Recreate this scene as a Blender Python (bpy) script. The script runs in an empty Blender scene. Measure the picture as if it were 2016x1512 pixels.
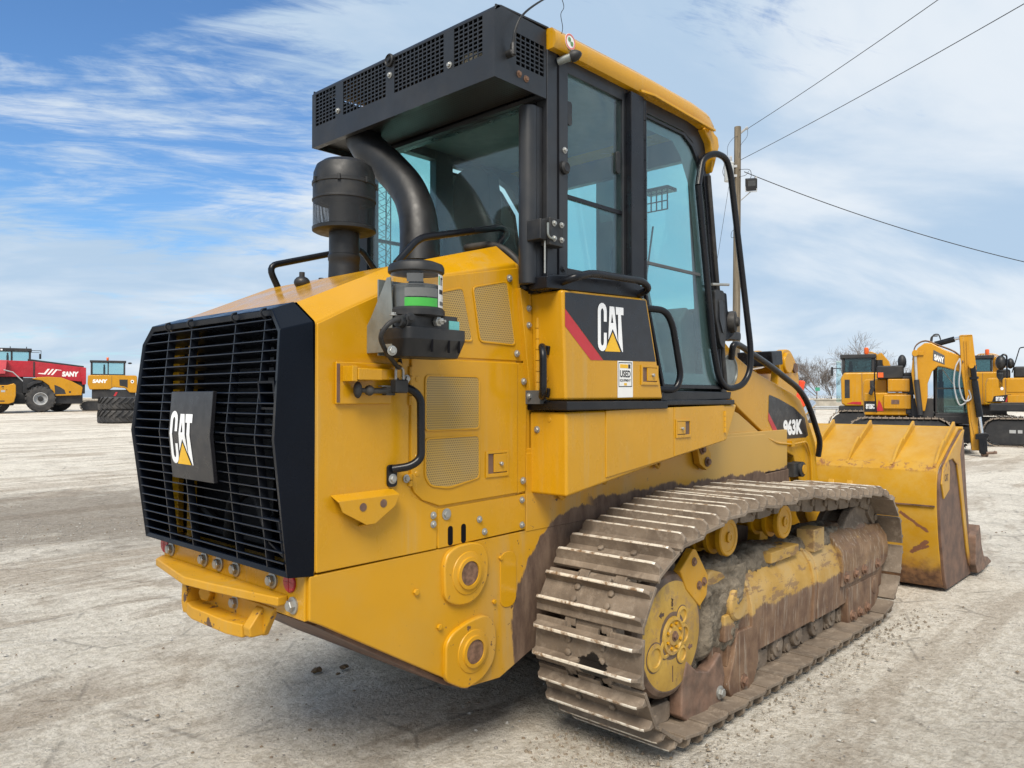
import bpy, bmesh, math, random
from mathutils import Vector, Matrix, noise
from math import sin, cos, pi, radians, sqrt, atan2

# ------------------------------------------------------------------ camera, sky, sun, exposure
scene = bpy.context.scene
col = scene.collection
EYE = Vector((0.0, 0.0, 1.53))
HEAD = radians(42.883)                    # heading of the view, from +X (machine forward) towards +Y
PITCH = radians(0.983)
cam_data = bpy.data.cameras.new("camera")
cam = bpy.data.objects.new("camera", cam_data)
col.objects.link(cam)
cam.location = EYE
cam.rotation_euler = (radians(90) + PITCH, 0, HEAD - radians(90))
cam_data.sensor_width = 36.0
cam_data.lens = 36.0 * 1515.0 / 2016.0
cam_data.clip_start = 0.05
cam_data.clip_end = 4000
scene.camera = cam

SUN_TO = Vector((-0.56, -0.38, 0.78)).normalized()
world = bpy.data.worlds.new("World")
scene.world = world
world.use_nodes = True

def build_sky():
    nt = world.node_tree
    nt.nodes.clear()
    N, L = nt.nodes.new, nt.links.new
    out = N("ShaderNodeOutputWorld")
    bg = N("ShaderNodeBackground")
    bg.inputs[1].default_value = 0.10
    L(bg.outputs[0], out.inputs[0])
    sky = N("ShaderNodeTexSky")
    sky.sky_type = 'NISHITA'
    sky.sun_disc = False
    sky.sun_elevation = math.asin(SUN_TO.z)
    sky.sun_rotation = atan2(SUN_TO.x, SUN_TO.y)
    sky.altitude = 200
    sky.air_density = 1.15
    sky.dust_density = 0.6
    sky.ozone_density = 2.2
    tc = N("ShaderNodeTexCoord")
    sep = N("ShaderNodeSeparateXYZ")
    L(tc.outputs['Generated'], sep.inputs[0])
    def m(op, a, b=None, c=None, clamp=False):
        n = N("ShaderNodeMath"); n.operation = op; n.use_clamp = clamp
        for i, v in enumerate((a, b, c)):
            if v is None: continue
            if isinstance(v, (int, float)): n.inputs[i].default_value = v
            else: L(v, n.inputs[i])
        return n.outputs[0]
    def ramp(v, a, b):
        n = N("ShaderNodeMapRange"); n.interpolation_type = 'SMOOTHSTEP'
        n.inputs[1].default_value = a; n.inputs[2].default_value = b
        L(v, n.inputs[0]); return n.outputs[0]
    zc = m('MAXIMUM', sep.outputs[2], 0.0)
    inv = m('DIVIDE', 1.0, m('ADD', zc, 0.30))
    # the cloud sheet seen in plan: u along the wind, v across it
    wx, wy = cos(radians(150)), sin(radians(150))
    u = m('MULTIPLY', m('ADD', m('MULTIPLY', sep.outputs[0], wx), m('MULTIPLY', sep.outputs[1], wy)), inv)
    v = m('MULTIPLY', m('ADD', m('MULTIPLY', sep.outputs[0], -wy), m('MULTIPLY', sep.outputs[1], wx)), inv)
    def plan(su, sv, off):
        c = N("ShaderNodeCombineXYZ")
        L(m('MULTIPLY', u, su), c.inputs[0]); L(m('MULTIPLY', v, sv), c.inputs[1]); c.inputs[2].default_value = off
        return c.outputs[0]
    def nz(vec, scale, detail, rough, dist=0.0):
        n = N("ShaderNodeTexNoise"); n.inputs['Scale'].default_value = scale
        n.inputs['Detail'].default_value = detail; n.inputs['Roughness'].default_value = rough
        n.inputs['Distortion'].default_value = dist
        L(vec, n.inputs['Vector']); return n.outputs[0]
    wisps = nz(plan(1.0, 2.4, 5.9), 2.3, 14, 0.62, 1.8)
    fine = nz(plan(1.5, 7.0, 4.1), 3.6, 12, 0.72, 1.4)
    bank = nz(plan(0.9, 1.7, 5.37), 1.5, 6, 0.5, 0.8)
    # a blue gap in the cloud sheet towards +Y (left of the view), veil all round it and near the horizon
    gap = m('ADD', m('MULTIPLY', sep.outputs[0], cos(radians(88))), m('MULTIPLY', sep.outputs[1], sin(radians(88))))
    gap = m('DIVIDE', gap, m('SQRT', m('ADD', m('ADD', m('MULTIPLY', sep.outputs[0], sep.outputs[0]), m('MULTIPLY', sep.outputs[1], sep.outputs[1])), 1e-4)))
    veil = m('ADD', ramp(gap, 0.95, 0.74), m('MULTIPLY', ramp(zc, 0.34, 0.04), 1.05))
    s = m('ADD', m('MULTIPLY', wisps, 0.60), m('MULTIPLY', fine, 0.34))
    s = m('ADD', s, m('MULTIPLY', bank, 0.80))
    s = m('ADD', s, m('MULTIPLY', veil, 0.36))
    cover = m('MULTIPLY', ramp(s, 0.87, 1.16), 0.96)
    shade = nz(plan(1.0, 1.8, 2.2), 1.1, 7, 0.55, 0.4)
    cc = N("ShaderNodeMix"); cc.data_type = 'RGBA'
    cc.inputs['A'].default_value = (3.0, 3.95, 5.05, 1)
    cc.inputs['B'].default_value = (5.1, 5.5, 5.9, 1)
    L(ramp(shade, 0.36, 0.64), cc.inputs['Factor'])
    mx = N("ShaderNodeMix"); mx.data_type = 'RGBA'
    L(cover, mx.inputs['Factor'])
    tint = N("ShaderNodeMix"); tint.data_type = 'RGBA'; tint.blend_type = 'MULTIPLY'
    tint.inputs['Factor'].default_value = 1.0
    tint.inputs['B'].default_value = (0.53, 0.75, 0.97, 1)
    L(sky.outputs[0], tint.inputs['A'])
    L(tint.outputs['Result'], mx.inputs['A'])
    L(cc.outputs['Result'], mx.inputs['B'])
    L(mx.outputs['Result'], bg.inputs[0])
build_sky()

sun_data = bpy.data.lights.new("sun", 'SUN')
sun_data.energy = 2.8
sun_data.angle = radians(28)
sun_data.color = (1.0, 0.92, 0.80)
sun = bpy.data.objects.new("sun", sun_data)
col.objects.link(sun)
sun.rotation_euler = SUN_TO.to_track_quat('Z', 'Y').to_euler()
sun.location = (0, -20, 30)

scene.view_settings.view_transform = 'Standard'
scene.view_settings.look = 'None'
scene.view_settings.exposure = 0.68
scene.view_settings.gamma = 1.0
scene.view_settings.use_curve_mapping = False
scene.render.engine = 'CYCLES'
scene.cycles.max_bounces = 8
scene.cycles.transparent_max_bounces = 12

# ------------------------------------------------------------------ mesh helpers
random.seed(7)
ORG = [Vector((0, 0, 0))]                 # world point taken as the local origin of the meshes being built

class MB:
    """collects shapes and links them as one mesh object"""
    kx = 1.0                              # width correction for machines measured from the photograph at an angle
    def __init__(s): s.v = []; s.f = []; s.m = []; s.k = 0
    def mat(s, k): s.k = k; return s
    def add(s, vs, fs):
        b = len(s.v)
        s.v += [Vector(p) for p in vs]
        s.f += [[i + b for i in f] for f in fs]
        s.m += [s.k] * len(fs)
        return s
    def box(s, x0, x1, y0, y1, z0, z1):
        return s.prism([(x0, y0, z0), (x1, y0, z0), (x1, y1, z0), (x0, y1, z0)], (0, 0, z1 - z0))
    def obox(s, c, ax, ay, az):
        c, ax, ay, az = Vector(c), Vector(ax), Vector(ay), Vector(az)
        return s.prism([c - ax - ay - az, c + ax - ay - az, c + ax + ay - az, c - ax + ay - az], az * 2)
    def prism(s, pts, vec):
        n = len(pts); vec = Vector(vec)
        p = [Vector(q) for q in pts]
        s.add(p + [q + vec for q in p],
              [list(range(n - 1, -1, -1)), list(range(n, 2 * n))] +
              [[i, (i + 1) % n, n + (i + 1) % n, n + i] for i in range(n)])
        return s
    def py(s, pts, y0, y1): return s.prism([(x, y0, z) for x, z in pts], (0, y1 - y0, 0))
    def px(s, pts, x0, x1): return s.prism([(x0, y, z) for y, z in pts], (x1 - x0, 0, 0))
    def pz(s, pts, z0, z1): return s.prism([(x, y, z0) for x, y in pts], (0, 0, z1 - z0))
    def loft(s, loops, cap=True, closed=True):
        n = len(loops[0]); vs = []; fs = []
        for l in loops: vs += list(l)
        for i in range(len(loops) - 1):
            for j in range(n if closed else n - 1):
                k = (j + 1) % n
                fs.append([i * n + j, i * n + k, (i + 1) * n + k, (i + 1) * n + j])
        if cap and closed:
            fs.append(list(range(n - 1, -1, -1)))
            fs.append([(len(loops) - 1) * n + j for j in range(n)])
        return s.add(vs, fs)
    def ring(s, outer, inner, vec):
        """flat frame: outer and inner outlines (same count) thickened by vec"""
        vec = Vector(vec); n = len(outer)
        o = [Vector(p) for p in outer]; i = [Vector(p) for p in inner]
        vs = o + i + [p + vec for p in o] + [p + vec for p in i]
        fs = []
        for a in range(n):
            b = (a + 1) % n
            fs += [[a, b, n + b, n + a], [2 * n + a, 3 * n + a, 3 * n + b, 2 * n + b],
                   [a, 2 * n + a, 2 * n + b, b], [n + a, n + b, 3 * n + b, 3 * n + a]]
        return s.add(vs, fs)
    def cyl(s, p0, p1, r0, r1=None, n=20, cap=True):
        return s.lathe(p0, Vector(p1) - Vector(p0), [(r0, 0), (r0 if r1 is None else r1, (Vector(p1) - Vector(p0)).length)], n, cap)
    def lathe(s, p, axis, prof, n=24, cap=True):
        p = Vector(p); ax = Vector(axis).normalized()
        t = Vector((0, 0, 1)) if abs(ax.z) < 0.9 else Vector((1, 0, 0))
        u = ax.cross(t).normalized(); w = ax.cross(u)
        loops = [[p + ax * h + (u * cos(2 * pi * i / n) + w * sin(2 * pi * i / n)) * max(r, 1e-4) for i in range(n)] for r, h in prof]
        return s.loft(loops, cap)
    def tube(s, path, r, n=10, cap=True):
        P = [Vector(q) for q in path]
        T = []
        for i in range(len(P)):
            a = P[max(i - 1, 0)]; b = P[min(i + 1, len(P) - 1)]
            T.append((b - a).normalized())
        t = Vector((0, 0, 1)) if abs(T[0].z) < 0.9 else Vector((1, 0, 0))
        u = T[0].cross(t).normalized()
        loops = []
        for i, q in enumerate(P):
            u = (u - T[i] * u.dot(T[i])).normalized(); w = T[i].cross(u)
            rr = r[i] if isinstance(r, (list, tuple)) else r
            loops.append([q + (u * cos(2 * pi * k / n) + w * sin(2 * pi * k / n)) * rr for k in range(n)])
        return s.loft(loops, cap)
    def sph(s, c, r, n=16, m=8, sz=1.0):
        prof = [(r * sin(pi * i / m), -r * sz * cos(pi * i / m)) for i in range(m + 1)]
        return s.lathe(c, (0, 0, 1), prof, n, True)
    def build(s, name, mats, parent=None, bevel=0.0, seg=2, sharp=38, smooth=True, org=None):
        me = bpy.data.meshes.new(name)
        o0 = ORG[0] if org is None else Vector(org)
        me.from_pydata([Vector(((v.x - o0.x) * MB.kx, v.y - o0.y, v.z - o0.z)) for v in s.v], [], s.f)
        if not isinstance(mats, (list, tuple)): mats = [mats]
        for q in mats: me.materials.append(q)
        if len(mats) > 1: me.polygons.foreach_set('material_index', s.m)
        bm = bmesh.new(); bm.from_mesh(me)
        bmesh.ops.remove_doubles(bm, verts=bm.verts, dist=1e-5)
        bmesh.ops.recalc_face_normals(bm, faces=bm.faces)
        bm.to_mesh(me); bm.free()
        if smooth:
            me.shade_smooth(); me.set_sharp_from_angle(angle=radians(sharp))
        ob = bpy.data.objects.new(name, me)
        col.objects.link(ob)
        if parent is not None: ob.parent = parent
        if bevel > 0:
            b = ob.modifiers.new("bevel", 'BEVEL')
            b.width = bevel; b.segments = seg; b.limit_method = 'ANGLE'; b.angle_limit = radians(40)
            b.harden_normals = True
        return ob

def fillet(pts, r, n=5):
    """path with its corners rounded"""
    P = [Vector(p) for p in pts]; out = [P[0]]
    for i in range(1, len(P) - 1):
        a = P[i - 1] - P[i]; b = P[i + 1] - P[i]
        d = min(r, a.length * 0.48, b.length * 0.48)
        p0 = P[i] + a.normalized() * d; p1 = P[i] + b.normalized() * d
        for k in range(n + 1):
            t = k / n
            out.append(p0 * (1 - t) ** 2 + P[i] * 2 * t * (1 - t) + p1 * t * t)
    out.append(P[-1]); return out

def spline(pts, n=8):
    P = [Vector(p) for p in pts]; Q = [P[0] * 2 - P[1]] + P + [P[-1] * 2 - P[-2]]; out = []
    for i in range(1, len(Q) - 2):
        a, b, c, d = Q[i - 1], Q[i], Q[i + 1], Q[i + 2]
        for k in range(n):
            t = k / n
            out.append(0.5 * ((2 * b) + (c - a) * t + (2 * a - 5 * b + 4 * c - d) * t * t + (3 * b - a - 3 * c + d) * t ** 3))
    out.append(P[-1]); return out

def rrect(a0, a1, b0, b1, r, n=4):
    out = []
    for ca, cb, s in ((a1 - r, b1 - r, 0), (a0 + r, b1 - r, 90), (a0 + r, b0 + r, 180), (a1 - r, b0 + r, 270)):
        for k in range(n + 1):
            t = radians(s + 90 * k / n); out.append((ca + r * cos(t), cb + r * sin(t)))
    return out

def round_poly(pts, r, n=4):
    """closed outline in the xz plane with its corners rounded"""
    P = [Vector((x, 0, z)) for x, z in pts]; out = []
    for i in range(len(P)):
        a = (P[i - 1] - P[i]); b = (P[(i + 1) % len(P)] - P[i]); d = min(r, a.length * .45, b.length * .45)
        p0 = P[i] + a.normalized() * d; p1 = P[i] + b.normalized() * d
        for k in range(n):
            t = k / (n - 1); q = p0 * (1 - t) ** 2 + P[i] * 2 * t * (1 - t) + p1 * t * t; out.append((q.x, q.z))
    return out

def thing(name, loc, label, cat, group=None, rz=0.0):
    o = bpy.data.objects.new(name, None); col.objects.link(o)
    o.empty_display_size = 0.3
    o.location = loc; o.rotation_euler = (0, 0, rz)
    return tag(o, label, cat, group)
def tag(o, label=None, cat=None, group=None, kind=None):
    if label: o['label'] = label
    if cat: o['category'] = cat
    if group: o['group'] = group
    if kind: o['kind'] = kind
    return o
def copy_tree(o, parent=None):
    c = o.copy(); col.objects.link(c)
    if parent is not None: c.parent = parent
    for ch in list(o.children): copy_tree(ch, c)
    return c

def text_mesh(txt, height, bold=0.0, squeeze=1.0, spacing=1.0):
    """outline of a word in the built-in font as flat faces, lower left corner at 0,0"""
    cu = bpy.data.curves.new("word", 'FONT'); cu.body = txt; cu.size = 1.0; cu.offset = bold
    cu.space_character = spacing; cu.resolution_u = 4
    ob = bpy.data.objects.new("word", cu); col.objects.link(ob)
    dg = bpy.context.evaluated_depsgraph_get()
    me = bpy.data.meshes.new_from_object(ob.evaluated_get(dg))
    vs = [v.co.copy() for v in me.vertices]; fs = [list(p.vertices) for p in me.polygons]
    bpy.data.objects.remove(ob); bpy.data.curves.remove(cu); bpy.data.meshes.remove(me)
    x0 = min(v.x for v in vs); y0 = min(v.y for v in vs); h = max(v.y for v in vs) - y0
    k = height / h
    vs = [Vector(((v.x - x0) * k * squeeze, (v.y - y0) * k, 0)) for v in vs]
    return vs, fs, max(v.x for v in vs)
def word(name, txt, mat, parent, origin, U, V, height, width=None, bold=0.0, squeeze=1.0):
    vs, fs, w = text_mesh(txt, height, bold, squeeze)
    kx = 1.0 if width is None else width / w
    U, V, o = Vector(U), Vector(V), Vector(origin)
    return MB().add([o + U * (v.x * kx) + V * v.y for v in vs], fs).build(name, mat, parent, smooth=False)

# ------------------------------------------------------------------ materials
def new_mat(name):
    m = bpy.data.materials.new(name); m.use_nodes = True
    nt = m.node_tree; b = nt.nodes["Principled BSDF"]
    return m, nt, b
class NT:
    """short hand for node graphs"""
    def __init__(s, nt): s.nt = nt; s.N = nt.nodes.new; s.L = nt.links.new
    def math(s, op, a, b=None, c=None, clamp=False):
        n = s.N("ShaderNodeMath"); n.operation = op; n.use_clamp = clamp
        for i, v in enumerate((a, b, c)):
            if v is None: continue
            if isinstance(v, (int, float)): n.inputs[i].default_value = v
            else: s.L(v, n.inputs[i])
        return n.outputs[0]
    def pos(s, scale=(1, 1, 1), rot=0.0, loc=(0, 0, 0)):
        g = s.N("ShaderNodeNewGeometry"); mp = s.N("ShaderNodeMapping")
        mp.inputs['Scale'].default_value = scale; mp.inputs['Rotation'].default_value = (0, 0, rot); mp.inputs['Location'].default_value = loc
        s.L(g.outputs['Position'], mp.inputs[0]); return mp.outputs[0]
    def xyz(s):
        g = s.N("ShaderNodeNewGeometry"); q = s.N("ShaderNodeSeparateXYZ"); s.L(g.outputs['Position'], q.inputs[0]); return q.outputs
    def noise(s, scale, detail=4, rough=0.55, vec=None, dist=0.0):
        n = s.N("ShaderNodeTexNoise"); n.inputs['Scale'].default_value = scale; n.inputs['Detail'].default_value = detail
        n.inputs['Roughness'].default_value = rough; n.inputs['Distortion'].default_value = dist
        s.L(vec if vec is not None else s.pos(), n.inputs['Vector']); return n.outputs[0]
    def voro(s, scale, vec=None, feature='F1'):
        n = s.N("ShaderNodeTexVoronoi"); n.feature = feature; n.inputs['Scale'].default_value = scale
        s.L(vec if vec is not None else s.pos(), n.inputs['Vector']); return n.outputs[0]
    def ramp(s, v, a, b, lo=0.0, hi=1.0):
        n = s.N("ShaderNodeMapRange"); n.interpolation_type = 'SMOOTHSTEP'
        n.inputs[1].default_value = a; n.inputs[2].default_value = b; n.inputs[3].default_value = lo; n.inputs[4].default_value = hi
        s.L(v, n.inputs[0]); return n.outputs[0]
    def mix(s, f, a, b):
        n = s.N("ShaderNodeMix"); n.data_type = 'RGBA'
        if isinstance(f, (int, float)): n.inputs['Factor'].default_value = f
        else: s.L(f, n.inputs['Factor'])
        for k, v in (('A', a), ('B', b)):
            if isinstance(v, tuple): n.inputs[k].default_value = (*v[:3], 1)
            else: s.L(v, n.inputs[k])
        return n.outputs['Result']
    def bump(s, b, h, strength=0.3, dist=0.01):
        n = s.N("ShaderNodeBump"); n.inputs['Strength'].default_value = strength; n.inputs['Distance'].default_value = dist
        s.L(h, n.inputs['Height']); s.L(n.outputs[0], b.inputs['Normal'])

def plain(name, c, rough=0.5, metal=0.0, var=0.12, scale=6.0, dust=0.0, dustc=(0.30, 0.27, 0.23), bump=0.0, bscale=90, coat=0.0, spec=0.5):
    """paint, rubber, steel: small tonal variation, optional film of dust and grain"""
    m, nt, b = new_mat(name); g = NT(nt)
    n = g.noise(scale, 5, 0.6)
    dk = tuple(x * (1 - var) for x in c); lt = tuple(min(1, x * (1 + var)) for x in c)
    cc = g.mix(g.ramp(n, 0.3, 0.7), dk, lt)
    r = g.ramp(g.noise(scale * 3.1, 4), 0.3, 0.7, max(0.05, rough - 0.07), rough + 0.09)
    if dust > 0:
        d = g.math('MULTIPLY', g.ramp(g.noise(scale * 0.7, 8, 0.68), 0.38, 0.72), dust)
        cc = g.mix(d, cc, dustc)
    nt.links.new(cc, b.inputs['Base Color']); nt.links.new(r, b.inputs['Roughness'])
    b.inputs['Metallic'].default_value = metal
    b.inputs['Specular IOR Level'].default_value = spec
    if coat: b.inputs['Coat Weight'].default_value = coat; b.inputs['Coat Roughness'].default_value = 0.12
    if bump: g.bump(b, g.noise(bscale, 4, 0.6), bump, 0.004)
    return m

YEL = (0.53, 0.262, 0.003)
def paint_yellow(name, c=YEL, dust=0.28, chips=0.0, rough=0.17, chip_at=0.66, chip_size=34):
    m, nt, b = new_mat(name); g = NT(nt)
    n = g.noise(1.7, 6, 0.6)
    cc = g.mix(g.ramp(n, 0.3, 0.72), tuple(x * 0.93 for x in c), tuple(x * 1.05 for x in c))
    film = g.math('MULTIPLY', g.ramp(g.noise(3.2, 9, 0.7, g.pos((1, 1, 0.35))), 0.36, 0.78), dust)
    cc = g.mix(film, cc, (0.46, 0.28, 0.06))
    run = g.noise(15, 6, 0.7, g.pos((1.0, 1.0, 0.05)))
    cc = g.mix(g.math('MULTIPLY', g.math('MULTIPLY', g.ramp(run, 0.50, 0.68), g.ramp(g.noise(1.3, 4), 0.42, 0.62)), 0.40), cc, (0.44, 0.30, 0.11))
    scr = g.noise(9, 8, 0.75, g.pos((0.5, 0.5, 2.2), 0.4))
    cc = g.mix(g.math('MULTIPLY', g.ramp(scr, 0.66, 0.74), 0.35), cc, (0.62, 0.45, 0.18))
    if chips:
        ch = g.math('MULTIPLY', g.ramp(g.noise(chip_size, 6, 0.65), chip_at, chip_at + 0.025), chips)
        cc = g.mix(ch, cc, (0.10, 0.055, 0.035))
    nt.links.new(cc, b.inputs['Base Color'])
    b.inputs['Specular IOR Level'].default_value = 0.42
    nt.links.new(g.math('ADD', g.ramp(g.noise(5, 5), 0.3, 0.7, rough - 0.06, rough + 0.08), g.math('MULTIPLY', film, 0.7)), b.inputs['Roughness'])
    g.bump(b, g.math('ADD', g.noise(2.2, 2), g.math('MULTIPLY', g.noise(7.0, 2), 0.25)), 0.10, 0.008)
    return m
M = {}
M['yellow'] = paint_yellow('yellow_paint')
M['yellow_chipped'] = paint_yellow('yellow_paint_chipped', dust=0.4, chips=1.0, rough=0.4, chip_at=0.60, chip_size=16)
M['yellow_worn'] = paint_yellow('yellow_paint_worn', dust=0.4, chips=0.9, rough=0.42)

def hull_paint():
    """yellow with brown dirt rubbed on round the sprocket and along the track, scratches and dull film"""
    m, nt, b = new_mat('hull_paint'); g = NT(nt)
    x, y, z = g.xyz()
    dx = g.math('SUBTRACT', x, 3.00); dz = g.math('SUBTRACT', z, 0.485)
    r = g.math('SQRT', g.math('ADD', g.math('MULTIPLY', dx, dx), g.math('MULTIPLY', dz, dz)))
    wob = g.math('MULTIPLY', g.math('ADD', g.math('SUBTRACT', g.noise(5, 2, 0.5), 0.5), g.math('MULTIPLY', g.math('SUBTRACT', g.noise(26, 6, 0.65, g.pos((1, 1, 0.35))), 0.5), 0.7)), 0.08)
    arc = g.ramp(g.math('ADD', r, wob), 0.530, 0.518)
    low = g.math('MULTIPLY', g.ramp(g.math('ADD', z, wob), 1.045, 1.03), g.ramp(x, 2.98, 3.08))
    streak = g.noise(7, 8, 0.7, g.pos((1.0, 1.0, 0.12)))
    dirt = g.math('MAXIMUM', arc, low)
    film = g.math('MULTIPLY', g.ramp(g.math('ADD', r, wob), 0.86, 0.56), g.ramp(streak, 0.40, 0.62))
    base = g.mix(g.ramp(g.noise(1.7, 6), 0.3, 0.7), tuple(q * 0.92 for q in YEL), tuple(q * 1.04 for q in YEL))
    base = g.mix(g.math('MULTIPLY', g.ramp(g.noise(3.2, 9, 0.7), 0.36, 0.78), 0.3), base, (0.46, 0.29, 0.07))
    base = g.mix(g.math('MULTIPLY', film, 0.55), base, (0.40, 0.29, 0.14))
    fwd = g.math('MULTIPLY', g.ramp(x, 3.9, 4.4), 0.45)
    base = g.mix(fwd, base, (0.46, 0.33, 0.12))
    brown = g.mix(g.ramp(g.noise(16, 7, 0.65, g.pos((1, 1, 0.3))), 0.3, 0.7), (0.085, 0.050, 0.034), (0.19, 0.125, 0.085))
    cc = g.mix(dirt, base, brown)
    # fine slanting scratches down to the pale primer
    def lines(ang, dens, off):
        u = g.math('ADD', g.math('MULTIPLY', x, cos(ang)), g.math('MULTIPLY', z, sin(ang))); v = g.math('SUBTRACT', g.math('MULTIPLY', z, cos(ang)), g.math('MULTIPLY', x, sin(ang)))
        c = g.N("ShaderNodeCombineXYZ"); g.L(g.math('MULTIPLY', u, 5.0), c.inputs[0]); g.L(g.math('MULTIPLY', v, dens), c.inputs[1]); c.inputs[2].default_value = off
        return g.ramp(g.noise(1.0, 2, 0.4, c.outputs[0]), 0.72, 0.75)
    scr = g.math('MULTIPLY', g.math('MAXIMUM', lines(1.15, 150, 1), lines(-0.45, 150, 4)), g.ramp(g.noise(3.1, 4), 0.46, 0.56))
    base = g.mix(g.math('MULTIPLY', scr, 0.7), base, (0.66, 0.46, 0.16))
    chip = g.math('MULTIPLY', g.ramp(g.noise(30, 5, 0.6), 0.64, 0.67), g.ramp(r, 1.3, 0.7))
    cc = g.mix(chip, cc, (0.10, 0.06, 0.04))
    nt.links.new(cc, b.inputs['Base Color'])
    nt.links.new(g.math('ADD', 0.36, g.math('MULTIPLY', dirt, 0.45)), b.inputs['Roughness'])
    g.bump(b, g.math('ADD', g.math('MULTIPLY', g.noise(60, 5), dirt), g.math('MULTIPLY', g.noise(240, 2), 0.05)), 0.25, 0.006)
    return m
M['hull'] = hull_paint()

def frame_paint():
    """track frame: yellow on top and on the side, scraped to brown with pale run marks below"""
    m, nt, b = new_mat('track_frame_paint'); g = NT(nt)
    x, y, z = g.xyz()
    wob = g.math('MULTIPLY', g.math('SUBTRACT', g.noise(4.5, 8, 0.7), 0.5), 0.16)
    low = g.math('MAXIMUM', g.ramp(g.math('ADD', z, wob), 0.435, 0.415), g.math('MULTIPLY', g.ramp(g.math('ADD', x, g.math('MULTIPLY', wob, 2)), 4.93, 4.99), 0.9))
    patch = g.ramp(g.noise(11, 8, 0.72, g.pos((0.5, 1, 1.5))), 0.52, 0.58)
    base = g.mix(g.ramp(g.noise(6, 6), 0.3, 0.7), (0.37, 0.215, 0.04), (0.49, 0.30, 0.07))
    base = g.mix(g.math('MULTIPLY', g.ramp(g.noise(3, 8, 0.7), 0.40, 0.62), 0.55), base, (0.36, 0.27, 0.15))
    base = g.mix(g.math('MULTIPLY', patch, 0.7), base, (0.17, 0.10, 0.06))
    runs = g.ramp(g.noise(58, 5, 0.65, g.pos((1, 1, 0.045))), 0.55, 0.64)
    rust = g.mix(g.ramp(g.noise(9, 7), 0.3, 0.7), (0.105, 0.056, 0.033), (0.205, 0.125, 0.074))
    rust = g.mix(g.math('MULTIPLY', runs, 0.6), rust, (0.34, 0.29, 0.23))
    pk = g.math('MULTIPLY', g.ramp(g.noise(15, 6, 0.7), 0.66, 0.69), 0.9)
    rust = g.mix(pk, rust, (0.47, 0.30, 0.08))
    nt.links.new(g.mix(low, base, rust), b.inputs['Base Color'])
    b.inputs['Roughness'].default_value = 0.66
    g.bump(b, g.noise(45, 7, 0.65), 0.4, 0.006)
    return m
M['frame'] = frame_paint()

def bucket_paint():
    m, nt, b = new_mat('bucket_paint'); g = NT(nt)
    x, y, z = g.xyz()
    wob = g.math('MULTIPLY', g.math('SUBTRACT', g.noise(7, 8, 0.7), 0.5), 0.30)
    low = g.ramp(g.math('ADD', z, wob), 0.27, 0.13)
    base = g.mix(g.ramp(g.noise(2.2, 6), 0.3, 0.7), (0.42, 0.205, 0.005), (0.50, 0.265, 0.010))
    base = g.mix(g.math('MULTIPLY', g.ramp(g.noise(6, 9, 0.75), 0.38, 0.66), 0.42), base, (0.50, 0.33, 0.09))
    edge = g.math('MULTIPLY', g.ramp(g.math('ABSOLUTE', g.math('SUBTRACT', g.math('ADD', z, g.math('MULTIPLY', wob, 0.15)), 0.985)), 0.05, 0.01),
                  g.ramp(g.noise(14, 7, 0.7), 0.52, 0.6))
    def scratch(y0, z0, y1, z1, w):
        L2 = (y1 - y0) ** 2 + (z1 - z0) ** 2
        t = g.math('DIVIDE', g.math('ADD', g.math('MULTIPLY', g.math('SUBTRACT', y, y0), y1 - y0), g.math('MULTIPLY', g.math('SUBTRACT', z, z0), z1 - z0)), L2, clamp=True)
        a = g.math('SUBTRACT', g.math('SUBTRACT', y, y0), g.math('MULTIPLY', t, y1 - y0)); c = g.math('SUBTRACT', g.math('SUBTRACT', z, z0), g.math('MULTIPLY', t, z1 - z0))
        d = g.math('ADD', g.math('SQRT', g.math('ADD', g.math('MULTIPLY', a, a), g.math('MULTIPLY', c, c))), g.math('MULTIPLY', g.math('SUBTRACT', g.noise(28, 6, 0.7), 0.5), w * 2.2))
        return g.ramp(d, w, w * 0.7)
    marks = g.math('MAXIMUM', scratch(1.905, 0.62, 1.72, 0.49, 0.014), g.math('MAXIMUM', scratch(1.84, 0.31, 1.73, 0.40, 0.02), scratch(1.80, 0.33, 1.72, 0.37, 0.012)))
    gouge = g.ramp(g.noise(6, 6, 0.7, g.pos((1, 0.55, 1.7), 0.2)), 0.70, 0.72)
    cc = g.mix(low, base, g.mix(g.ramp(g.noise(18, 6), 0.35, 0.65), (0.10, 0.045, 0.022), (0.24, 0.12, 0.05)))
    cc = g.mix(g.math('MAXIMUM', g.math('MAXIMUM', g.math('MULTIPLY', edge, 0.8), gouge), marks), cc, (0.20, 0.085, 0.045))
    nt.links.new(cc, b.inputs['Base Color'])
    b.inputs['Roughness'].default_value = 0.42
    g.bump(b, g.noise(30, 6, 0.65), 0.12, 0.006)
    return m
M['bucket'] = bucket_paint()

def bucket_side():
    """side plate: worn to brown steel inside a yellow rim"""
    m, nt, b = new_mat('bucket_side_wear'); g = NT(nt)
    wear = g.mix(g.ramp(g.noise(8, 8, 0.65), 0.3, 0.7), (0.075, 0.045, 0.034), (0.18, 0.10, 0.065))
    nt.links.new(wear, b.inputs['Base Color']); b.inputs['Roughness'].default_value = 0.6
    g.bump(b, g.noise(40, 6), 0.2, 0.004)
    return m
M['wear'] = bucket_side()

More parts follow.
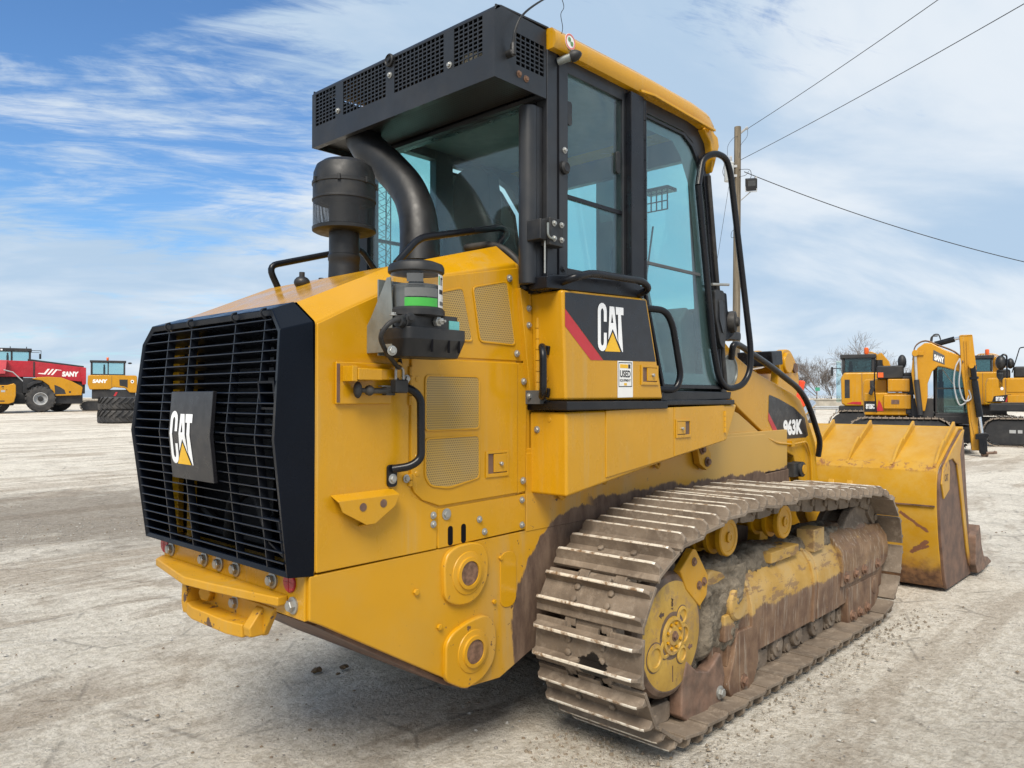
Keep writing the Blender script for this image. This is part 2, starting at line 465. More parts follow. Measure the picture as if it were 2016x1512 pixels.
def shoe_mat(name, a, c, pale):
    m, nt, b = new_mat(name); g = NT(nt)
    cc = g.mix(g.ramp(g.noise(5, 8, 0.65), 0.32, 0.68), a, c)
    cc = g.mix(g.math('MULTIPLY', g.ramp(g.noise(16, 8, 0.72), 0.48, 0.66), 0.55), cc, pale)
    spot = g.ramp(g.noise(7, 5, 0.6), 0.69, 0.72)
    x, y, z = g.xyz()                     # oil spilt over one shoe at the back
    oy = g.math('DIVIDE', g.math('SUBTRACT', y, 1.925), 0.085); oz = g.math('DIVIDE', g.math('SUBTRACT', z, 0.415), 0.055)
    od = g.math('ADD', g.math('SQRT', g.math('ADD', g.math('MULTIPLY', oy, oy), g.math('MULTIPLY', oz, oz))), g.math('MULTIPLY', g.math('SUBTRACT', g.noise(13, 4), 0.5), 1.6))
    oil = g.math('MULTIPLY', g.ramp(od, 1.0, 0.92), g.ramp(x, 2.75, 2.70))
    cc = g.mix(g.math('MULTIPLY', spot, 0.8), cc, (0.06, 0.05, 0.045))
    cc = g.mix(oil, cc, (0.012, 0.010, 0.009))
    nt.links.new(cc, b.inputs['Base Color']); nt.links.new(g.math('SUBTRACT', 0.72, g.math('MULTIPLY', oil, 0.35)), b.inputs['Roughness'])
    g.bump(b, g.noise(55, 7, 0.68), 0.45, 0.006)
    return m
M['shoe'] = shoe_mat('track_shoe_steel', (0.125, 0.094, 0.068), (0.205, 0.160, 0.118), (0.30, 0.245, 0.19))
def grouser_tip():
    m, nt, b = new_mat('grouser_worn_edge'); g = NT(nt)
    n = g.noise(22, 7, 0.7)
    cc = g.mix(g.ramp(n, 0.36, 0.54), (0.24, 0.155, 0.09), (0.70, 0.65, 0.56))
    nt.links.new(cc, b.inputs['Base Color']); b.inputs['Roughness'].default_value = 0.42; b.inputs['Metallic'].default_value = 0.25
    g.bump(b, g.noise(70, 5), 0.4, 0.004)
    return m
M['tip'] = grouser_tip()
def mud_mat():
    m, nt, b = new_mat('dried_mud'); g = NT(nt)
    n = g.noise(14, 9, 0.7)
    cc = g.mix(g.ramp(n, 0.3, 0.7), (0.150, 0.124, 0.093), (0.31, 0.262, 0.20))
    nt.links.new(cc, b.inputs['Base Color']); b.inputs['Roughness'].default_value = 0.95
    b.inputs['Specular IOR Level'].default_value = 0.15
    g.bump(b, g.math('ADD', g.noise(45, 8, 0.75), g.math('MULTIPLY', g.voro(38), 0.5)), 1.0, 0.02)
    return m
M['mud'] = mud_mat()
M['black'] = plain('black_paint', (0.005, 0.006, 0.009), 0.30, dust=0.03, scale=3, spec=0.3)
M['grille'] = plain('grille_black', (0.0035, 0.0055, 0.0105), 0.26, dust=0.0, scale=3, spec=0.12, dustc=(0.08, 0.085, 0.095))
M['slat'] = plain('grille_slat_black', (0.006, 0.008, 0.013), 0.30, dust=0.10, scale=3, dustc=(0.12, 0.12, 0.13), spec=0.4)
M['charcoal'] = plain('charcoal_paint', (0.0115, 0.0135, 0.0175), 0.40, dust=0.05, scale=3)
M['rubber'] = plain('black_rubber', (0.010, 0.010, 0.011), 0.62, dust=0.15, scale=8, bump=0.1)
M['plastic'] = plain('black_plastic', (0.005, 0.006, 0.008), 0.48, dust=0.08, scale=8, bump=0.06, bscale=300)
M['duct'] = plain('black_hose', (0.005, 0.006, 0.008), 0.45, dust=0.22, scale=5, dustc=(0.055, 0.052, 0.05), bump=0.15, bscale=40)
M['dark'] = plain('dark_void', (0.006, 0.006, 0.008), 0.85, spec=0.1)
M['zinc'] = plain('zinc_bolt', (0.38, 0.38, 0.36), 0.45, 0.7, scale=30)
M['galv'] = plain('galvanised_plate', (0.25, 0.27, 0.26), 0.45, 0.6, scale=14)
M['rust'] = plain('rusty_pin', (0.17, 0.095, 0.06), 0.7, 0.1, var=0.4, scale=40, bump=0.5, bscale=90)
M['chrome'] = plain('chrome_rod', (0.75, 0.76, 0.78), 0.12, 1.0, var=0.03)
M['white'] = plain('white_print', (0.80, 0.81, 0.82), 0.4, var=0.02)
M['sticker'] = plain('white_sticker', (0.76, 0.76, 0.74), 0.4, var=0.03)
M['decal_yellow'] = plain('decal_yellow', (0.75, 0.43, 0.012), 0.4, var=0.06)
M['decal_black'] = plain('decal_black', (0.013, 0.013, 0.016), 0.32, var=0.05)
M['decal_red'] = plain('decal_red', (0.43, 0.022, 0.03), 0.35, var=0.06)
M['green'] = plain('label_green', (0.05, 0.36, 0.05), 0.35, var=0.05)
M['reflector'] = plain('red_reflector', (0.36, 0.008, 0.02), 0.3, var=0.25, scale=60, coat=0.15)
M['amber'] = plain('orange_beacon', (0.75, 0.12, 0.02), 0.25, var=0.1)
M['seat'] = plain('seat_cloth', (0.012, 0.012, 0.013), 0.9, bump=0.3, bscale=300)
M['lining'] = plain('cab_lining', (0.13, 0.135, 0.135), 0.7, bump=0.1)
M['cabgrey'] = plain('cab_grey_panel', (0.075, 0.08, 0.085), 0.55)
M['condenser'] = plain('condenser_housing', (0.30, 0.27, 0.20), 0.6, var=0.3, scale=30)
M['fin'] = plain('radiator_core', (0.011, 0.012, 0.014), 0.55, bump=0.5, bscale=160)

def glass_mat(name, tint, refl=0.5, dust=0.0):
    """thin tinted pane: lets light through with a colour, mirrors the sky by Fresnel"""
    m, nt, b = new_mat(name); g = NT(nt)
    nt.nodes.remove(b)
    out = nt.nodes["Material Output"]
    tr = g.N("ShaderNodeBsdfTransparent"); tr.inputs[0].default_value = (*tint, 1)
    gl = g.N("ShaderNodeBsdfGlossy"); gl.inputs[0].default_value = (0.9, 0.95, 1.0, 1); gl.inputs['Roughness'].default_value = 0.02
    fr = g.N("ShaderNodeFresnel"); fr.inputs[0].default_value = 1.5
    mx = g.N("ShaderNodeMixShader")
    gm = g.N("ShaderNodeNewGeometry")                # same reflectance from either side of the pane
    g.L(g.math('ADD', 1.5, g.math('MULTIPLY', gm.outputs['Backfacing'], 1 / 1.5 - 1.5)), fr.inputs[0])
    g.L(g.math('MULTIPLY', fr.outputs[0], refl * 2, clamp=True), mx.inputs[0])
    g.L(tr.outputs[0], mx.inputs[1]); g.L(gl.outputs[0], mx.inputs[2]); 
    if dust:                              # uneven dust film, its grey also painting in the haze of reflected sky
        df = g.N("ShaderNodeBsdfDiffuse"); df.inputs[0].default_value = (0.55, 0.56, 0.55, 1)
        m2 = g.N("ShaderNodeMixShader")
        g.L(g.ramp(g.noise(2.6, 7, 0.65), 0.3, 0.75, dust * 0.5, dust * 1.5), m2.inputs[0])
        g.L(mx.outputs[0], m2.inputs[1]); g.L(df.outputs[0], m2.inputs[2]); mx = m2
    g.L(mx.outputs[0], out.inputs[0])
    return m
M['glass'] = glass_mat('tinted_cab_glass', (0.77, 0.955, 0.95), 0.55, 0.03)
M['glass_far'] = glass_mat('far_cab_glass', (0.82, 0.93, 0.93), 0.6)
M['glass_dark'] = glass_mat('dark_cab_glass', (0.50, 0.62, 0.62), 0.6)
M['clear'] = glass_mat('clear_reservoir_plastic', (0.86, 0.86, 0.84), 0.5)

def perforated():
    """perforated sheet: hexagonal grid of round holes in yellow steel"""
    m, nt, b = new_mat('perforated_yellow_sheet'); g = NT(nt)
    x, y, z = g.xyz()
    P = 0.0105
    def dots(ox, oz):
        a = g.math('SUBTRACT', g.math('FRACT', g.math('ADD', g.math('DIVIDE', x, P), ox)), 0.5)
        c = g.math('MULTIPLY', g.math('SUBTRACT', g.math('FRACT', g.math('ADD', g.math('DIVIDE', z, P * 1.732), oz)), 0.5), 1.732)
        return g.math('SQRT', g.math('ADD', g.math('MULTIPLY', a, a), g.math('MULTIPLY', c, c)))
    d = g.math('MINIMUM', dots(0, 0), dots(0.5, 0.5))
    hole = g.math('MULTIPLY', g.ramp(d, 0.36, 0.28), 0.78)
    cc = g.mix(g.math('MULTIPLY', g.ramp(g.noise(5, 6), 0.35, 0.65), 0.5), (0.45, 0.275, 0.05), (0.38, 0.28, 0.13))
    nt.links.new(g.mix(hole, cc, (0.07, 0.055, 0.03)), b.inputs['Base Color'])
    b.inputs['Roughness'].default_value = 0.5
    return m
M['perf'] = perforated()
def perforated_dark():
    m, nt, b = new_mat('perforated_black_sheet'); g = NT(nt)
    x, y, z = g.xyz()
    P = 0.016
    a = g.math('SUBTRACT', g.math('FRACT', g.math('DIVIDE', x, P)), 0.5); c = g.math('SUBTRACT', g.math('FRACT', g.math('DIVIDE', g.math('ADD', y, z), P)), 0.5)
    d = g.math('SQRT', g.math('ADD', g.math('MULTIPLY', a, a), g.math('MULTIPLY', c, c)))
    nt.links.new(g.mix(g.ramp(d, 0.38, 0.30), (0.026, 0.027, 0.03), (0.003, 0.003, 0.003)), b.inputs['Base Color'])
    b.inputs['Roughness'].default_value = 0.45
    return m
M['perf_dark'] = perforated_dark()

def ground_mat():
    m, nt, b = new_mat('crushed_stone_yard'); g = NT(nt)
    x, y, z = g.xyz()
    # trampled limestone dust: pale crust, grey-brown fines, long faint wheel smears
    big = g.noise(0.42, 7, 0.62, None, 0.6)
    med = g.noise(2.1, 9, 0.68, None, 0.4)
    fine = g.math('ADD', g.math('MULTIPLY', g.noise(17, 9, 0.74), 0.6), g.math('MULTIPLY', g.noise(52, 8, 0.75), 0.4))
    smear = g.noise(1.0, 8, 0.66, g.pos((0.17, 1.05, 1)), 0.7)
    smear2 = g.noise(0.6, 8, 0.7, g.pos((0.13, 1.5, 1), 0.0, (7, 3, 0)), 0.5)
    pale = g.mix(g.ramp(fine, 0.41, 0.57), (0.60, 0.54, 0.445), (0.85, 0.79, 0.69))
    grey = g.mix(g.ramp(fine, 0.41, 0.59), (0.50, 0.445, 0.37), (0.71, 0.655, 0.565))
    brown = g.mix(g.ramp(fine, 0.41, 0.59), (0.37, 0.305, 0.235), (0.56, 0.485, 0.395))
    cc = g.mix(g.ramp(g.math('ADD', g.math('MULTIPLY', big, 0.5), g.math('MULTIPLY', med, 0.5)), 0.44, 0.60), pale, grey)
    cc = g.mix(g.math('MULTIPLY', g.ramp(g.math('ADD', smear, g.math('MULTIPLY', g.math('SUBTRACT', med, 0.5), 0.35)), 0.50, 0.60), 0.85), cc, brown)
    cc = g.mix(g.math('MULTIPLY', g.ramp(smear2, 0.54, 0.63), 0.6), cc, brown)
    # damp scuffed patch behind the machine
    px = g.math('DIVIDE', g.math('SUBTRACT', x, 3.7), 2.3)
    py = g.math('DIVIDE', g.math('SUBTRACT', y, 10.9), 2.9)
    dd = g.math('ADD', g.math('SQRT', g.math('ADD', g.math('MULTIPLY', px, px), g.math('MULTIPLY', py, py))),
                g.math('MULTIPLY', g.math('SUBTRACT', med, 0.5), 2.4))
    damp = g.math('MULTIPLY', g.ramp(dd, 1.2, 0.55), 0.75)
    cc = g.mix(damp, cc, g.mix(g.ramp(fine, 0.3, 0.7), (0.14, 0.112, 0.085), (0.30, 0.25, 0.195)))
    # stones and grit
    v = g.voro(46, None)
    grit = g.math('MULTIPLY', g.ramp(v, 0.22, 0.12), g.ramp(g.noise(5, 4), 0.50, 0.64))
    cc = g.mix(g.math('MULTIPLY', grit, 0.55), cc, (0.22, 0.20, 0.18))
    pits = g.math('MAXIMUM', g.ramp(g.noise(34, 6, 0.7), 0.61, 0.67), g.math('MULTIPLY', g.ramp(g.noise(11, 7, 0.75, g.pos((0.6, 1.3, 1))), 0.62, 0.68), 0.8))
    cc = g.mix(g.math('MULTIPLY', pits, 0.7), cc, (0.20, 0.17, 0.14))
    crack = g.ramp(g.voro(1.3, g.pos((1, 1, 1), 0.5), 'DISTANCE_TO_EDGE'), 0.022, 0.0)
    cc = g.mix(g.math('MULTIPLY', g.math('MULTIPLY', crack, g.ramp(med, 0.45, 0.6)), 0.5), cc, (0.16, 0.14, 0.12))
    nt.links.new(cc, b.inputs['Base Color'])
    b.inputs['Roughness'].default_value = 0.92
    b.inputs['Specular IOR Level'].default_value = 0.2
    h = g.math('ADD', g.math('MULTIPLY', med, 1.2), g.math('MULTIPLY', fine, 0.55))
    h = g.math('ADD', h, g.math('MULTIPLY', g.noise(60, 8, 0.75), 0.35))
    h = g.math('ADD', h, g.math('MULTIPLY', smear, 0.6))
    h = g.math('SUBTRACT', h, g.math('MULTIPLY', v, 0.12))
    g.bump(b, h, 1.0, 0.065)
    return m
M['ground'] = ground_mat()

# ------------------------------------------------------------------ ground
VF = Vector((cos(HEAD), sin(HEAD), 0)); VR = Vector((sin(HEAD), -cos(HEAD), 0))
VIEW_RZ = HEAD - radians(90)              # turns local x to the viewer's right, local y away from the viewer
def sstep(a, b, v):
    t = min(1, max(0, (v - a) / (b - a))); return t * t * (3 - 2 * t)
def ground_z(x, y):
    """flat round the machine; the yard rises gently towards the far left corner"""
    p = Vector((x, y, 0)); d = p.dot(VF); s = p.dot(VR)
    if d < 8: return 0.0
    w = sstep(-0.02, -0.30, s / d)
    return w * min(0.012 * (d - 8), 0.62)
def build_ground():
    v = []; f = []
    NA, NR = 300, 150
    rad = [0.0] + [0.6 * (2200 / 0.6) ** (i / (NR - 1)) for i in range(NR)]
    for i, r in enumerate(rad):
        for a in range(NA):
            t = 2 * pi * a / NA
            x, y = r * cos(t) + 3.0, r * sin(t) + 3.0
            z = ground_z(x, y)
            if r < 40:
                k = 1 - r / 40
                z += k * (0.012 * noise.noise(Vector((x * 1.3, y * 1.3, 0))) + 0.010 * noise.noise(Vector((x * 0.35, y * 1.9, 5)))) - 0.004
            v.append((x, y, z))
    for i in range(len(rad) - 1):
        for a in range(NA):
            b = (a + 1) % NA
            f.append([i * NA + a, i * NA + b, (i + 1) * NA + b, (i + 1) * NA + a])
    o = MB().add(v, f).build("ground", M['ground'], sharp=180)
    tag(o, kind='structure')
    # loose stones and grit
    mb = MB(); rnd = random.Random(3)
    ico = [(1, 0, 0), (-1, 0, 0), (0, 1, 0), (0, -1, 0), (0, 0, 1), (0, 0, -0.4)]
    icf = [(0, 2, 4), (2, 1, 4), (1, 3, 4), (3, 0, 4), (2, 0, 5), (1, 2, 5), (3, 1, 5), (0, 3, 5)]
    for i in range(5200):
        d = 2.4 + 13 * rnd.random() ** 1.9; s = (rnd.random() * 1.7 - 0.85) * d
        q = VF * d + VR * s
        if noise.noise(Vector((q.x * 0.9, q.y * 0.9, 3))) < -0.05 and rnd.random() < 0.75: continue
        if rnd.random() < 0.18:
            q = Vector((3.4 + rnd.gauss(0, 1.0), 9.6 + rnd.gauss(0, 0.5), 0)); 
        r = 0.0035 + 0.011 * rnd.random() ** 3
        A = rnd.random() * 6.28
        vs = []
        for p in ico:
            w = Vector(p) * r * (0.65 + 0.7 * rnd.random()); w.z *= 0.7
            vs.append(Vector((q.x + w.x * cos(A) - w.y * sin(A), q.y + w.x * sin(A) + w.y * cos(A), ground_z(q.x, q.y) + 0.002 + w.z)))
        mb.mat(rnd.randrange(3)).add(vs, icf)
    o = mb.build("gravel", [plain('stone_pale', (0.42, 0.40, 0.36), 0.9), plain('stone_grey', (0.20, 0.185, 0.165), 0.9), plain('stone_brown', (0.20, 0.15, 0.10), 0.9)], smooth=False)
    tag(o, kind='stuff')
    # dark soil crumbs added along the right track to stand in for contact shadow
    mb = MB()
    for i in range(1100):
        x = rnd.uniform(2.45, 6.1); side = rnd.random()
        y = 1.69 - abs(rnd.gauss(0, 0.11)) if side < 0.6 else rnd.uniform(1.70, 2.28)
        if side >= 0.6: x = rnd.uniform(2.45, 2.85)
        r = 0.003 + 0.009 * rnd.random() ** 3
        vs = [Vector((x, y, 0.002)) + Vector(p) * r * (0.6 + 0.8 * rnd.random()) for p in ico]
        mb.mat(rnd.randrange(2)).add(vs, icf)
    o = mb.build("contact_shadow_crumbs", [plain('crumb_shade_brown', (0.20, 0.160, 0.115), 0.95), plain('crumb_shade_grey', (0.30, 0.265, 0.22), 0.95)], smooth=False)
    tag(o, kind='stuff')
    # a few fallen lumps of brown dirt behind the machine
    clod = plain('clod_dirt', (0.13, 0.085, 0.045), 0.95, var=0.4, scale=60, bump=0.8, bscale=120)
    def lump(loc, r, label, seed):
        m = MB(); m.sph((0, 0, 0), r, 12, 7, 0.7)
        m.v = [p + p.normalized() * r * 0.55 * noise.noise(p * (1.6 / r) + Vector((seed, 0, 0))) for p in m.v]
        o = m.build("dirt_clod", clod, org=(0, 0, 0)); o.location = loc; o.scale = (1.5, 1.0, 0.8)
        tag(o, label, "dirt clod", "dirt clods fallen behind the loader")
    lump((2.55, 3.66, 0.012), 0.018, "flat brown dirt clod, the farther lump on the pale ground left of the rear hull", 1)
    lump((2.42, 3.73, 0.012), 0.022, "larger rounded brown dirt clod lying left of the rear hull, nearest the hitch", 5)
    lump((2.47, 3.60, 0.010), 0.010, "tiny dark dirt crumb beside the rounded clod left of the hull", 9)
build_ground()

# ------------------------------------------------------------------ the tracked loader
CY = 2.88                                 # middle plane of the machine; its right flank faces the viewer (smaller y)
def mir(y): return 2 * CY - y
ROOT = Vector((4.2, CY, 0.0))
ORG[0] = ROOT
loader = thing("track_loader", ROOT, "large yellow tracked loader with black rear grille and glazed cab filling the foreground", "track loader")
Y = M['yellow']

def bolt_mesh(name='hex_bolt', r=0.017, h=0.014, washer=True):
    m = MB()
    if washer: m.lathe((0, 0, 0), (0, -1, 0), [(r * 1.45, 0), (r * 1.45, h * 0.35), (r * 1.2, h * 0.45)], 20)
    m.lathe((0, 0, 0), (0, -1, 0), [(r, 0), (r, h * 1.2), (r * 0.86, h * 1.35)], 6)
    m.lathe((0, 0, 0), (0, -1, 0), [(r * 0.74, h), (r * 0.74, h * 1.42)], 16)
    return m
_bolts = {}
def bolt(parent, x, y, z, nrm=(0, -1, 0), r=0.010, mat='zinc', h=0.008, washer=True):
    """hex bolt seen end on, standing on a face with the given outward normal"""
    key = (round(r, 4), mat, h, washer)
    if key not in _bolts:
        o = bolt_mesh(r=r, h=h, washer=washer).build("bolt", M[mat], None, sharp=30, org=(0, 0, 0))
        _bolts[key] = o.data; bpy.data.objects.remove(o)
    o = bpy.data.objects.new("bolt", _bolts[key]); col.objects.link(o)
    o.parent = parent
    o.location = Vector((x, y, z)) - ROOT
    o.rotation_euler = Vector((0, -1, 0)).rotation_difference(Vector(nrm)).to_euler()
    return o

HY = 2.30                                 # right flank of hull and hood
# ---- hull
hp = [(1.462, 0.918), (1.462, 0.765), (1.52, 0.735), (2.12, 0.385), (2.24, 0.335), (2.40, 0.325), (2.62, 0.40), (5.10, 0.42), (5.40, 0.70), (5.40, 1.02), (2.56, 0.936)]
hull = MB().py(hp, HY, mir(HY)).build("hull", M['hull'], loader, 0.006)
MB().pz([(2.565, HY + 0.0), (5.36, HY + 0.0), (5.36, HY + 0.08), (2.565, HY + 0.08)], 1.02, 1.30).build("frame_rail", M['hull'], hull, 0.004)
MB().box(2.566, 5.0, HY - 0.003, HY + 0.06, 0.93, 1.28).build("side_plate", M['hull'], hull, 0.003)
# belly skid edge
MB().py([(1.50, 0.735), (2.10, 0.37), (2.24, 0.315), (2.24, 0.33), (2.12, 0.382), (1.52, 0.742)], HY + 0.03, mir(HY) - 0.03).build("belly_plate", M['wear'], hull, 0.002)
def boss(cx, cz, w, h, skew):
    o = MB()
    pad = [(cx + a, cz + c) for a, c in skew]
    o.py(round_poly(pad, 0.035, 4), HY - 0.020, HY + 0.01)
    b = o.build("pin_pad", M['hull'], hull, 0.008, 3)
    MB().lathe((cx, HY - 0.020, cz), (0, -1, 0), [(0.088, 0), (0.086, 0.004), (0.070, 0.006), (0.066, 0.007), (0.064, 0.014), (0.050, 0.015), (0.049, -0.01)], 32, False).build("pin_collar", M['hull'], hull, sharp=50)
    MB().cyl((cx, HY + 0.01, cz), (cx, HY - 0.030, cz), 0.0485, n=28).build("pin", M['rust'], hull)
boss(2.192, 0.812, 0.24, 0.26, [(-0.13, 0.05), (-0.125, -0.09), (-0.06, -0.125), (0.02, -0.128), (0.075, -0.10), (0.118, -0.04), (0.122, 0.055), (0.09, 0.105), (0.03, 0.122), (-0.06, 0.118), (-0.11, 0.095)])
boss(2.222, 0.487, 0.29, 0.28, [(-0.15, 0.06), (-0.152, -0.085), (-0.04, -0.148), (0.06, -0.128), (0.125, -0.075), (0.14, 0.0), (0.135, 0.085), (0.08, 0.135), (-0.02, 0.128), (-0.11, 0.10)])
for x, z, r in ((1.93, 0.78, 0.013), (2.05, 0.62, 0.013), (2.40, 0.84, 0.010), (2.36, 0.66, 0.010)):
    bolt(hull, x, HY - 0.001, z, r=r, mat='yellow', washer=False)
MB().py(rrect(2.40, 2.50, 0.62, 0.86, 0.04), HY - 0.004, HY + 0.01).build("cover_patch", Y, hull, 0.002)
# lifting eyes low on the flank
for x, z in ((2.80, 1.075), (3.13, 1.12), (3.62, 1.165)):
    o = MB(); pth = [(x - 0.022, HY - 0.006, z + 0.04), (x - 0.022, HY - 0.02, z + 0.0), (x, HY - 0.024, z - 0.022), (x + 0.022, HY - 0.02, z), (x + 0.022, HY - 0.006, z + 0.04)]
    o.tube(fillet(pth, 0.02), 0.010, 8)
    e = o.build("tie_eye", M['yellow_worn'], hull)
    bolt(hull, x, HY - 0.004, z + 0.012, r=0.012, mat='rust', h=0.012)
o = MB().py([(3.98, 1.30), (4.05, 1.31), (4.16, 1.20), (4.17, 1.12), (4.11, 1.10), (4.03, 1.14)], HY - 0.05, HY - 0.01).build("anchor_plate", M['yellow_worn'], hull, 0.004)
for x, z in ((4.05, 1.225), (4.11, 1.15)): bolt(hull, x, HY - 0.052, z, r=0.020, mat='rust', h=0.015)

MB().box(2.50, 4.30, HY + 0.012, mir(HY) - 0.012, 0.94, 1.495).box(2.515, 2.60, HY + 0.006, mir(HY) - 0.006, 1.10, 1.98).build("centre_frame", Y, hull, 0.004)
# ---- rear bumper plate, ledge and hitch
bump = MB().box(1.452, 1.492, 2.315, mir(2.315), 0.762, 0.945).build("rear_plate", Y, loader, 0.004)
for y in (3.361, 3.051, 2.924, 2.789, 2.520): bolt(bump, 1.452, y, 0.873, (-1, 0, 0), 0.0205, 'zinc', 0.018)
for y, z in ((2.384, 0.807), (2.79, 0.745)): bolt(bump, 1.452, y, z, (-1, 0, 0), 0.0205, 'zinc', 0.018)
for y in (2.405, 3.425):
    rf = MB(); rf.mat(0).lathe((1.452, y, 0.884), (-1, 0, 0), [(0.036, 0), (0.036, 0.006), (0.033, 0.009), (1e-4, 0.009)], 28)
    r = rf.build("reflector", [M['reflector']], bump)
    MB().box(1.4415, 1.443, y - 0.001, y + 0.001, 0.852, 0.916).box(1.4415, 1.443, y - 0.032, y + 0.032, 0.883, 0.885).build("reflector_seam", M['decal_red'], bump, smooth=False)
ledge = MB().pz([(1.452, 2.42), (1.452, 3.455), (1.395, 3.39), (1.325, 2.97), (1.345, 2.80), (1.410, 2.42)], 0.803, 0.836).build("step_ledge", M['yellow_worn'], loader, 0.006)
hit = MB()
hit.py([(1.452, 0.805), (1.452, 0.655), (1.395, 0.655), (1.388, 0.70), (1.392, 0.805)], 3.085, 3.128)
hit.py([(1.452, 0.765), (1.452, 0.665), (1.395, 0.665), (1.390, 0.70), (1.44, 0.765)], 2.575, 2.625)
hit.pz([(1.452, 2.63), (1.452, 3.083), (1.390, 3.083), (1.372, 3.0), (1.372, 2.72), (1.390, 2.63)], 0.655, 0.705)
hit.px([(2.50, 0.775), (2.58, 0.66), (3.15, 0.66), (3.2, 0.72), (3.2, 0.775)], 1.445, 1.47)
hitch = hit.build("tow_hitch", M['yellow_chipped'], loader, 0.006)
MB().lathe((1.445, 2.99, 0.752), (-1, -0.35, 0), [(0.036, 0), (0.036, 0.025), (0.03, 0.032)], 6).build("hitch_pin", M['yellow_worn'], hitch, 0.003)

# ---- grille
def gx(z):                                # rear face of the grille, bulging at mid height
    return 1.318 + (0.052 * max(0, (1.39 - z) / 0.46) if z < 1.39 else 0.042 * max(0, (z - 1.39) / 0.44))
rear = [(1.378, 2.300, 0.925), (gx(1.39), 2.285, 1.39), (gx(1.757), 2.312, 1.757), (1.363, 2.385, 1.832)]
front = [(1.478, HY, 0.915), (1.478, HY - 0.002, 1.40), (1.470, HY, 1.79), (1.468, 2.420, 1.868)]
def loop(half): return [Vector(p) for p in half] + [Vector((x, mir(y), z)) for x, y, z in reversed(half)]
inner = [(1.384, 2.325, 0.945), (gx(1.39) + 0.004, 2.312, 1.39), (gx(1.75) + 0.004, 2.336, 1.748), (1.368, 2.398, 1.808)]
inner2 = [(x + 0.055, y, z) for x, y, z in inner]
bez = MB().loft([loop(front), loop(rear), loop(inner), loop(inner2)], cap=False).build("grille_bezel", M['grille'], loader, 0.004, sharp=20)
nslat = 24
for i in range(nslat):
    z = 0.972 + i * (1.796 - 0.972) / (nslat - 1)
    y0 = 2.318 if z < 1.74 else 2.318 + (z - 1.74) * 1.25
    x = gx(z) + 0.006
    sl = MB().py([(x, z + 0.0005), (x + 0.002, z + 0.0025), (x + 0.060, z - 0.016), (x + 0.060, z - 0.018), (x, z - 0.0018)], y0, mir(y0))
    sl.build("grille_slat", M['slat'], bez, smooth=False)
for y in (3.206, 2.999, 2.643, 2.434):
    pts = [(gx(z) + 0.010, z) for z in (0.945, 1.15, 1.39, 1.6, 1.80)]
    MB().py(pts + [(x + 0.030, z) for x, z in reversed(pts)], y - 0.003, y + 0.003).build("grille_upright", M['slat'], bez, smooth=False)
    MB().tube(spline([(1.37, y, 1.80), (1.352, y, 1.815), (1.352, y, 1.83), (1.37, y, 1.838)], 4), 0.004, 6).build("grille_hook", M['slat'], bez)
MB().ring([(1.345, 2.322, 1.488), (1.345, 2.43, 1.488), (1.336, 2.43, 1.585), (1.336, 2.322, 1.585)],
          [(1.345, 2.332, 1.496), (1.345, 2.42, 1.496), (1.336, 2.42, 1.577), (1.336, 2.332, 1.577)], (0.05, 0, 0)).build("latch_recess", M['grille'], bez)
MB().box(1.40, 1.41, 2.322, 2.43, 1.488, 1.585).build("latch_back", M['dark'], bez)
MB().ring([(1.375, 2.322, 0.99), (1.375, 2.45, 1.04), (1.360, 2.45, 1.12), (1.360, 2.322, 1.12)],
          [(1.375, 2.332, 1.0), (1.375, 2.44, 1.045), (1.360, 2.44, 1.112), (1.360, 2.332, 1.112)], (0.05, 0, 0)).build("latch_recess", M['grille'], bez)
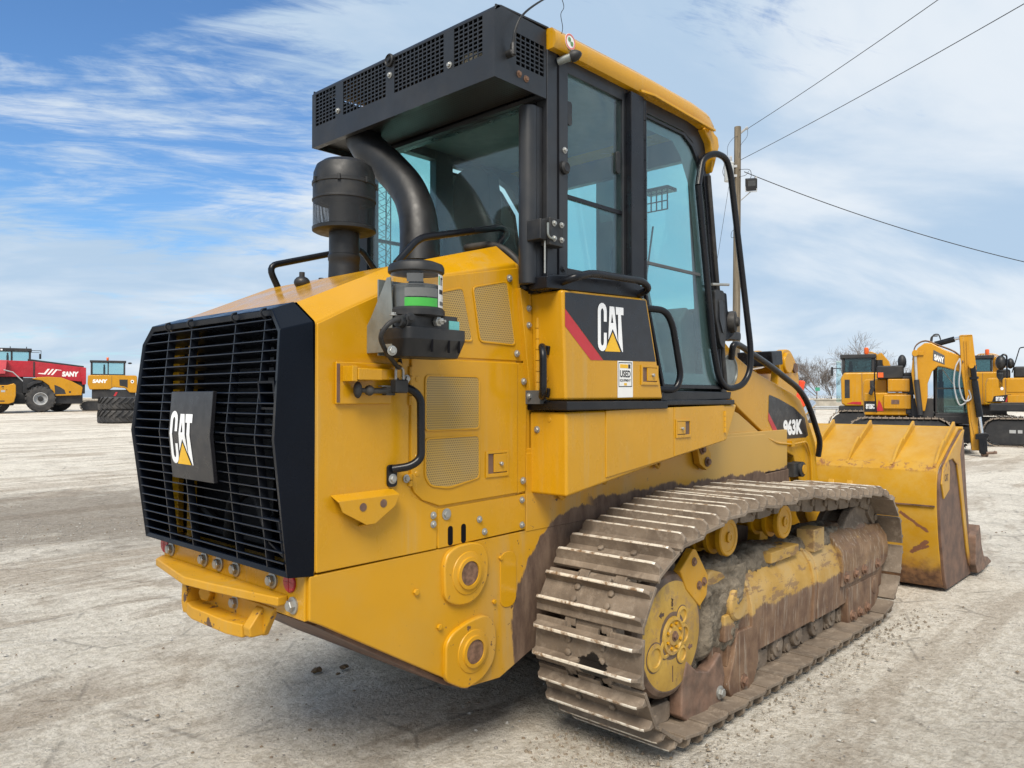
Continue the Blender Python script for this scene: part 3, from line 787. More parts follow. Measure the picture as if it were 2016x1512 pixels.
# logo panel folded along its middle
xp, xm = 1.322, 1.304
pan = MB().py([(xp, 1.215), (xm, 1.388), (xp - 0.006, 1.552), (xp + 0.01, 1.552), (xm + 0.016, 1.388), (xp + 0.016, 1.215)], 2.712, 3.062).build("logo_panel", M['decal_black'], bez, 0.002)
def cat_logo(parent, o, U, V, Hh, out, on_fold=None, fold_at=0.0):
    """the three letters and the triangle, at height Hh; out is the outward normal.
    On a folded panel every outline is cut along the fold so that the print lies on both halves."""
    U, V, o, out = Vector(U), Vector(V), Vector(o), Vector(out)
    def P(a, c):
        q = o + U * (a * Hh) + V * (c * Hh)
        if on_fold: q = on_fold(q)
        return q + out * 0.0015
    def clip(poly, up):
        r = []
        for i in range(len(poly)):
            p, q = poly[i], poly[(i + 1) % len(poly)]
            ip = (p[1] >= fold_at) == up or p[1] == fold_at; iq = (q[1] >= fold_at) == up or q[1] == fold_at
            if ip: r.append(p)
            if ip != iq:
                t = (fold_at - p[1]) / (q[1] - p[1]); r.append((p[0] + (q[0] - p[0]) * t, fold_at))
        return r
    def draw(name, polys, mat):
        m = MB()
        for poly in polys:
            for part in ((clip(poly, True), clip(poly, False)) if on_fold else (poly,)):
                if len(part) >= 3: m.add([P(a, c) for a, c in part], [list(range(len(part)))])
        m.build(name, M[mat], parent, smooth=False)
    def arc(ca, cb, rx, ry, t0, t1, n=7): return [(ca + rx * cos(radians(t0 + (t1 - t0) * k / n)), cb + ry * sin(radians(t0 + (t1 - t0) * k / n))) for k in range(n + 1)]
    ou = [(0.31, 0.615)] + arc(0.155, 0.84, 0.155, 0.16, 0, 180) + arc(0.155, 0.16, 0.155, 0.16, 180, 360) + [(0.31, 0.385)]
    inn = [(0.207, 0.615)] + arc(0.155, 0.80, 0.052, 0.085, 0, 180) + arc(0.155, 0.20, 0.052, 0.085, 180, 360) + [(0.207, 0.385)]
    draw("letter_c", [[ou[i], ou[i + 1], inn[i + 1], inn[i]] for i in range(len(ou) - 1)], 'white')
    draw("letter_a", [[(0.41, 0.945), (0.497, 0.945), (0.497, 0.80), (0.462, 0.60), (0.435, 0.345), (0.365, 0.245)], [(0.497, 0.945), (0.58, 0.945), (0.705, 0.205), (0.615, 0.345), (0.545, 0.60), (0.497, 0.80)],
                      [(0.462, 0.60), (0.545, 0.60), (0.615, 0.345), (0.52, 0.475), (0.435, 0.345)]], 'white')
    draw("letter_t", [[(0.628, 0.945), (0.915, 0.945), (0.915, 0.785), (0.640, 0.785)], [(0.715, 0.785), (0.822, 0.785), (0.895, 0.0), (0.862, 0.0), (0.722, 0.215)]], 'white')
    draw("logo_triangle", [[(0.245, 0.0), (0.52, 0.405), (0.80, 0.0)]], 'decal_yellow')
def fold(q):
    z = q.z
    x = xm + (xp - xm) * (1.388 - z) / 0.173 if z < 1.388 else xm + (xp - 0.006 - xm) * (z - 1.388) / 0.164
    return Vector((x, q.y, z))
cat_logo(pan, (1.3, 3.046, 1.272), (0, -1, 0), (0, 0, 1), 0.205, (-1, 0, 0), fold, (1.388 - 1.272) / 0.205)
# cooling pack behind the bars
core = MB().box(1.62, 1.68, 2.34, mir(2.34), 0.95, 1.82).build("radiator", M['fin'], loader)
MB().box(1.445, 1.70, HY + 0.012, HY + 0.02, 0.945, 1.78).box(1.445, 1.70, mir(HY) - 0.02, mir(HY) - 0.012, 0.945, 1.78).box(1.49, 1.70, HY + 0.03, mir(HY) - 0.03, 0.93, 0.945).box(1.70, 1.71, HY + 0.02, mir(HY) - 0.02, 0.93, 1.88).prism([(1.49, 2.43, 1.860), (1.70, 2.43, 1.94), (1.70, mir(2.43), 1.94), (1.49, mir(2.43), 1.860)], (0, 0, -0.008)).build("inner_shroud", M['dark'], core)
for y, w in ((3.32, 0.030), (3.185, 0.022)):
    MB().box(1.445, 1.470, y - w, y + w, 0.95, 1.78).build("cooler_post", Y, core, 0.003)
for k in range(9):
    z = 1.22 + k * 0.062
    for yy in (2.55,):
        pts = [(1.56 - 0.0 * t, yy + 0.075 * cos(radians(t)), z + 0.03 * sin(radians(t))) for t in range(0, 190, 15)]
        MB().tube(pts, 0.006, 6).build("cooler_bend", M['slat'], core)
MB().box(1.53, 1.60, 2.66, 2.72, 0.95, 1.80).box(1.54, 1.60, 2.36, mir(2.36), 0.955, 0.985).box(1.53, 1.6, 2.36, 2.40, 0.95, 1.8).build("cooler_frame", M['black'], core, 0.003)
MB().tube(spline([(1.52, 2.98, 0.97), (1.50, 2.90, 1.12), (1.53, 2.80, 1.16), (1.52, 2.68, 1.05), (1.5, 2.58, 0.98)], 6), 0.026, 10).tube(spline([(1.50, 2.50, 0.95), (1.49, 2.44, 1.06), (1.52, 2.36, 1.1)], 6), 0.02, 8).tube(spline([(1.5, 3.3, 0.96), (1.5, 3.2, 1.06), (1.52, 3.1, 1.02)], 6), 0.02, 8).build("coolant_hose", M['rubber'], core)
MB().box(1.50, 1.53, 2.46, 2.60, 1.03, 1.09).box(1.50, 1.53, 2.36, 2.45, 0.955, 0.985).build("cooler_bracket", M['black'], core, 0.002)

# ---- hood
def hz(x): return 1.868 + (x - 1.468) * 0.372 if x < 2.0 else 2.066 + (x - 2.0) * 0.29
hood = MB()
secs = []
for x, lowz, topz, shz in ((1.480, 0.925, 1.868, 1.79), (1.90, 0.93, 2.050, 1.985), (2.50, 0.94, 2.215, 2.125)):
    secs.append([Vector(p) for p in ((x, HY, lowz), (x, HY, shz), (x, 2.42, topz), (x, mir(2.42), topz), (x, mir(HY), shz), (x, mir(HY), lowz))])
hood.loft(secs, cap=False)
hood.prism([(2.505, HY + 0.004, 0.95), (2.505, HY + 0.004, 2.12), (2.505, 2.42, 2.20), (2.505, mir(2.42), 2.20), (2.505, mir(HY) - 0.004, 2.12), (2.505, mir(HY) - 0.004, 0.95)], (0.03, 0, 0))
hd = hood.build("hood", Y, loader, 0.010, 3, sharp=12)
P4 = HY - 0.004
# the service panels stand 4 mm proud of the hood with open joints between them
rp = [(1.486, 0.925), (1.486, 1.785), (1.62, 1.85), (1.893, 1.975), (1.893, 1.20), (1.91, 1.15), (2.036, 1.09), (2.036, 0.930)]
MB().py(rp, P4, HY + 0.01).build("rear_side_panel", Y, hd, 0.004)
up = [(1.900, 1.690), (1.900, 1.98), (2.06, 2.015), (2.515, 2.105), (2.535, 1.95), (2.572, 1.690)]
MB().py(up, P4, HY + 0.01).build("upper_side_panel", Y, hd, 0.004)
dp = [(1.900, 1.682), (2.505, 1.682), (2.505, 1.108), (2.045, 1.098), (1.955, 1.13), (1.915, 1.165), (1.900, 1.205)]
door = MB().py(dp, P4 - 0.006, HY + 0.01).build("engine_door", Y, hd, 0.005)
MB().py([(2.509, 1.682), (2.572, 1.682), (2.56, 1.112), (2.509, 1.106)], P4 - 0.001, HY + 0.01).build("door_post", Y, hd, 0.003)
lowp = MB().ring([(2.043, P4, 1.086), (2.56, P4, 1.098), (2.56, P4, 0.940), (2.19, P4, 0.932), (2.165, P4, 0.931), (2.10, P4, 0.93), (2.043, P4, 0.928)],
                 [(2.043, P4, 1.086), (2.56, P4, 1.098), (2.56, P4, 0.940), (2.19, P4, 0.932), (2.165, P4, 0.931), (2.10, P4, 0.93), (2.043, P4, 0.928)], (0, 0.01, 0))
lowp = MB().py([(2.043, 1.086), (2.56, 1.100), (2.56, 0.942), (2.043, 0.930)], P4, HY + 0.01).build("lower_side_panel", Y, hd, 0.003)
for x in (2.107, 2.18):
    MB().py(rrect(x - 0.013, x + 0.013, 0.934, 1.012, 0.012), P4 - 0.0015, P4 + 0.001).build("slot", M['dark'], hd, smooth=False)
for x, z, r in ((2.085, 1.062, 0.016), (2.27, 1.02, 0.010), (2.30, 0.965, 0.010), (2.535, 1.075, 0.010), (2.535, 0.965, 0.010), (2.015, 1.065, 0.010), (2.015, 1.03, 0.010)):
    bolt(hd, x, P4 - 0.001, z, r=r, mat='zinc')
for x, z in ((2.452, 2.05), (2.500, 1.722), (2.545, 1.60), (2.540, 1.16), (1.878, 1.60), (1.878, 1.22)): bolt(hd, x, P4 - 0.003, z, r=0.011)
# perforated windows
def perf(pts, yy, name="perforated_screen", parent=hd, mat='perf'):
    MB().py(pts, yy - 0.0025, yy).build(name, M[mat], parent, smooth=False)
    c = Vector((sum(p[0] for p in pts) / len(pts), 0, sum(p[1] for p in pts) / len(pts)))
    big = []
    for x, z in pts:
        d = Vector((x - c.x, 0, z - c.z)); d = d * (1 + 0.009 / d.length); big.append((c.x + d.x, yy, c.z + d.z))
    MB().ring(big, [(x, yy, z) for x, z in pts], (0, -0.0045, 0)).build("screen_rim", Y, parent, 0.002)
perf(round_poly([(1.972, 1.612), (2.258, 1.612), (2.258, 1.402), (1.972, 1.402)], 0.02), P4 - 0.007)
perf(round_poly([(1.972, 1.364), (2.258, 1.368), (2.258, 1.195), (2.09, 1.172), (1.998, 1.185), (1.972, 1.22)], 0.02), P4 - 0.007)
perf(round_poly([(2.234, 1.985), (2.434, 2.030), (2.486, 1.762), (2.275, 1.768)], 0.02), P4 - 0.001)
perf(round_poly([(2.05, 1.945), (2.17, 1.975), (2.225, 1.765), (2.05, 1.77)], 0.02), P4 - 0.001)
for z in (1.60, 1.54, 1.30, 1.235):
    MB().lathe((1.93, P4 - 0.005, z), (0, -1, 0), [(0.013, 0), (0.011, 0.003), (1e-4, 0.004)], 14).build("rivet", Y, hd)
def hinge(x, z0, z1, yy, n, parent, ax=(0, 0, 1)):
    for k in range(n):
        a = z0 + (z1 - z0) * k / n; c = z0 + (z1 - z0) * (k + 1) / n - 0.003
        MB().cyl((x, yy, a), (x, yy, c), 0.010, n=12).build("hinge_knuckle", Y, parent)
hinge(1.897, 1.50, 1.65, P4 - 0.003, 4, hd); hinge(1.897, 1.19, 1.24, P4 - 0.003, 2, hd)
def latch(x0, x1, z0, z1, yy, parent, flip=False):
    """recessed paddle latch: raised rim, dark finger pocket, paddle and lock"""
    rim = MB().ring([(x0, yy, z0), (x1, yy, z0), (x1, yy, z1), (x0, yy, z1)],
              [(x0 + 0.014, yy, z0 + 0.016), (x1 - 0.010, yy, z0 + 0.016), (x1 - 0.010, yy, z1 - 0.012), (x0 + 0.014, yy, z1 - 0.012)], (0, -0.006, 0)).build("latch_rim", Y, parent, 0.002)
    xm_ = x0 + (x1 - x0) * (0.62 if flip else 0.34)
    MB().box(x0 + 0.014, x1 - 0.010, yy - 0.001, yy, z0 + 0.016, z1 - 0.012).build("latch_pocket", M['wear'], parent, smooth=False)
    a, c = (x0 + 0.016, xm_) if flip else (xm_, x1 - 0.012)
    MB().box(a, c, yy - 0.007, yy - 0.0005, z0 + 0.020, z1 - 0.014).build("latch_paddle", Y, parent, 0.002)
    bolt(parent, (a + c) / 2, yy - 0.007, (z0 + z1) / 2, r=0.009, washer=False)
latch(2.300, 2.440, 1.190, 1.302, P4 - 0.006, door)
# folded bracket below the door
o = MB().py([(1.543, 1.17), (1.811, 1.172), (1.79, 1.13), (1.70, 1.075), (1.66, 1.075), (1.56, 1.13)], HY - 0.052, HY - 0.046)
o.prism([(1.543, HY - 0.05, 1.17), (1.811, HY - 0.05, 1.172), (1.811, P4, 1.190), (1.543, P4, 1.188)], (0, 0, -0.006))
o.prism([(1.66, HY - 0.05, 1.081), (1.70, HY - 0.05, 1.081), (1.70, P4, 1.070), (1.66, P4, 1.070)], (0, 0, -0.006))
br = o.build("step_bracket", Y, hd, 0.002)
for x, z in ((1.645, 1.14), (1.735, 1.145)): MB().cyl((x, HY - 0.0535, z), (x, HY - 0.045, z), 0.015, n=18).build("bracket_hole", M['wear'], hd)
# latch box with rubber strap and padlock
lb = MB(); lb.box(1.555, 1.80, HY - 0.018, P4, 1.505, 1.655)
lb.box(1.60, 1.705, HY - 0.085, HY - 0.018, 1.590, 1.632).box(1.705, 1.80, HY - 0.045, HY - 0.018, 1.592, 1.634)
lbx = lb.build("lock_box", Y, hd, 0.004)
MB().box(1.578, 1.60, HY - 0.08, HY - 0.018, 1.585, 1.64).build("lock_box_wall", Y, hd, 0.003)
MB().box(1.556, 1.568, HY - 0.0195, HY - 0.017, 1.512, 1.648).build("lock_box_slot", M['wear'], hd)
st = MB(); st.tube([(1.625, HY - 0.05, 1.555), (1.68, HY - 0.055, 1.553), (1.77, HY - 0.045, 1.553)], [0.008, 0.010, 0.012], 10)
st.sph((1.622, HY - 0.05, 1.556), 0.016, 12, 8, 1.9).sph((1.668, HY - 0.055, 1.554), 0.019, 12, 8)
st.box(1.745, 1.785, HY - 0.055, HY - 0.03, 1.537, 1.569)
st.build("rubber_strap", M['rubber'], hd)
MB().box(1.735, 1.775, HY - 0.04, HY - 0.018, 1.568, 1.573).build("strap_clip", M['zinc'], hd)
pl = MB().box(1.765, 1.825, HY - 0.085, HY - 0.05, 1.545, 1.595).build("padlock", M['plastic'], hd, 0.006)
MB().tube(fillet([(1.777, HY - 0.068, 1.592), (1.777, HY - 0.068, 1.64), (1.812, HY - 0.068, 1.64), (1.812, HY - 0.068, 1.592)], 0.018), 0.005, 8).build("padlock_shackle", M['zinc'], hd)
MB().py(rrect(1.775, 1.815, 1.60, 1.66, 0.018), HY - 0.064, HY - 0.058).build("hasp", Y, hd, 0.002)
# black grab handle
hn = MB().tube(fillet([(1.80, P4 - 0.012, 1.568), (1.845, P4 - 0.055, 1.568), (1.888, P4 - 0.075, 1.53), (1.890, P4 - 0.075, 1.30), (1.852, P4 - 0.06, 1.272), (1.806, P4 - 0.012, 1.262)], 0.04), 0.0155, 12)
hn.py(rrect(1.785, 1.828, 1.195, 1.278, 0.014), P4 - 0.010, P4).py(rrect(1.795, 1.838, 1.545, 1.605, 0.014), P4 - 0.010, P4)
h = hn.build("grab_handle", M['black'], hd)
bolt(hd, 1.806, P4 - 0.010, 1.225, r=0.013)
# upper rear crown panel (seams only) and rubber seal to the cab
for yy in (2.42,):
    MB().prism([(1.888, HY - 0.003, 1.985), (1.894, HY - 0.003, 1.987), (1.894, 2.418, 2.051), (1.888, 2.418, 2.049)], (0, 0, 0.0035)).build("hood_seam", M['dark'], hd, smooth=False)
MB().tube(spline([(2.50, 2.62, 2.235), (2.515, 2.45, 2.225), (2.53, 2.34, 2.16), (2.545, HY - 0.005, 2.08), (2.552, HY - 0.01, 2.01)], 6), 0.016, 10).build("rubber_seal", M['rubber'], hd)
# hood top fittings
MB().tube(fillet([(1.951, 2.45, 2.07), (2.071, 2.45, 2.192), (2.559, 2.45, 2.314), (2.612, 2.45, 2.298), (2.52, 2.45, 2.20)], 0.05), 0.0155, 12).build("hood_handrail", M['black'], hd)
MB().tube(fillet([(1.93, mir(2.45), 2.04), (1.872, mir(2.45), 2.150), (2.40, mir(2.45), 2.31), (2.5, mir(2.45), 2.2)], 0.05), 0.0155, 12).build("hood_handrail", M['black'], hd)
MB().sph((1.83, 2.95, 2.03), 0.035, 14, 8, 0.8).cyl((1.83, 2.95, 2.03), (1.83, 2.95, 2.075), 0.012).build("hood_cap", M['plastic'], hd)
for x, y in ((1.96, 3.0), (1.90, 3.02)): bolt(hd, x, y, hz(x) + 0.002, (0, 0, 1), 0.014, 'plastic', 0.012)

# ---- intake precleaner and air duct on the hood
ax, ay = 2.0, CY
pc = MB().lathe((ax, ay, 2.06), (0, 0, 1), [(0.070, 0), (0.068, 0.05), (0.068, 0.075), (0.071, 0.08), (0.071, 0.10), (0.067, 0.105), (0.067, 0.22)], 28).build("intake_stack", M['duct'], loader)
MB().lathe((ax, ay, 2.262), (0, 0, 1), [(0.067, 0), (0.128, 0.0), (0.140, 0.006), (0.141, 0.020), (0.134, 0.024), (0.067, 0.024)], 36).build("intake_base", M['plastic'], pc)
def mesh_mat():
    m, nt, b = new_mat('intake_wire_mesh'); g = NT(nt)
    nt.nodes.remove(b); out = nt.nodes["Material Output"]
    tc = g.N("ShaderNodeNewGeometry"); x, y, z = g.xyz()
    ang = g.math('ARCTAN2', g.math('SUBTRACT', y, ay), g.math('SUBTRACT', x, ax))
    u = g.math('MULTIPLY', ang, 22.0); v = g.math('MULTIPLY', z, 150.0)
    a = g.math('SUBTRACT', g.math('FRACT', g.math('ADD', u, v)), 0.5); c = g.math('SUBTRACT', g.math('FRACT', g.math('SUBTRACT', v, u)), 0.5)
    w = g.math('MAXIMUM', g.math('ABSOLUTE', a), g.math('ABSOLUTE', c))
    solid = g.math('GREATER_THAN', w, 0.30)
    p = g.N("ShaderNodeBsdfPrincipled"); p.inputs['Base Color'].default_value = (0.015, 0.016, 0.018, 1); p.inputs['Roughness'].default_value = 0.45
    t = g.N("ShaderNodeBsdfTransparent"); mx = g.N("ShaderNodeMixShader")
    g.L(solid, mx.inputs[0]); g.L(t.outputs[0], mx.inputs[1]); g.L(p.outputs[0], mx.inputs[2]); g.L(mx.outputs[0], out.inputs[0])
    return m
MB().lathe((ax, ay, 2.285), (0, 0, 1), [(0.137, 0), (0.137, 0.115)], 48, False).build("intake_mesh", mesh_mat(), pc)
MB().lathe((ax, ay, 2.285), (0, 0, 1), [(0.067, 0), (0.067, 0.10), (0.10, 0.114)], 28, False).build("intake_core", M['plastic'], pc)
hdm = MB().lathe((ax, ay, 2.398), (0, 0, 1), [(0.137, 0), (0.141, 0.002), (0.141, 0.008), (0.138, 0.012), (0.138, 0.070), (0.142, 0.072), (0.142, 0.084), (0.137, 0.088), (0.135, 0.125), (0.122, 0.160), (0.095, 0.180), (0.05, 0.188), (1e-4, 0.19)], 40)
hdm.build("intake_head", M['plastic'], pc, sharp=25)
for k in range(7):
    t = radians(20 + 360 * k / 7)
    d = Vector((cos(t), sin(t), 0)); c = Vector((ax, ay, 2.478)) + d * 0.143
    MB().obox(c, d * 0.006, Vector((-d.y, d.x, 0)) * 0.007, (0, 0, 0.013)).build("intake_clip", M['plastic'], pc, 0.002)
dpath = spline([(2.36, 2.79, 2.16), (2.37, 2.80, 2.28), (2.385, 2.84, 2.42), (2.39, 2.92, 2.55), (2.38, 3.04, 2.67), (2.35, 3.16, 2.78), (2.34, 3.22, 2.86)], 8)
MB().tube(dpath, [0.098 - 0.010 * min(1, i / 20) for i in range(len(dpath))], 24).build("air_duct", M['duct'], loader, sharp=60)

# ---- air conditioner guard over the rear window
AX0, AX1, AY0, AY1 = 2.222, 2.545, 2.160, 3.492
ac = MB().py([(AX0, 3.105), (AX0 + 0.006, 3.122), (AX0 + 0.02, 3.134), (AX0 + 0.04, 3.14), (AX1 + 0.02, 3.155), (AX1 + 0.02, 3.145), (AX0 + 0.04, 3.13), (AX0 + 0.008, 3.105)], AY0, AY1).build("condenser_guard", M['charcoal'], loader, 0.003)
wins = [(3.280, 3.458, 6, 9), (2.872, 3.214, 12, 9), (2.468, 2.808, 12, 9), (2.230, 2.402, 6, 9)]
ys = [AY0] + sorted([w[0] for w in wins] + [w[1] for w in wins]) + [AY1]
WZ0, WZ1 = 2.938, 3.104
fr = MB().box(AX0, AX0 + 0.008, AY0, AY1, 2.832, WZ0)
for i in range(0, len(ys) - 1, 2): fr.box(AX0, AX0 + 0.008, ys[i], ys[i + 1], WZ0, WZ1)
fr.box(AX0, AX0 + 0.008, AY0, AY1, WZ1, 3.112)
fr.build("guard_rear_panel", M['charcoal'], ac, smooth=False)
def lattice(y0, y1, n, m_):
    b = MB()
    for i in range(1, n): b.box(AX0 + 0.0015, AX0 + 0.006, y0 + (y1 - y0) * i / n - 0.003, y0 + (y1 - y0) * i / n + 0.003, WZ0, WZ1)
    for j in range(1, m_): b.box(AX0 + 0.002, AX0 + 0.0065, y0, y1, WZ0 + (WZ1 - WZ0) * j / m_ - 0.003, WZ0 + (WZ1 - WZ0) * j / m_ + 0.003)
    b.build("guard_lattice", M['charcoal'], ac, smooth=False)
for w in wins: lattice(*w)
sp = MB().box(AX0 + 0.008, AX1, AY0, AY0 + 0.007, 2.832, 2.922).box(AX0 + 0.008, 2.352, AY0, AY0 + 0.007, 2.922, 3.056).box(2.530, AX1, AY0, AY0 + 0.007, 2.922, 3.056).box(AX0 + 0.008, AX1, AY0, AY0 + 0.007, 3.056, 3.132)
sp.build("guard_side_panel", M['charcoal'], ac, smooth=False)
b = MB()
for i in range(1, 6): x = 2.352 + 0.178 * i / 6; b.box(x - 0.003, x + 0.003, AY0 + 0.001, AY0 + 0.006, 2.922, 3.056)
for j in range(1, 7): z = 2.922 + 0.134 * j / 7; b.box(2.352, 2.530, AY0 + 0.0015, AY0 + 0.0065, z - 0.003, z + 0.003)
b.build("guard_lattice", M['charcoal'], ac, smooth=False)
MB().box(AX0 + 0.008, AX1, AY1 - 0.007, AY1, 2.832, 3.132).build("guard_side_panel", M['charcoal'], ac, smooth=False)
MB().box(AX0 + 0.008, AX1 - 0.02, AY0 + 0.008, AY1 - 0.008, 2.862, 2.868).build("guard_floor", M['perf_dark'], ac, smooth=False)
MB().box(AX0 + 0.008, AX0 + 0.03, AY0 + 0.008, AY1 - 0.008, 2.832, 2.838).box(AX1 - 0.025, AX1, AY0 + 0.008, AY1 - 0.008, 2.832, 2.85).build("guard_lip", M['charcoal'], ac, smooth=False)
cd = MB().box(2.33, 2.50, 2.25, 3.40, 2.87, 2.965)
cd.lathe((2.36, 2.40, 2.965), (0, 0, 1), [(0.07, 0), (0.07, 0.05), (0.05, 0.065)], 20).lathe((2.36, 3.02, 2.94), (0, 1, 0), [(0.05, -0.13), (0.06, -0.12), (0.06, 0.12), (0.05, 0.13)], 20)
cd.build("condenser", M['condenser'], ac, 0.004)
MB().box(AX1 - 0.012, AX1 - 0.006, AY0 + 0.01, AY1 - 0.01, 2.87, 3.13).build("guard_back", M['dark'], ac)
for y, z in ((3.257, 2.969), (2.430, 2.956), (2.84, 3.03)): bolt(ac, AX0, y, z, (-1, 0, 0), 0.010, 'zinc')
for x, z in ((2.368, 2.885), (2.413, 2.878)): bolt(ac, x, AY0, z, r=0.010, mat='rust')
MB().lathe((AX0, 2.838, 3.098), (-1, 0, 0), [(0.030, 0), (0.030, 0.010), (0.024, 0.014), (0.020, 0.008), (0.012, 0.008), (0.010, 0.016), (1e-4, 0.016)], 24).build("rear_camera", M['plastic'], ac)
ant = MB().lathe((2.30, AY0, 2.945), (0, -1, 0), [(0.016, 0), (0.016, 0.03), (0.010, 0.035)], 14).lathe((2.30, AY0 - 0.03, 2.945), (0, 0, 1), [(0.012, -0.01), (0.012, 0.03), (0.008, 0.04)], 14)
ant.build("antenna_base", M['plastic'], ac)
ap = spline([(2.30, AY0 - 0.03, 2.98), (2.305, AY0 - 0.04, 3.04), (2.34, AY0 - 0.05, 3.11), (2.44, AY0 - 0.055, 3.20), (2.58, AY0 - 0.06, 3.30), (2.75, AY0 - 0.06, 3.40)], 6)
MB().tube(ap, [0.0065 - 0.004 * i / len(ap) for i in range(len(ap))], 8).build("whip_antenna", M['plastic'], ac)
MB().tube(spline([(2.56, AY0 - 0.06, 3.29), (2.60, AY0 - 0.055, 3.24), (2.585, AY0 - 0.05, 3.2), (2.61, AY0 - 0.04, 3.15), (2.60, AY0 - 0.03, 3.10)], 6), 0.0016, 5).build("loose_wire", M['plastic'], ac)

# ---- cab
SY = 2.160                                # right wall of the cab
C_ = M['charcoal']
cab = MB().box(2.56, 4.14, SY + 0.05, mir(SY) - 0.05, 1.50, 1.56).build("cab_floor", M['cabgrey'], loader)
def wall(yo, yi, rightside):
    w = MB()
    w.py([(2.552, 1.995), (2.692, 1.995), (2.692, 3.055), (2.552, 3.055)], yo, yi)                  # rear post
    w.py([(2.692, 2.990), (3.130, 2.990), (3.130, 3.055), (2.692, 3.055)], yo, yi)                  # header
    w.py([(2.692, 1.995), (3.130, 1.995), (3.130, 2.110), (2.692, 2.110)], yo, yi)                  # sill
    w.py([(3.128, 1.995), (3.262, 1.995), (3.262, 3.055), (3.128, 3.055)], yo - 0.0 , yi)           # hinge post
    w.py([(3.262, 2.985), (3.70, 2.985), (3.80, 2.95), (3.95, 2.80), (4.00, 2.80), (3.95, 3.0), (3.85, 3.055), (3.262, 3.055)], yo, yi)
    w.py([(3.95, 2.80), (4.00, 2.80), (4.19, 1.56), (4.12, 1.56)], yo, yi)
    w.py([(3.262, 1.995), (3.43, 1.50), (3.40, 1.50), (3.20, 1.995)], yo, yi)
    w.py([(3.40, 1.50), (4.19, 1.50), (4.185, 1.56), (3.42, 1.56)], yo, yi)
    return w
MB.mirror_y = lambda s: (setattr(s, 'v', [Vector((p.x, mir(p.y), p.z)) for p in s.v]), s)[1]
wall(SY, SY + 0.06, True).build("cab_frame", C_, cab, 0.004)
wall(SY, SY + 0.06, True).mirror_y().build("cab_frame", C_, cab, 0.004)
# rear frame round the back window
rr = MB()
rr.ring([(2.552, SY + 0.06, 1.99), (2.552, mir(SY) - 0.06, 1.99), (2.552, mir(SY) - 0.06, 3.06), (2.552, SY + 0.06, 3.06)],
        [(2.552, 2.30, 2.02), (2.552, mir(2.30), 2.02), (2.552, mir(2.30), 2.835), (2.552, 2.30, 2.835)], (0.05, 0, 0))
rr.build("rear_window_frame", M['black'], cab, 0.004)
MB().box(2.574, 2.579, 2.29, mir(2.29), 2.01, 2.845).build("rear_window", M['glass'], cab, smooth=False)
# front frame and windscreen
MB().ring([(4.16, SY + 0.06, 1.50), (4.16, mir(SY) - 0.06, 1.50), (3.96, mir(SY) - 0.06, 3.06), (3.96, SY + 0.06, 3.06)],
          [(4.09, SY + 0.13, 2.05), (4.09, mir(SY) - 0.13, 2.05), (3.975, mir(SY) - 0.11, 2.90), (3.975, SY + 0.11, 2.90)], (-0.05, 0, 0)).build("windscreen_frame", C_, cab, 0.004)
MB().prism([(4.125, SY + 0.10, 1.60), (4.125, mir(SY) - 0.10, 1.60), (3.955, mir(SY) - 0.10, 2.92), (3.955, SY + 0.10, 2.92)], (0.006, 0, 0)).build("windscreen", M['glass'], cab, smooth=False)
# side panes
def panes(sgn):
    f = (lambda m: m) if sgn > 0 else (lambda m: m.mirror_y())
    f(MB().box(2.680, 3.14, SY + 0.012, SY + 0.017, 2.10, 3.0)).build("side_window", M['glass'], cab, smooth=False)
    f(MB().box(2.692, 3.13, SY + 0.006, SY + 0.024, 2.425, 2.445)).build("window_rail", M['black'], cab, 0.002)
    out = [(3.285, 2.965), (3.68, 2.965), (3.78, 2.925), (3.915, 2.79), (3.955, 2.60), (4.10, 1.575), (3.455, 1.575), (3.285, 2.08)]
    pane = [(x, SY - 0.012, z) for x, z in out]
    inn = [(3.32, 2.925), (3.65, 2.925), (3.73, 2.88), (3.84, 2.74), (3.87, 2.58), (4.03, 1.63), (3.49, 1.63), (3.32, 2.10)]
    f(MB().ring([(x, SY - 0.022, z) for x, z in out], [(x + (xi - x) * 0.42, SY - 0.022, z + (zi - z) * 0.42) for (x, z), (xi, zi) in zip(out, inn)], (0, 0.022, 0))).build("door_frame", M['black'], cab, 0.004)
    f(MB().py(out, SY - 0.011, SY - 0.007)).build("door_glass", M['glass'], cab, smooth=False)
    f(MB().ring([(x, SY - 0.005, z) for x, z in out], [(x, SY - 0.005, z) for x, z in [(3.335, 2.90), (3.58, 2.90), (3.66, 2.84), (3.75, 2.70), (3.79, 2.5), (3.90, 1.66), (3.50, 1.66), (3.335, 2.12)]], (0, 0.003, 0))).build("glass_border", M['cabgrey'], cab, smooth=False)
panes(1); panes(-1)
MB().box(3.300, 3.86, SY - 0.014, SY - 0.002, 2.205, 2.222).build("door_rail", M['cabgrey'], cab, 0.002)
# hinge strip of the door
hs = MB().box(3.150, 3.262, SY - 0.035, SY, 2.09, 3.035).build("door_hinge_post", M['black'], cab, 0.004)
for k in range(9):
    z0 = 2.12 + k * 0.10
    MB().cyl((3.272, SY - 0.030, z0), (3.272, SY - 0.030, z0 + 0.096), 0.011, n=10).build("hinge_knuckle", M['black'], hs)
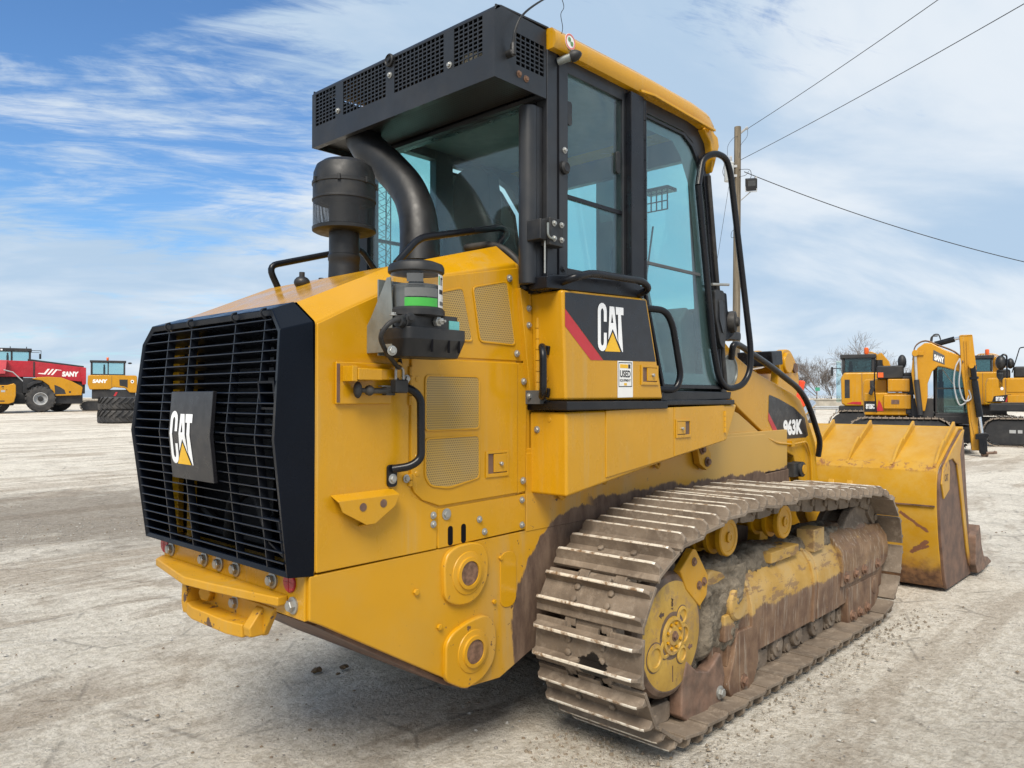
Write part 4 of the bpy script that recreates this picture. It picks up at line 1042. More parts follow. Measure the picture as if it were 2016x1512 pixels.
# seam lines and furniture of the side wall
MB().box(2.620, 2.632, SY - 0.002, SY, 1.995, 3.05).build("post_seam", M['dark'], cab, smooth=False)
MB().py(rrect(2.70, 2.732, 2.76, 2.87, 0.014), SY + 0.004, SY + 0.013).build("window_catch", M['plastic'], cab, 0.002)
MB().py(rrect(3.075, 3.107, 2.62, 2.73, 0.014), SY + 0.000, SY + 0.011).build("window_catch", M['plastic'], cab, 0.002)
MB().lathe((2.665, SY, 2.555), (0, -1, 0), [(0.030, 0), (0.030, 0.014), (0.020, 0.022), (0.012, 0.018), (1e-4, 0.02)], 24).build("cap_plug", M['plastic'], cab)
bolt(cab, 2.672, SY, 2.635, r=0.010); bolt(cab, 2.66, SY, 2.10, r=0.010, mat='charcoal')
# round post at the rear corner with the engine-cover latch
MB().lathe((2.500, 2.225, 2.02), (0, 0, 1), [(0.042, 0), (0.042, 0.78)], 20).box(2.49, 2.552, 2.185, 2.262, 2.02, 2.80).build("corner_post", M['charcoal'], cab, 0.006)
lt = MB().box(2.505, 2.60, 2.105, 2.158, 2.18, 2.30).box(2.46, 2.51, 2.12, 2.20, 2.20, 2.29)
ltc = lt.build("glass_latch", M['plastic'], cab, 0.006)
MB().tube(fillet([(2.485, 2.10, 2.27), (2.485, 2.10, 2.21), (2.53, 2.10, 2.205)], 0.02), 0.005, 8).build("latch_hook", M['galv'], ltc)
for x, z in ((2.53, 2.275), (2.58, 2.275), (2.53, 2.21), (2.58, 2.21)): bolt(ltc, x, 2.104, z, r=0.009)
MB().tube([(2.50, 2.13, 2.20), (2.50, 2.13, 2.06)], 0.004, 8).build("latch_rod", M['zinc'], ltc)
# side sill below the windows and lower skirt
MB().py([(2.50, 1.995), (3.24, 2.020), (3.255, 2.075), (3.14, 2.095), (2.55, 2.06), (2.50, 2.05)], SY - 0.045, SY + 0.06).build("window_sill", M['black'], cab, 0.006)
MB().tube(fillet([(2.60, SY - 0.03, 2.03), (2.60, SY - 0.11, 2.045), (2.72, SY - 0.11, 2.078), (3.13, SY - 0.11, 2.088), (3.195, SY - 0.11, 2.055), (3.19, SY - 0.02, 2.03)], 0.05), 0.017, 12).build("side_handrail", M['black'], cab)
# roof
def roof_sec(x, zt, zb, inset):
    y0, y1 = SY - 0.045 + inset, mir(SY - 0.045 + inset)
    return [Vector(p) for p in ((x, y0 + 0.01, zb), (x, y0, zb + 0.02), (x, y0, zt - 0.035), (x, y0 + 0.02, zt - 0.008), (x, y0 + 0.10, zt), (x, y1 - 0.10, zt), (x, y1 - 0.02, zt - 0.008), (x, y1, zt - 0.035), (x, y1, zb + 0.02), (x, y1 - 0.01, zb))]
roof = MB().loft([roof_sec(2.555, 3.150, 3.052, 0.0), roof_sec(3.2, 3.160, 3.052, 0), roof_sec(3.75, 3.155, 3.050, 0), roof_sec(3.92, 3.145, 3.03, 0.005), roof_sec(4.0, 3.115, 2.99, 0.02), roof_sec(4.035, 3.075, 2.965, 0.04)])
rf = roof.build("cab_roof", Y, cab, sharp=50)
MB().prism([(3.22, SY - 0.045, 3.048), (3.93, SY - 0.045, 3.030), (3.93, SY - 0.075, 3.022), (3.30, SY - 0.075, 3.040)], (0, 0, 0.014)).build("roof_gutter", Y, rf, 0.003)
MB().py([(3.90, 3.06), (4.02, 3.02), (4.035, 2.97), (3.985, 2.86), (3.955, 2.80), (3.945, 2.82), (3.95, 2.90), (3.93, 2.97), (3.86, 3.03)], SY - 0.04, SY + 0.02).build("roof_corner", Y, rf, 0.008, 3)
MB().box(2.60, 3.95, SY + 0.03, mir(SY) - 0.03, 3.045, 3.05).build("ceiling_lining", M['lining'], rf)
MB().prism([(4.04, SY + 0.06, 2.93), (4.05, SY + 0.20, 2.93), (4.05, SY + 0.20, 3.03), (4.04, SY + 0.06, 3.03)], (0.03, 0, 0)).build("roof_lamp", M['plastic'], rf, 0.004)
# round warning sticker on the roof edge and the small work light
stk = MB().lathe((2.655, SY - 0.046, 3.105), (0, -1, 0), [(0.036, 0), (0.036, 0.001)], 24).build("warning_sticker", M['sticker'], rf)
MB().lathe((2.655, SY - 0.0475, 3.105), (0, -1, 0), [(0.034, 0), (0.034, 0.0008), (0.028, 0.0008), (0.028, 0)], 24, False).build("sticker_ring", plain('sticker_pink', (0.65, 0.16, 0.14), 0.5), stk)
MB().cyl((2.648, SY - 0.049, 3.113), (2.648, SY - 0.0485, 3.113), 0.010).cyl((2.665, SY - 0.049, 3.098), (2.665, SY - 0.0485, 3.098), 0.010).build("sticker_figure", plain('sticker_green', (0.12, 0.25, 0.1), 0.5), stk)
pr = MB().cyl((2.625, SY - 0.0, 3.020), (2.65, SY - 0.055, 3.033), 0.017, n=16).build("lamp_stalk", M['galv'], cab)
MB().lathe((2.65, SY - 0.055, 3.033), (0.4, -0.9, 0.2), [(0.024, 0), (0.026, 0.012), (0.022, 0.03), (0.010, 0.046), (1e-4, 0.05)], 18).build("lamp_cap", M['plastic'], pr)
# door sill strip under the glass, black strip above the step box
MB().py([(3.39, 1.505), (4.135, 1.518), (4.15, 1.560), (3.41, 1.565)], SY - 0.05, SY + 0.03).build("door_sill", M['black'], cab, 0.006)
MB().box(2.585, 3.40, 2.075, HY + 0.02, 1.472, 1.512).box(3.40, 4.14, 2.085, HY + 0.02, 1.488, 1.515).build("sill_strip", M['black'], cab, 0.006)
# door handle, mirror-side grab loop and lamp bracket
lp_ = fillet([(3.80, SY - 0.035, 2.70), (3.845, SY - 0.035, 2.86), (3.93, SY - 0.07, 2.905), (4.04, SY - 0.08, 2.895), (4.09, SY - 0.08, 2.82), (4.335, SY - 0.08, 1.82), (4.335, SY - 0.075, 1.68), (4.27, SY - 0.06, 1.60), (4.14, SY - 0.035, 1.575), (4.03, SY - 0.035, 1.625), (3.965, SY - 0.035, 1.80), (3.80, SY - 0.035, 2.70)], 0.06, 5)
MB().tube(lp_, 0.0185, 12).build("door_grab_loop", M['black'], cab)
MB().tube([(3.925, SY - 0.03, 2.78), (4.115, SY - 0.03, 1.60)], 0.013, 8).build("door_edge_seal", M['rubber'], cab)
MB().py(round_poly([(3.945, 2.14), (4.055, 2.14), (4.085, 1.93), (4.06, 1.80), (4.01, 1.83), (3.955, 1.98)], 0.02), SY - 0.055, SY - 0.012).build("door_handle", M['plastic'], cab, 0.006)
MB().py(round_poly([(3.985, 2.08), (4.03, 2.08), (4.055, 1.93), (4.03, 1.89), (3.99, 1.97)], 0.012), SY - 0.062, SY - 0.054).build("handle_paddle", M['charcoal'], cab, 0.003)
MB().cyl((3.93, SY - 0.045, 2.165), (4.07, SY - 0.075, 2.175), 0.008, n=10).build("handle_pin", M['zinc'], cab)
fb = MB().py(round_poly([(4.10, 2.14), (4.155, 2.14), (4.17, 2.03), (4.24, 2.03), (4.25, 1.90), (4.16, 1.86), (4.11, 1.88)], 0.015), SY - 0.02, SY + 0.04).build("front_bracket", M['black'], cab, 0.005)
MB().lathe((4.22, SY - 0.02, 1.975), (0.3, -1, 0), [(0.062, -0.03), (0.066, 0), (0.062, 0.02), (0.03, 0.026), (0.026, 0.04), (1e-4, 0.045)], 24).build("door_stop", M['rubber'], fb)
# pull loop by the side box
MB().tube(fillet([(3.262, SY - 0.035, 1.975), (3.375, SY - 0.085, 1.970), (3.435, SY - 0.09, 1.90), (3.515, SY - 0.09, 1.64), (3.48, SY - 0.08, 1.565), (3.40, SY - 0.03, 1.57)], 0.05), 0.0175, 12).build("entry_handle", M['black'], cab)
# interior
MB().box(3.99, 4.06, 2.80, 2.97, 1.56, 2.99).build("front_post", M['lining'], cab, 0.01)
ins = MB()
ins.box(2.62, 2.80, SY + 0.07, mir(SY) - 0.07, 1.56, 2.10)                 # rear shelf
ins.box(2.80, 3.40, SY + 0.08, SY + 0.30, 1.56, 2.02).box(2.80, 3.40, mir(SY) - 0.30, mir(SY) - 0.08, 1.56, 2.02)
ins.build("side_console", M['cabgrey'], cab, 0.02, 3)
MB().py([(3.92, 1.56), (4.09, 1.56), (4.07, 2.02), (3.98, 2.06), (3.90, 1.98)], 2.30, 3.46).build("dashboard", M['cabgrey'], cab, 0.02, 3)
MB().box(3.42, 4.10, mir(SY) - 0.075, mir(SY) - 0.062, 1.56, 1.9).build("left_lower_trim", M['cabgrey'], cab)
SEATY = 2.95
se = MB()
se.loft([[Vector((x, SEATY + yy * wy, z + (0.0 if yy * yy < .5 else -0.02))) for yy in (-1, -0.6, 0, 0.6, 1)] + [Vector((x - th, SEATY + yy * wy, z)) for yy in (1, 0.6, 0, -0.6, -1)]
         for x, z, wy, th in ((3.12, 1.95, 0.24, 0.16), (3.02, 2.20, 0.24, 0.15), (2.95, 2.42, 0.20, 0.12), (2.93, 2.50, 0.12, 0.09))])
se.loft([[Vector((x, SEATY + yy * wy, z)) for yy in (-1, -0.6, 0, 0.6, 1)] + [Vector((x - 0.085, SEATY + yy * wy, z)) for yy in (1, 0.6, 0, -0.6, -1)]
         for x, z, wy in ((2.945, 2.46, 0.135), (2.94, 2.56, 0.145), (2.93, 2.69, 0.135), (2.925, 2.74, 0.09), (2.92, 2.755, 0.03))])
se.box(3.00, 3.50, SEATY - 0.26, SEATY + 0.26, 1.86, 1.98).box(3.05, 3.40, SEATY - 0.2, SEATY + 0.2, 1.56, 1.86)
se.build("operator_seat", M['seat'], cab, 0.02, 3)
js = MB().lathe((3.33, SY + 0.19, 2.02), (0, 0, 1), [(0.05, 0), (0.045, 0.02), (0.048, 0.03), (0.04, 0.05), (0.042, 0.06), (0.03, 0.08), (0.012, 0.085), (0.012, 0.16), (0.024, 0.18), (0.028, 0.26), (0.02, 0.30), (1e-4, 0.305)], 16)
js.build("joystick", M['plastic'], cab)
MB().box(3.0, 3.4, SY + 0.33, SY + 0.40, 2.08, 2.13).box(3.0, 3.4, mir(SY) - 0.40, mir(SY) - 0.33, 2.08, 2.13).build("armrest", M['seat'], cab, 0.02, 3)
gl = MB()                                   # lamp guard hanging inside the windscreen
gl.box(3.80, 3.90, 2.32, 2.50, 2.72, 2.74)
for k in range(6): gl.box(3.80 + 0.0, 3.806, 2.32 + 0.036 * k, 2.326 + 0.036 * k, 2.60, 2.74)
for k in range(3): gl.box(3.80, 3.806, 2.32, 2.506, 2.60 + 0.05 * k, 2.606 + 0.05 * k)
gl.build("wire_guard", M['black'], cab)
MB().tube([(3.93, 2.50, 2.55), (4.02, 2.62, 2.18)], 0.006, 6).build("wiper_arm", M['black'], cab)

# ---- side boxes
bx = MB().py([(2.600, 1.516), (2.575, 1.995), (3.240, 2.018), (3.385, 1.520)], 2.095, HY + 0.01).build("side_cover", Y, loader, 0.014, 3)
MB().py([(2.500, 2.012), (2.572, 1.995), (2.600, 1.516), (2.585, 1.50), (2.565, 1.55)], HY - 0.028, HY).build("cover_flange", Y, bx, 0.003)
for z in (1.925, 1.85, 1.535): bolt(bx, 2.555, HY - 0.029, z, r=0.010)
hinge_x = 2.592
for k in range(7):
    z0 = 1.55 + k * 0.048
    MB().cyl((2.586, 2.246, z0), (2.586, 2.246, z0 + 0.045), 0.011, n=12).build("hinge_knuckle", Y, bx)
for z in (1.88, 1.79, 1.70, 1.61):
    MB().lathe((2.59, 2.205, z), (-1, 0, 0), [(0.014, 0), (0.012, 0.004), (1e-4, 0.005)], 14).build("rivet", Y, bx)
hh = MB().tube(fillet([(2.585, 2.205, 1.735), (2.53, 2.175, 1.755), (2.500, 2.14, 1.72), (2.500, 2.14, 1.56), (2.53, 2.175, 1.527), (2.585, 2.205, 1.55)], 0.04), 0.016, 12)
hh.build("cover_handle", M['black'], bx)
for z in (1.738, 1.552):
    MB().obox((2.583, 2.198, z), (0.008, 0, 0), (0, 0.022, 0.004), (0, -0.004, 0.02)).build("handle_foot", M['black'], bx, 0.004)
    bolt(bx, 2.572, 2.205, z, (-1, 0, 0), 0.013)
OY = 2.0945
def side_face(name, pts, mat, lift): return MB().add([(x, 2.095 - lift, z) for x, z in pts], [list(range(len(pts)))]).build(name, mat, bx, smooth=False)
side_face("decal_panel", [(2.592, 1.985), (3.222, 2.006), (3.312, 1.708), (2.872, 1.700), (2.592, 1.915)], M['decal_black'], 0.0012)
side_face("decal_stripe", [(2.592, 1.913), (2.870, 1.699), (2.775, 1.697), (2.592, 1.838)], M['decal_red'], 0.0012)
cat_logo(bx, (2.826, 2.0945 - 0.0012, 1.740), (1, 0.0, 0.02), (0, 0, 1), 0.222, (0, -1, 0))
stick = side_face("price_sticker", [(2.982, 1.528), (3.109, 1.530), (3.109, 1.703), (2.982, 1.701)], M['sticker'], 0.0016)
MB().ring([(2.990, 2.093, 1.578), (3.101, 2.093, 1.580), (3.101, 2.093, 1.697), (2.990, 2.093, 1.695)], [(2.994, 2.093, 1.582), (3.097, 2.093, 1.584), (3.097, 2.093, 1.693), (2.994, 2.093, 1.691)], (0, -0.0003, 0)).build("sticker_border", M['decal_black'], stick, smooth=False)
MB().box(3.002, 3.068, 2.0927, 2.0931, 1.668, 1.686).box(3.035, 3.058, 2.0927, 2.0931, 1.586, 1.597).build("sticker_patch", M['decal_yellow'], stick, smooth=False)
MB().box(3.070, 3.088, 2.0927, 2.0931, 1.667, 1.687).build("sticker_patch_black", M['decal_black'], stick, smooth=False)
word("sticker_word", "USED", M['decal_black'], stick, (3.001, 2.0926, 1.624), (1, 0, 0), (0, 0, 1), 0.034, 0.088, 0.03)
word("sticker_word", "EQUIPMENT", M['decal_black'], stick, (3.000, 2.0926, 1.602), (1, 0, 0), (0, 0, 1), 0.014, 0.09, 0.02)
latch(3.178, 3.330, 1.590, 1.688, 2.0945, bx)
sb = MB().py([(2.603, 1.096), (2.600, 1.466), (4.107, 1.488), (4.190, 1.488), (4.060, 1.282), (3.47, 1.213)], 2.095, HY + 0.01).build("step_box", Y, loader, 0.014, 3)
MB().py([(2.887, 1.160), (2.887, 1.468), (3.476, 1.478), (3.476, 1.222)], 2.090, 2.10).build("step_door", Y, sb, 0.003)
MB().py([(3.481, 1.224), (3.481, 1.478), (4.02, 1.484), (4.02, 1.285)], 2.090, 2.10).build("step_door", Y, sb, 0.003)
latch(3.490, 3.640, 1.318, 1.415, 2.0895, sb, True)
hinge(4.028, 1.33, 1.455, 2.090, 4, sb)
bolt(sb, 2.601, 2.262, 1.385, (-1, 0, 0), 0.011); 
MB().lathe((2.601, 2.19, 1.43), (-1, 0, 0), [(0.012, 0), (0.010, 0.003), (1e-4, 0.004)], 14).build("rivet", Y, sb)

# ---- grease pump on its bracket
gp = MB().lathe((1.80, 2.145, 1.975), (0, 0, 1), [(0.098, 0), (0.102, 0.004), (0.102, 0.020), (0.096, 0.032), (0.07, 0.042), (1e-4, 0.046)], 32).build("grease_pump", M['plastic'], loader)
GX, GY = 1.80, 2.145
MB().lathe((GX, GY, 1.845), (0, 0, 1), [(0.093, 0), (0.093, 0.131)], 40, False).build("pump_reservoir", M['clear'], gp)
MB().lathe((GX, GY, 1.847), (0, 0, 1), [(0.084, 0), (0.084, 0.085), (0.03, 0.09), (0.022, 0.12)], 28).build("pump_grease", M['lining'], gp)
MB().lathe((GX, GY, 1.925), (0, 0, 1), [(0.0945, 0), (0.0945, 0.004)], 40, False).build("reservoir_ring", M['cabgrey'], gp)
def wrap(a0, a1, z0, z1, r, name, mat):
    n = 10; pts = []
    for k in range(n + 1):
        t = radians(a0 + (a1 - a0) * k / n); pts.append((GX + r * cos(t), GY + r * sin(t)))
    MB().loft([[Vector((x, y, z0)) for x, y in pts], [Vector((x, y, z1)) for x, y in pts]], False, False).build(name, mat, gp)
wrap(205, 282, 1.850, 1.880, 0.0955, "pump_label_band", M['green'])
wrap(205, 282, 1.884, 1.915, 0.0955, "pump_label_print", M['lining'])
wrap(210, 245, 1.935, 1.965, 0.0955, "pump_label_print", M['cabgrey'])
wrap(284, 318, 1.850, 1.968, 0.0958, "pump_label", M['sticker'])
wrap(288, 308, 1.898, 1.914, 0.0964, "pump_label_box", M['decal_black'])
wrap(290, 312, 1.858, 1.872, 0.0964, "pump_label_print", M['lining'])
wrap(286, 290, 1.930, 1.962, 0.0964, "pump_label_mark", M['green'])
wrap(294, 300, 1.930, 1.958, 0.0964, "pump_label_mark", M['decal_black'])
wrap(294, 306, 1.952, 1.958, 0.0964, "pump_label_mark", M['decal_black'])
MB().lathe((GX, GY, 1.815), (0, 0, 1), [(0.090, 0), (0.104, 0.006), (0.104, 0.026), (0.096, 0.034)], 32).build("pump_collar", M['plastic'], gp)
MB().pz(rrect(1.705, 1.955, 2.075, 2.235, 0.03), 1.752, 1.825).pz(rrect(1.690, 1.975, 2.055, 2.235, 0.03), 1.735, 1.775).loft([[Vector((x, y, 1.735)) for x, y in rrect(1.690, 1.975, 2.055, 2.235, 0.03)], [Vector((x, y, 1.672)) for x, y in rrect(1.705, 1.962, 2.075, 2.225, 0.04)]]).build("pump_housing", M['plastic'], gp, 0.003, sharp=30)
for x in (1.80, 1.88, 1.93): MB().box(x - 0.003, x + 0.003, 2.054, 2.062, 1.69, 1.735).build("housing_rib", M['dark'], gp)
MB().lathe((1.83, 2.072, 1.800), (0.15, -1, 0), [(0.018, 0), (0.018, 0.016), (0.012, 0.018), (0.012, 0.030), (0.005, 0.032), (0.005, 0.045)], 6).build("grease_nipple", M['zinc'], gp)
MB().lathe((1.715, 2.085, 1.805), (-0.3, -1, 0), [(0.018, 0), (0.018, 0.02), (0.010, 0.022), (0.010, 0.028)], 16).build("pump_plug", M['plastic'], gp)
MB().box(1.895, 1.945, 2.0715, 2.0745, 1.775, 1.808).build("pump_tag", plain('turquoise_tag', (0.16, 0.46, 0.44), 0.3, 0.4), gp)
bk = MB().px([(HY - 0.004, 1.79), (2.271, 1.82), (2.180, 1.955), (2.162, 1.955), (2.150, 1.82), (2.150, 1.69), (HY - 0.004, 1.69)], 1.694, 1.700)
bk.box(1.700, 1.86, 2.236, 2.242, 1.68, 1.955).px([(HY - 0.004, 1.80), (2.24, 1.86), (2.24, 1.68), (HY - 0.004, 1.68)], 1.86, 1.865).build("pump_bracket", M['galv'], gp, 0.001)
MB().tube(spline([(1.720, 2.10, 1.785), (1.660, 2.075, 1.795), (1.615, 2.07, 1.775), (1.600, 2.09, 1.735), (1.64, 2.12, 1.695), (1.70, 2.16, 1.665), (1.76, 2.20, 1.640), (1.82, 2.26, 1.645), (1.85, 2.30, 1.67)], 7), 0.0085, 10).build("pump_cable", M['rubber'], gp)
MB().cyl((1.665, 2.08, 1.792), (1.715, 2.10, 1.788), 0.020, n=16).cyl((1.690, 2.09, 1.790), (1.70, 2.094, 1.789), 0.025, n=16).build("cable_plug", M['plastic'], gp)
bolt(gp, 1.655, 2.10, 1.690, (-0.3, -1, 0), 0.012); bolt(gp, 1.685, 2.13, 1.815, (0, 0, 1), 0.010)

# ---- tracks
TY = 1.98                                 # centre line of the right track
SPR = (2.995, 0.480, 0.375); IDL = (5.51, 0.470, 0.365)
def track_path():
    P = []
    for k in range(0, 41):                 # round the sprocket from the bottom, rearwards and up
        t = radians(270 - 180 * k / 40); P.append((SPR[0] + SPR[2] * cos(t), SPR[1] + SPR[2] * sin(t)))
    tops = [(2.995, 0.855), (3.28, 0.912), (3.606, 0.935), (3.94, 0.922), (4.277, 0.935), (4.60, 0.895), (4.95, 0.865), (5.25, 0.850), (5.51, 0.835)]
    sp = spline([(x, 0, z) for x, z in tops], 10)
    P += [(p.x, p.z) for p in sp[1:]]
    for k in range(1, 41):
        t = radians(90 - 180 * k / 40); P.append((IDL[0] + IDL[2] * cos(t), IDL[1] + IDL[2] * sin(t)))
    P.append(P[0])
    return P
TP = track_path()
seg = [0.0]
for a, c in zip(TP[:-1], TP[1:]): seg.append(seg[-1] + math.hypot(c[0] - a[0], c[1] - a[1]))
NSH = 37; PITCH_T = seg[-1] / NSH
def at_len(s):
    s %= seg[-1]
    import bisect
    i = max(0, min(len(seg) - 2, bisect.bisect_right(seg, s) - 1))
    t = (s - seg[i]) / max(1e-9, seg[i + 1] - seg[i])
    return Vector((TP[i][0] + (TP[i + 1][0] - TP[i][0]) * t, 0, TP[i][1] + (TP[i + 1][1] - TP[i][1]) * t))
def shoe_mesh():
    m = MB(); W = 0.278; h = PITCH_T / 2
    n0, n1 = 0.034, 0.050
    # plate with two link notches in its leading edge and a curved trailing lip
    def plate(y0, y1, xa): m.py([(-h + 0.000, n0 - 0.014), (-h + 0.022, n0), (xa, n0), (xa, n1), (-h + 0.018, n1), (-h - 0.003, n1 - 0.013)], y0, y1)
    cuts = [(-W, -0.115, h - 0.006), (-0.115, -0.058, h - 0.046), (-0.058, 0.058, h - 0.006), (0.058, 0.115, h - 0.046), (0.115, W, h - 0.006)]
    for y0, y1, xa in cuts: plate(y0, y1, xa)
    for x0, hh in ((-h + 0.038, 0.047), (h - 0.046, 0.047)):
        prof = [(x0 - 0.018, n1 - 0.001), (x0 - 0.010, n1 + hh * 0.45), (x0 - 0.007, n1 + hh * 0.93), (x0 - 0.003, n1 + hh), (x0 + 0.005, n1 + hh), (x0 + 0.009, n1 + hh * 0.93), (x0 + 0.011, n1 + hh * 0.45), (x0 + 0.020, n1 - 0.001)]
        def sec(y, k): return [Vector((x, y, n1 + (z - n1) * k)) for x, z in prof]
        b = len(m.f)
        m.loft([sec(-W + 0.003, 0.55), sec(-W + 0.022, 0.95), sec(-W + 0.04, 1), sec(-0.1, 1), sec(0.1, 1), sec(W - 0.04, 1), sec(W - 0.022, 0.95), sec(W - 0.003, 0.55)])
        for q in range(b, len(m.f)):
            idx = m.f[q]
            if len(idx) == 4 and all(m.v[i].z > n1 + hh * 0.80 for i in idx): m.m[q] = 1
    for y in (-0.088, 0.088):
        for x in (-0.030, 0.026): m.mat(0).lathe((x, y, n1), (0, 0, 1), [(0.0165, 0), (0.0165, 0.011), (0.012, 0.014)], 6)
    return m
def link_mesh():
    m = MB(); h = PITCH_T / 2
    for s in (-1, 1):
        for y, w, x0, x1 in ((s * 0.085, 0.017, -h - 0.03, h * 0.4), (s * 0.108, 0.015, -h * 0.4, h + 0.03)):
            m.py([(x0, -0.045), (x0 + 0.02, -0.055), (x1 - 0.02, -0.055), (x1, -0.045), (x1, 0.02), (x1 - 0.02, 0.034), (x0 + 0.02, 0.034), (x0, 0.02)], y - w, y + w)
    m.cyl((-h, -0.135, 0), (-h, 0.135, 0), 0.024, n=14)
    return m
o = shoe_mesh().build("track_shoe", [M['shoe'], M['tip']], None, 0.0025, 2, org=(0, 0, 0)); shoe_bev = o
lk = link_mesh().build("track_link", M['shoe'], None, 0.003, 2, org=(0, 0, 0))
LEFT = 2 * CY - 2 * TY
rnd = random.Random(11)
chains = []
for side in (0, 1):
    chain = bpy.data.objects.new("track_chain", None); col.objects.link(chain); chain.parent = loader
    for i in range(NSH):
        s = (i + 0.42) * PITCH_T
        a = at_len(s); c = at_len(s + PITCH_T); mid = (a + c) / 2; T = (c - a).normalized()
        ang = atan2(-T.z, T.x)
        for src in (shoe_bev, lk):
            q = src.copy(); col.objects.link(q); q.parent = chain
            q.location = Vector((mid.x, TY + side * LEFT + rnd.uniform(-0.003, 0.003), mid.z)) - ROOT
            q.rotation_euler = (rnd.uniform(-0.008, 0.008), ang + (0.085 if src is shoe_bev else 0) + rnd.uniform(-0.015, 0.015), 0)
bpy.data.objects.remove(shoe_bev); bpy.data.objects.remove(lk)

def undercarriage(side):
    mirror = (lambda m: m.mirror_y()) if side else (lambda m: m)
    out = []
    def B(m, name, mat, parent, bevel=0.0, seg=2, **k):
        o = mirror(m).build(name, mat, parent, bevel, seg, **k); return o
    # roller frame: rounded back, flat outer skirt
    def prof(k=0.0):
        return [(1.812 - k, 0.205), (1.802 - k, 0.40), (1.806 - k, 0.47), (1.826 - k, 0.55), (1.865 - k * .7, 0.610 + k * .7), (1.93, 0.642 + k), (2.03, 0.645 + k), (2.11, 0.60), (2.13, 0.50), (2.13, 0.205)]
    fr = B(MB().px(prof(), 3.50, 5.80), "roller_frame", M['frame'], loader, 0.006, 2, sharp=30)
    def collar(x0, x1, k): B(MB().px(prof(k), x0, x1), "frame_collar", M['frame'], fr, 0.005, 2, sharp=30)
    collar(3.72, 3.76, 0.020); collar(4.54, 4.57, 0.014); collar(4.62, 4.98, 0.006)
    # front guard cover with its bolts
    B(MB().loft([[Vector((x, y, z)) for y, z in [(1.786, zb), (1.779, 0.47), (1.79, 0.55), (1.845, 0.63), (1.93, zt), (2.04, zt), (2.05, 0.5), (2.05, zb)]] for x, zb, zt in ((4.98, 0.33, 0.685), (5.66, 0.33, 0.69), (5.80, 0.36, 0.62), (5.86, 0.40, 0.55))]), "idler_guard", M['frame'], fr, 0.008, 2, sharp=30)
    if side == 0:
        for x in (5.03, 5.20, 5.36, 5.62): bolt(fr, x, 1.782, 0.385, r=0.024, mat='rust', h=0.016)
    # brackets on the frame
    B(MB().box(4.05, 4.42, 1.83, 1.96, 0.62, 0.68), "frame_step", M['frame'], fr, 0.006)
    B(MB().box(4.62, 4.78, 1.82, 1.93, 0.60, 0.735), "frame_block", M['frame'], fr, 0.006)
    # rollers
    for k in range(7):
        x = 3.62 + k * 0.262
        r = MB().lathe((x, 1.835, 0.155), (0, 1, 0), [(0.060, 0), (0.066, 0.012), (0.066, 0.03), (0.088, 0.032), (0.088, 0.06), (0.078, 0.065), (0.078, 0.21), (0.088, 0.215), (0.088, 0.24), (0.066, 0.245), (0.066, 0.29)], 22)
        r.lathe((x, 1.827, 0.155), (0, 1, 0), [(0.030, 0), (0.034, 0.01)], 6)
        B(r, "track_roller", M['shoe'], fr, 0.003)
        B(MB().box(x - 0.045, x + 0.045, 1.842, 1.872, 0.19, 0.235), "roller_cap", M['frame'], fr, 0.006)
    # guide guards
    B(MB().py(round_poly([(3.56, 0.37), (3.78, 0.36), (3.80, 0.17), (3.72, 0.05), (3.50, 0.055), (3.46, 0.12), (3.52, 0.24)], 0.02), 1.785, 1.86).box(3.44, 3.58, 1.79, 1.86, 0.34, 0.47), "guide_guard", M['frame'], fr, 0.008)
    B(MB().py(round_poly([(5.10, 0.30), (5.70, 0.30), (5.72, 0.16), (5.55, 0.05), (5.12, 0.06)], 0.02), 1.80, 1.87).cyl((5.62, 1.795, 0.23), (5.62, 1.81, 0.23), 0.06, n=20), "guide_guard", M['frame'], fr, 0.008)
    if side == 0:
        for x, z in ((5.18, 0.115), (5.32, 0.11), (5.46, 0.115)): bolt(fr, x, 1.80, z, r=0.024, mat='rust', h=0.018)
        bolt(fr, 3.62, 1.784, 0.115, r=0.024, mat='rust', h=0.014)
    # sprocket, final drive drum and its guard
    dr = B(MB().lathe((2.985, 1.808, 0.478), (0, 1, 0), [(0.244, 0), (0.264, 0.010), (0.276, 0.03), (0.280, 0.10), (0.280, 0.40)], 56), "final_drive", M['drive_rim'], loader, sharp=25)
    B(MB().lathe((2.985, 1.806, 0.478), (0, 1, 0), [(1e-4, 0.0), (0.234, 0.0), (0.249, 0.008), (0.249, 0.02)], 56), "drive_face", M['drive_face'], dr, sharp=30)
    hub = MB().lathe((2.985, 1.806, 0.478), (0, -1, 0), [(0.086, -0.004), (0.082, 0.010), (0.070, 0.012), (0.066, 0.004), (0.046, 0.004), (0.040, 0.012), (0.018, 0.013), (0.014, 0.006), (1e-4, 0.006)], 36)
    B(hub, "drive_hub", M['drive_face'], dr, sharp=25)
    for k in range(8):
        t = radians(22 + 45 * k)
        if side == 0: bolt(dr, 2.985 + 0.055 * cos(t), 1.801, 0.478 + 0.055 * sin(t), r=0.008, mat='yellow', washer=False)
    if side == 0: bolt(dr, 2.985, 1.795, 0.478, r=0.016, mat='rust', h=0.010)
    for x, z, r in ((3.065, 0.55, 0.030), (3.08, 0.655 - 0.06, 0.0), (2.925, 0.435, 0.030), (3.06, 0.38, 0.028), (2.84, 0.415, 0.042), (3.075, 0.465, 0.034)):
        if r <= 0: continue
        B(MB().lathe((x, 1.806, z), (0, -1, 0), [(r * 1.45, -0.003), (r * 1.4, 0.006), (r, 0.008), (r * 0.94, 0.001), (1e-4, 0.001)], 24), "drive_port", M['drive_face'], dr, sharp=30)
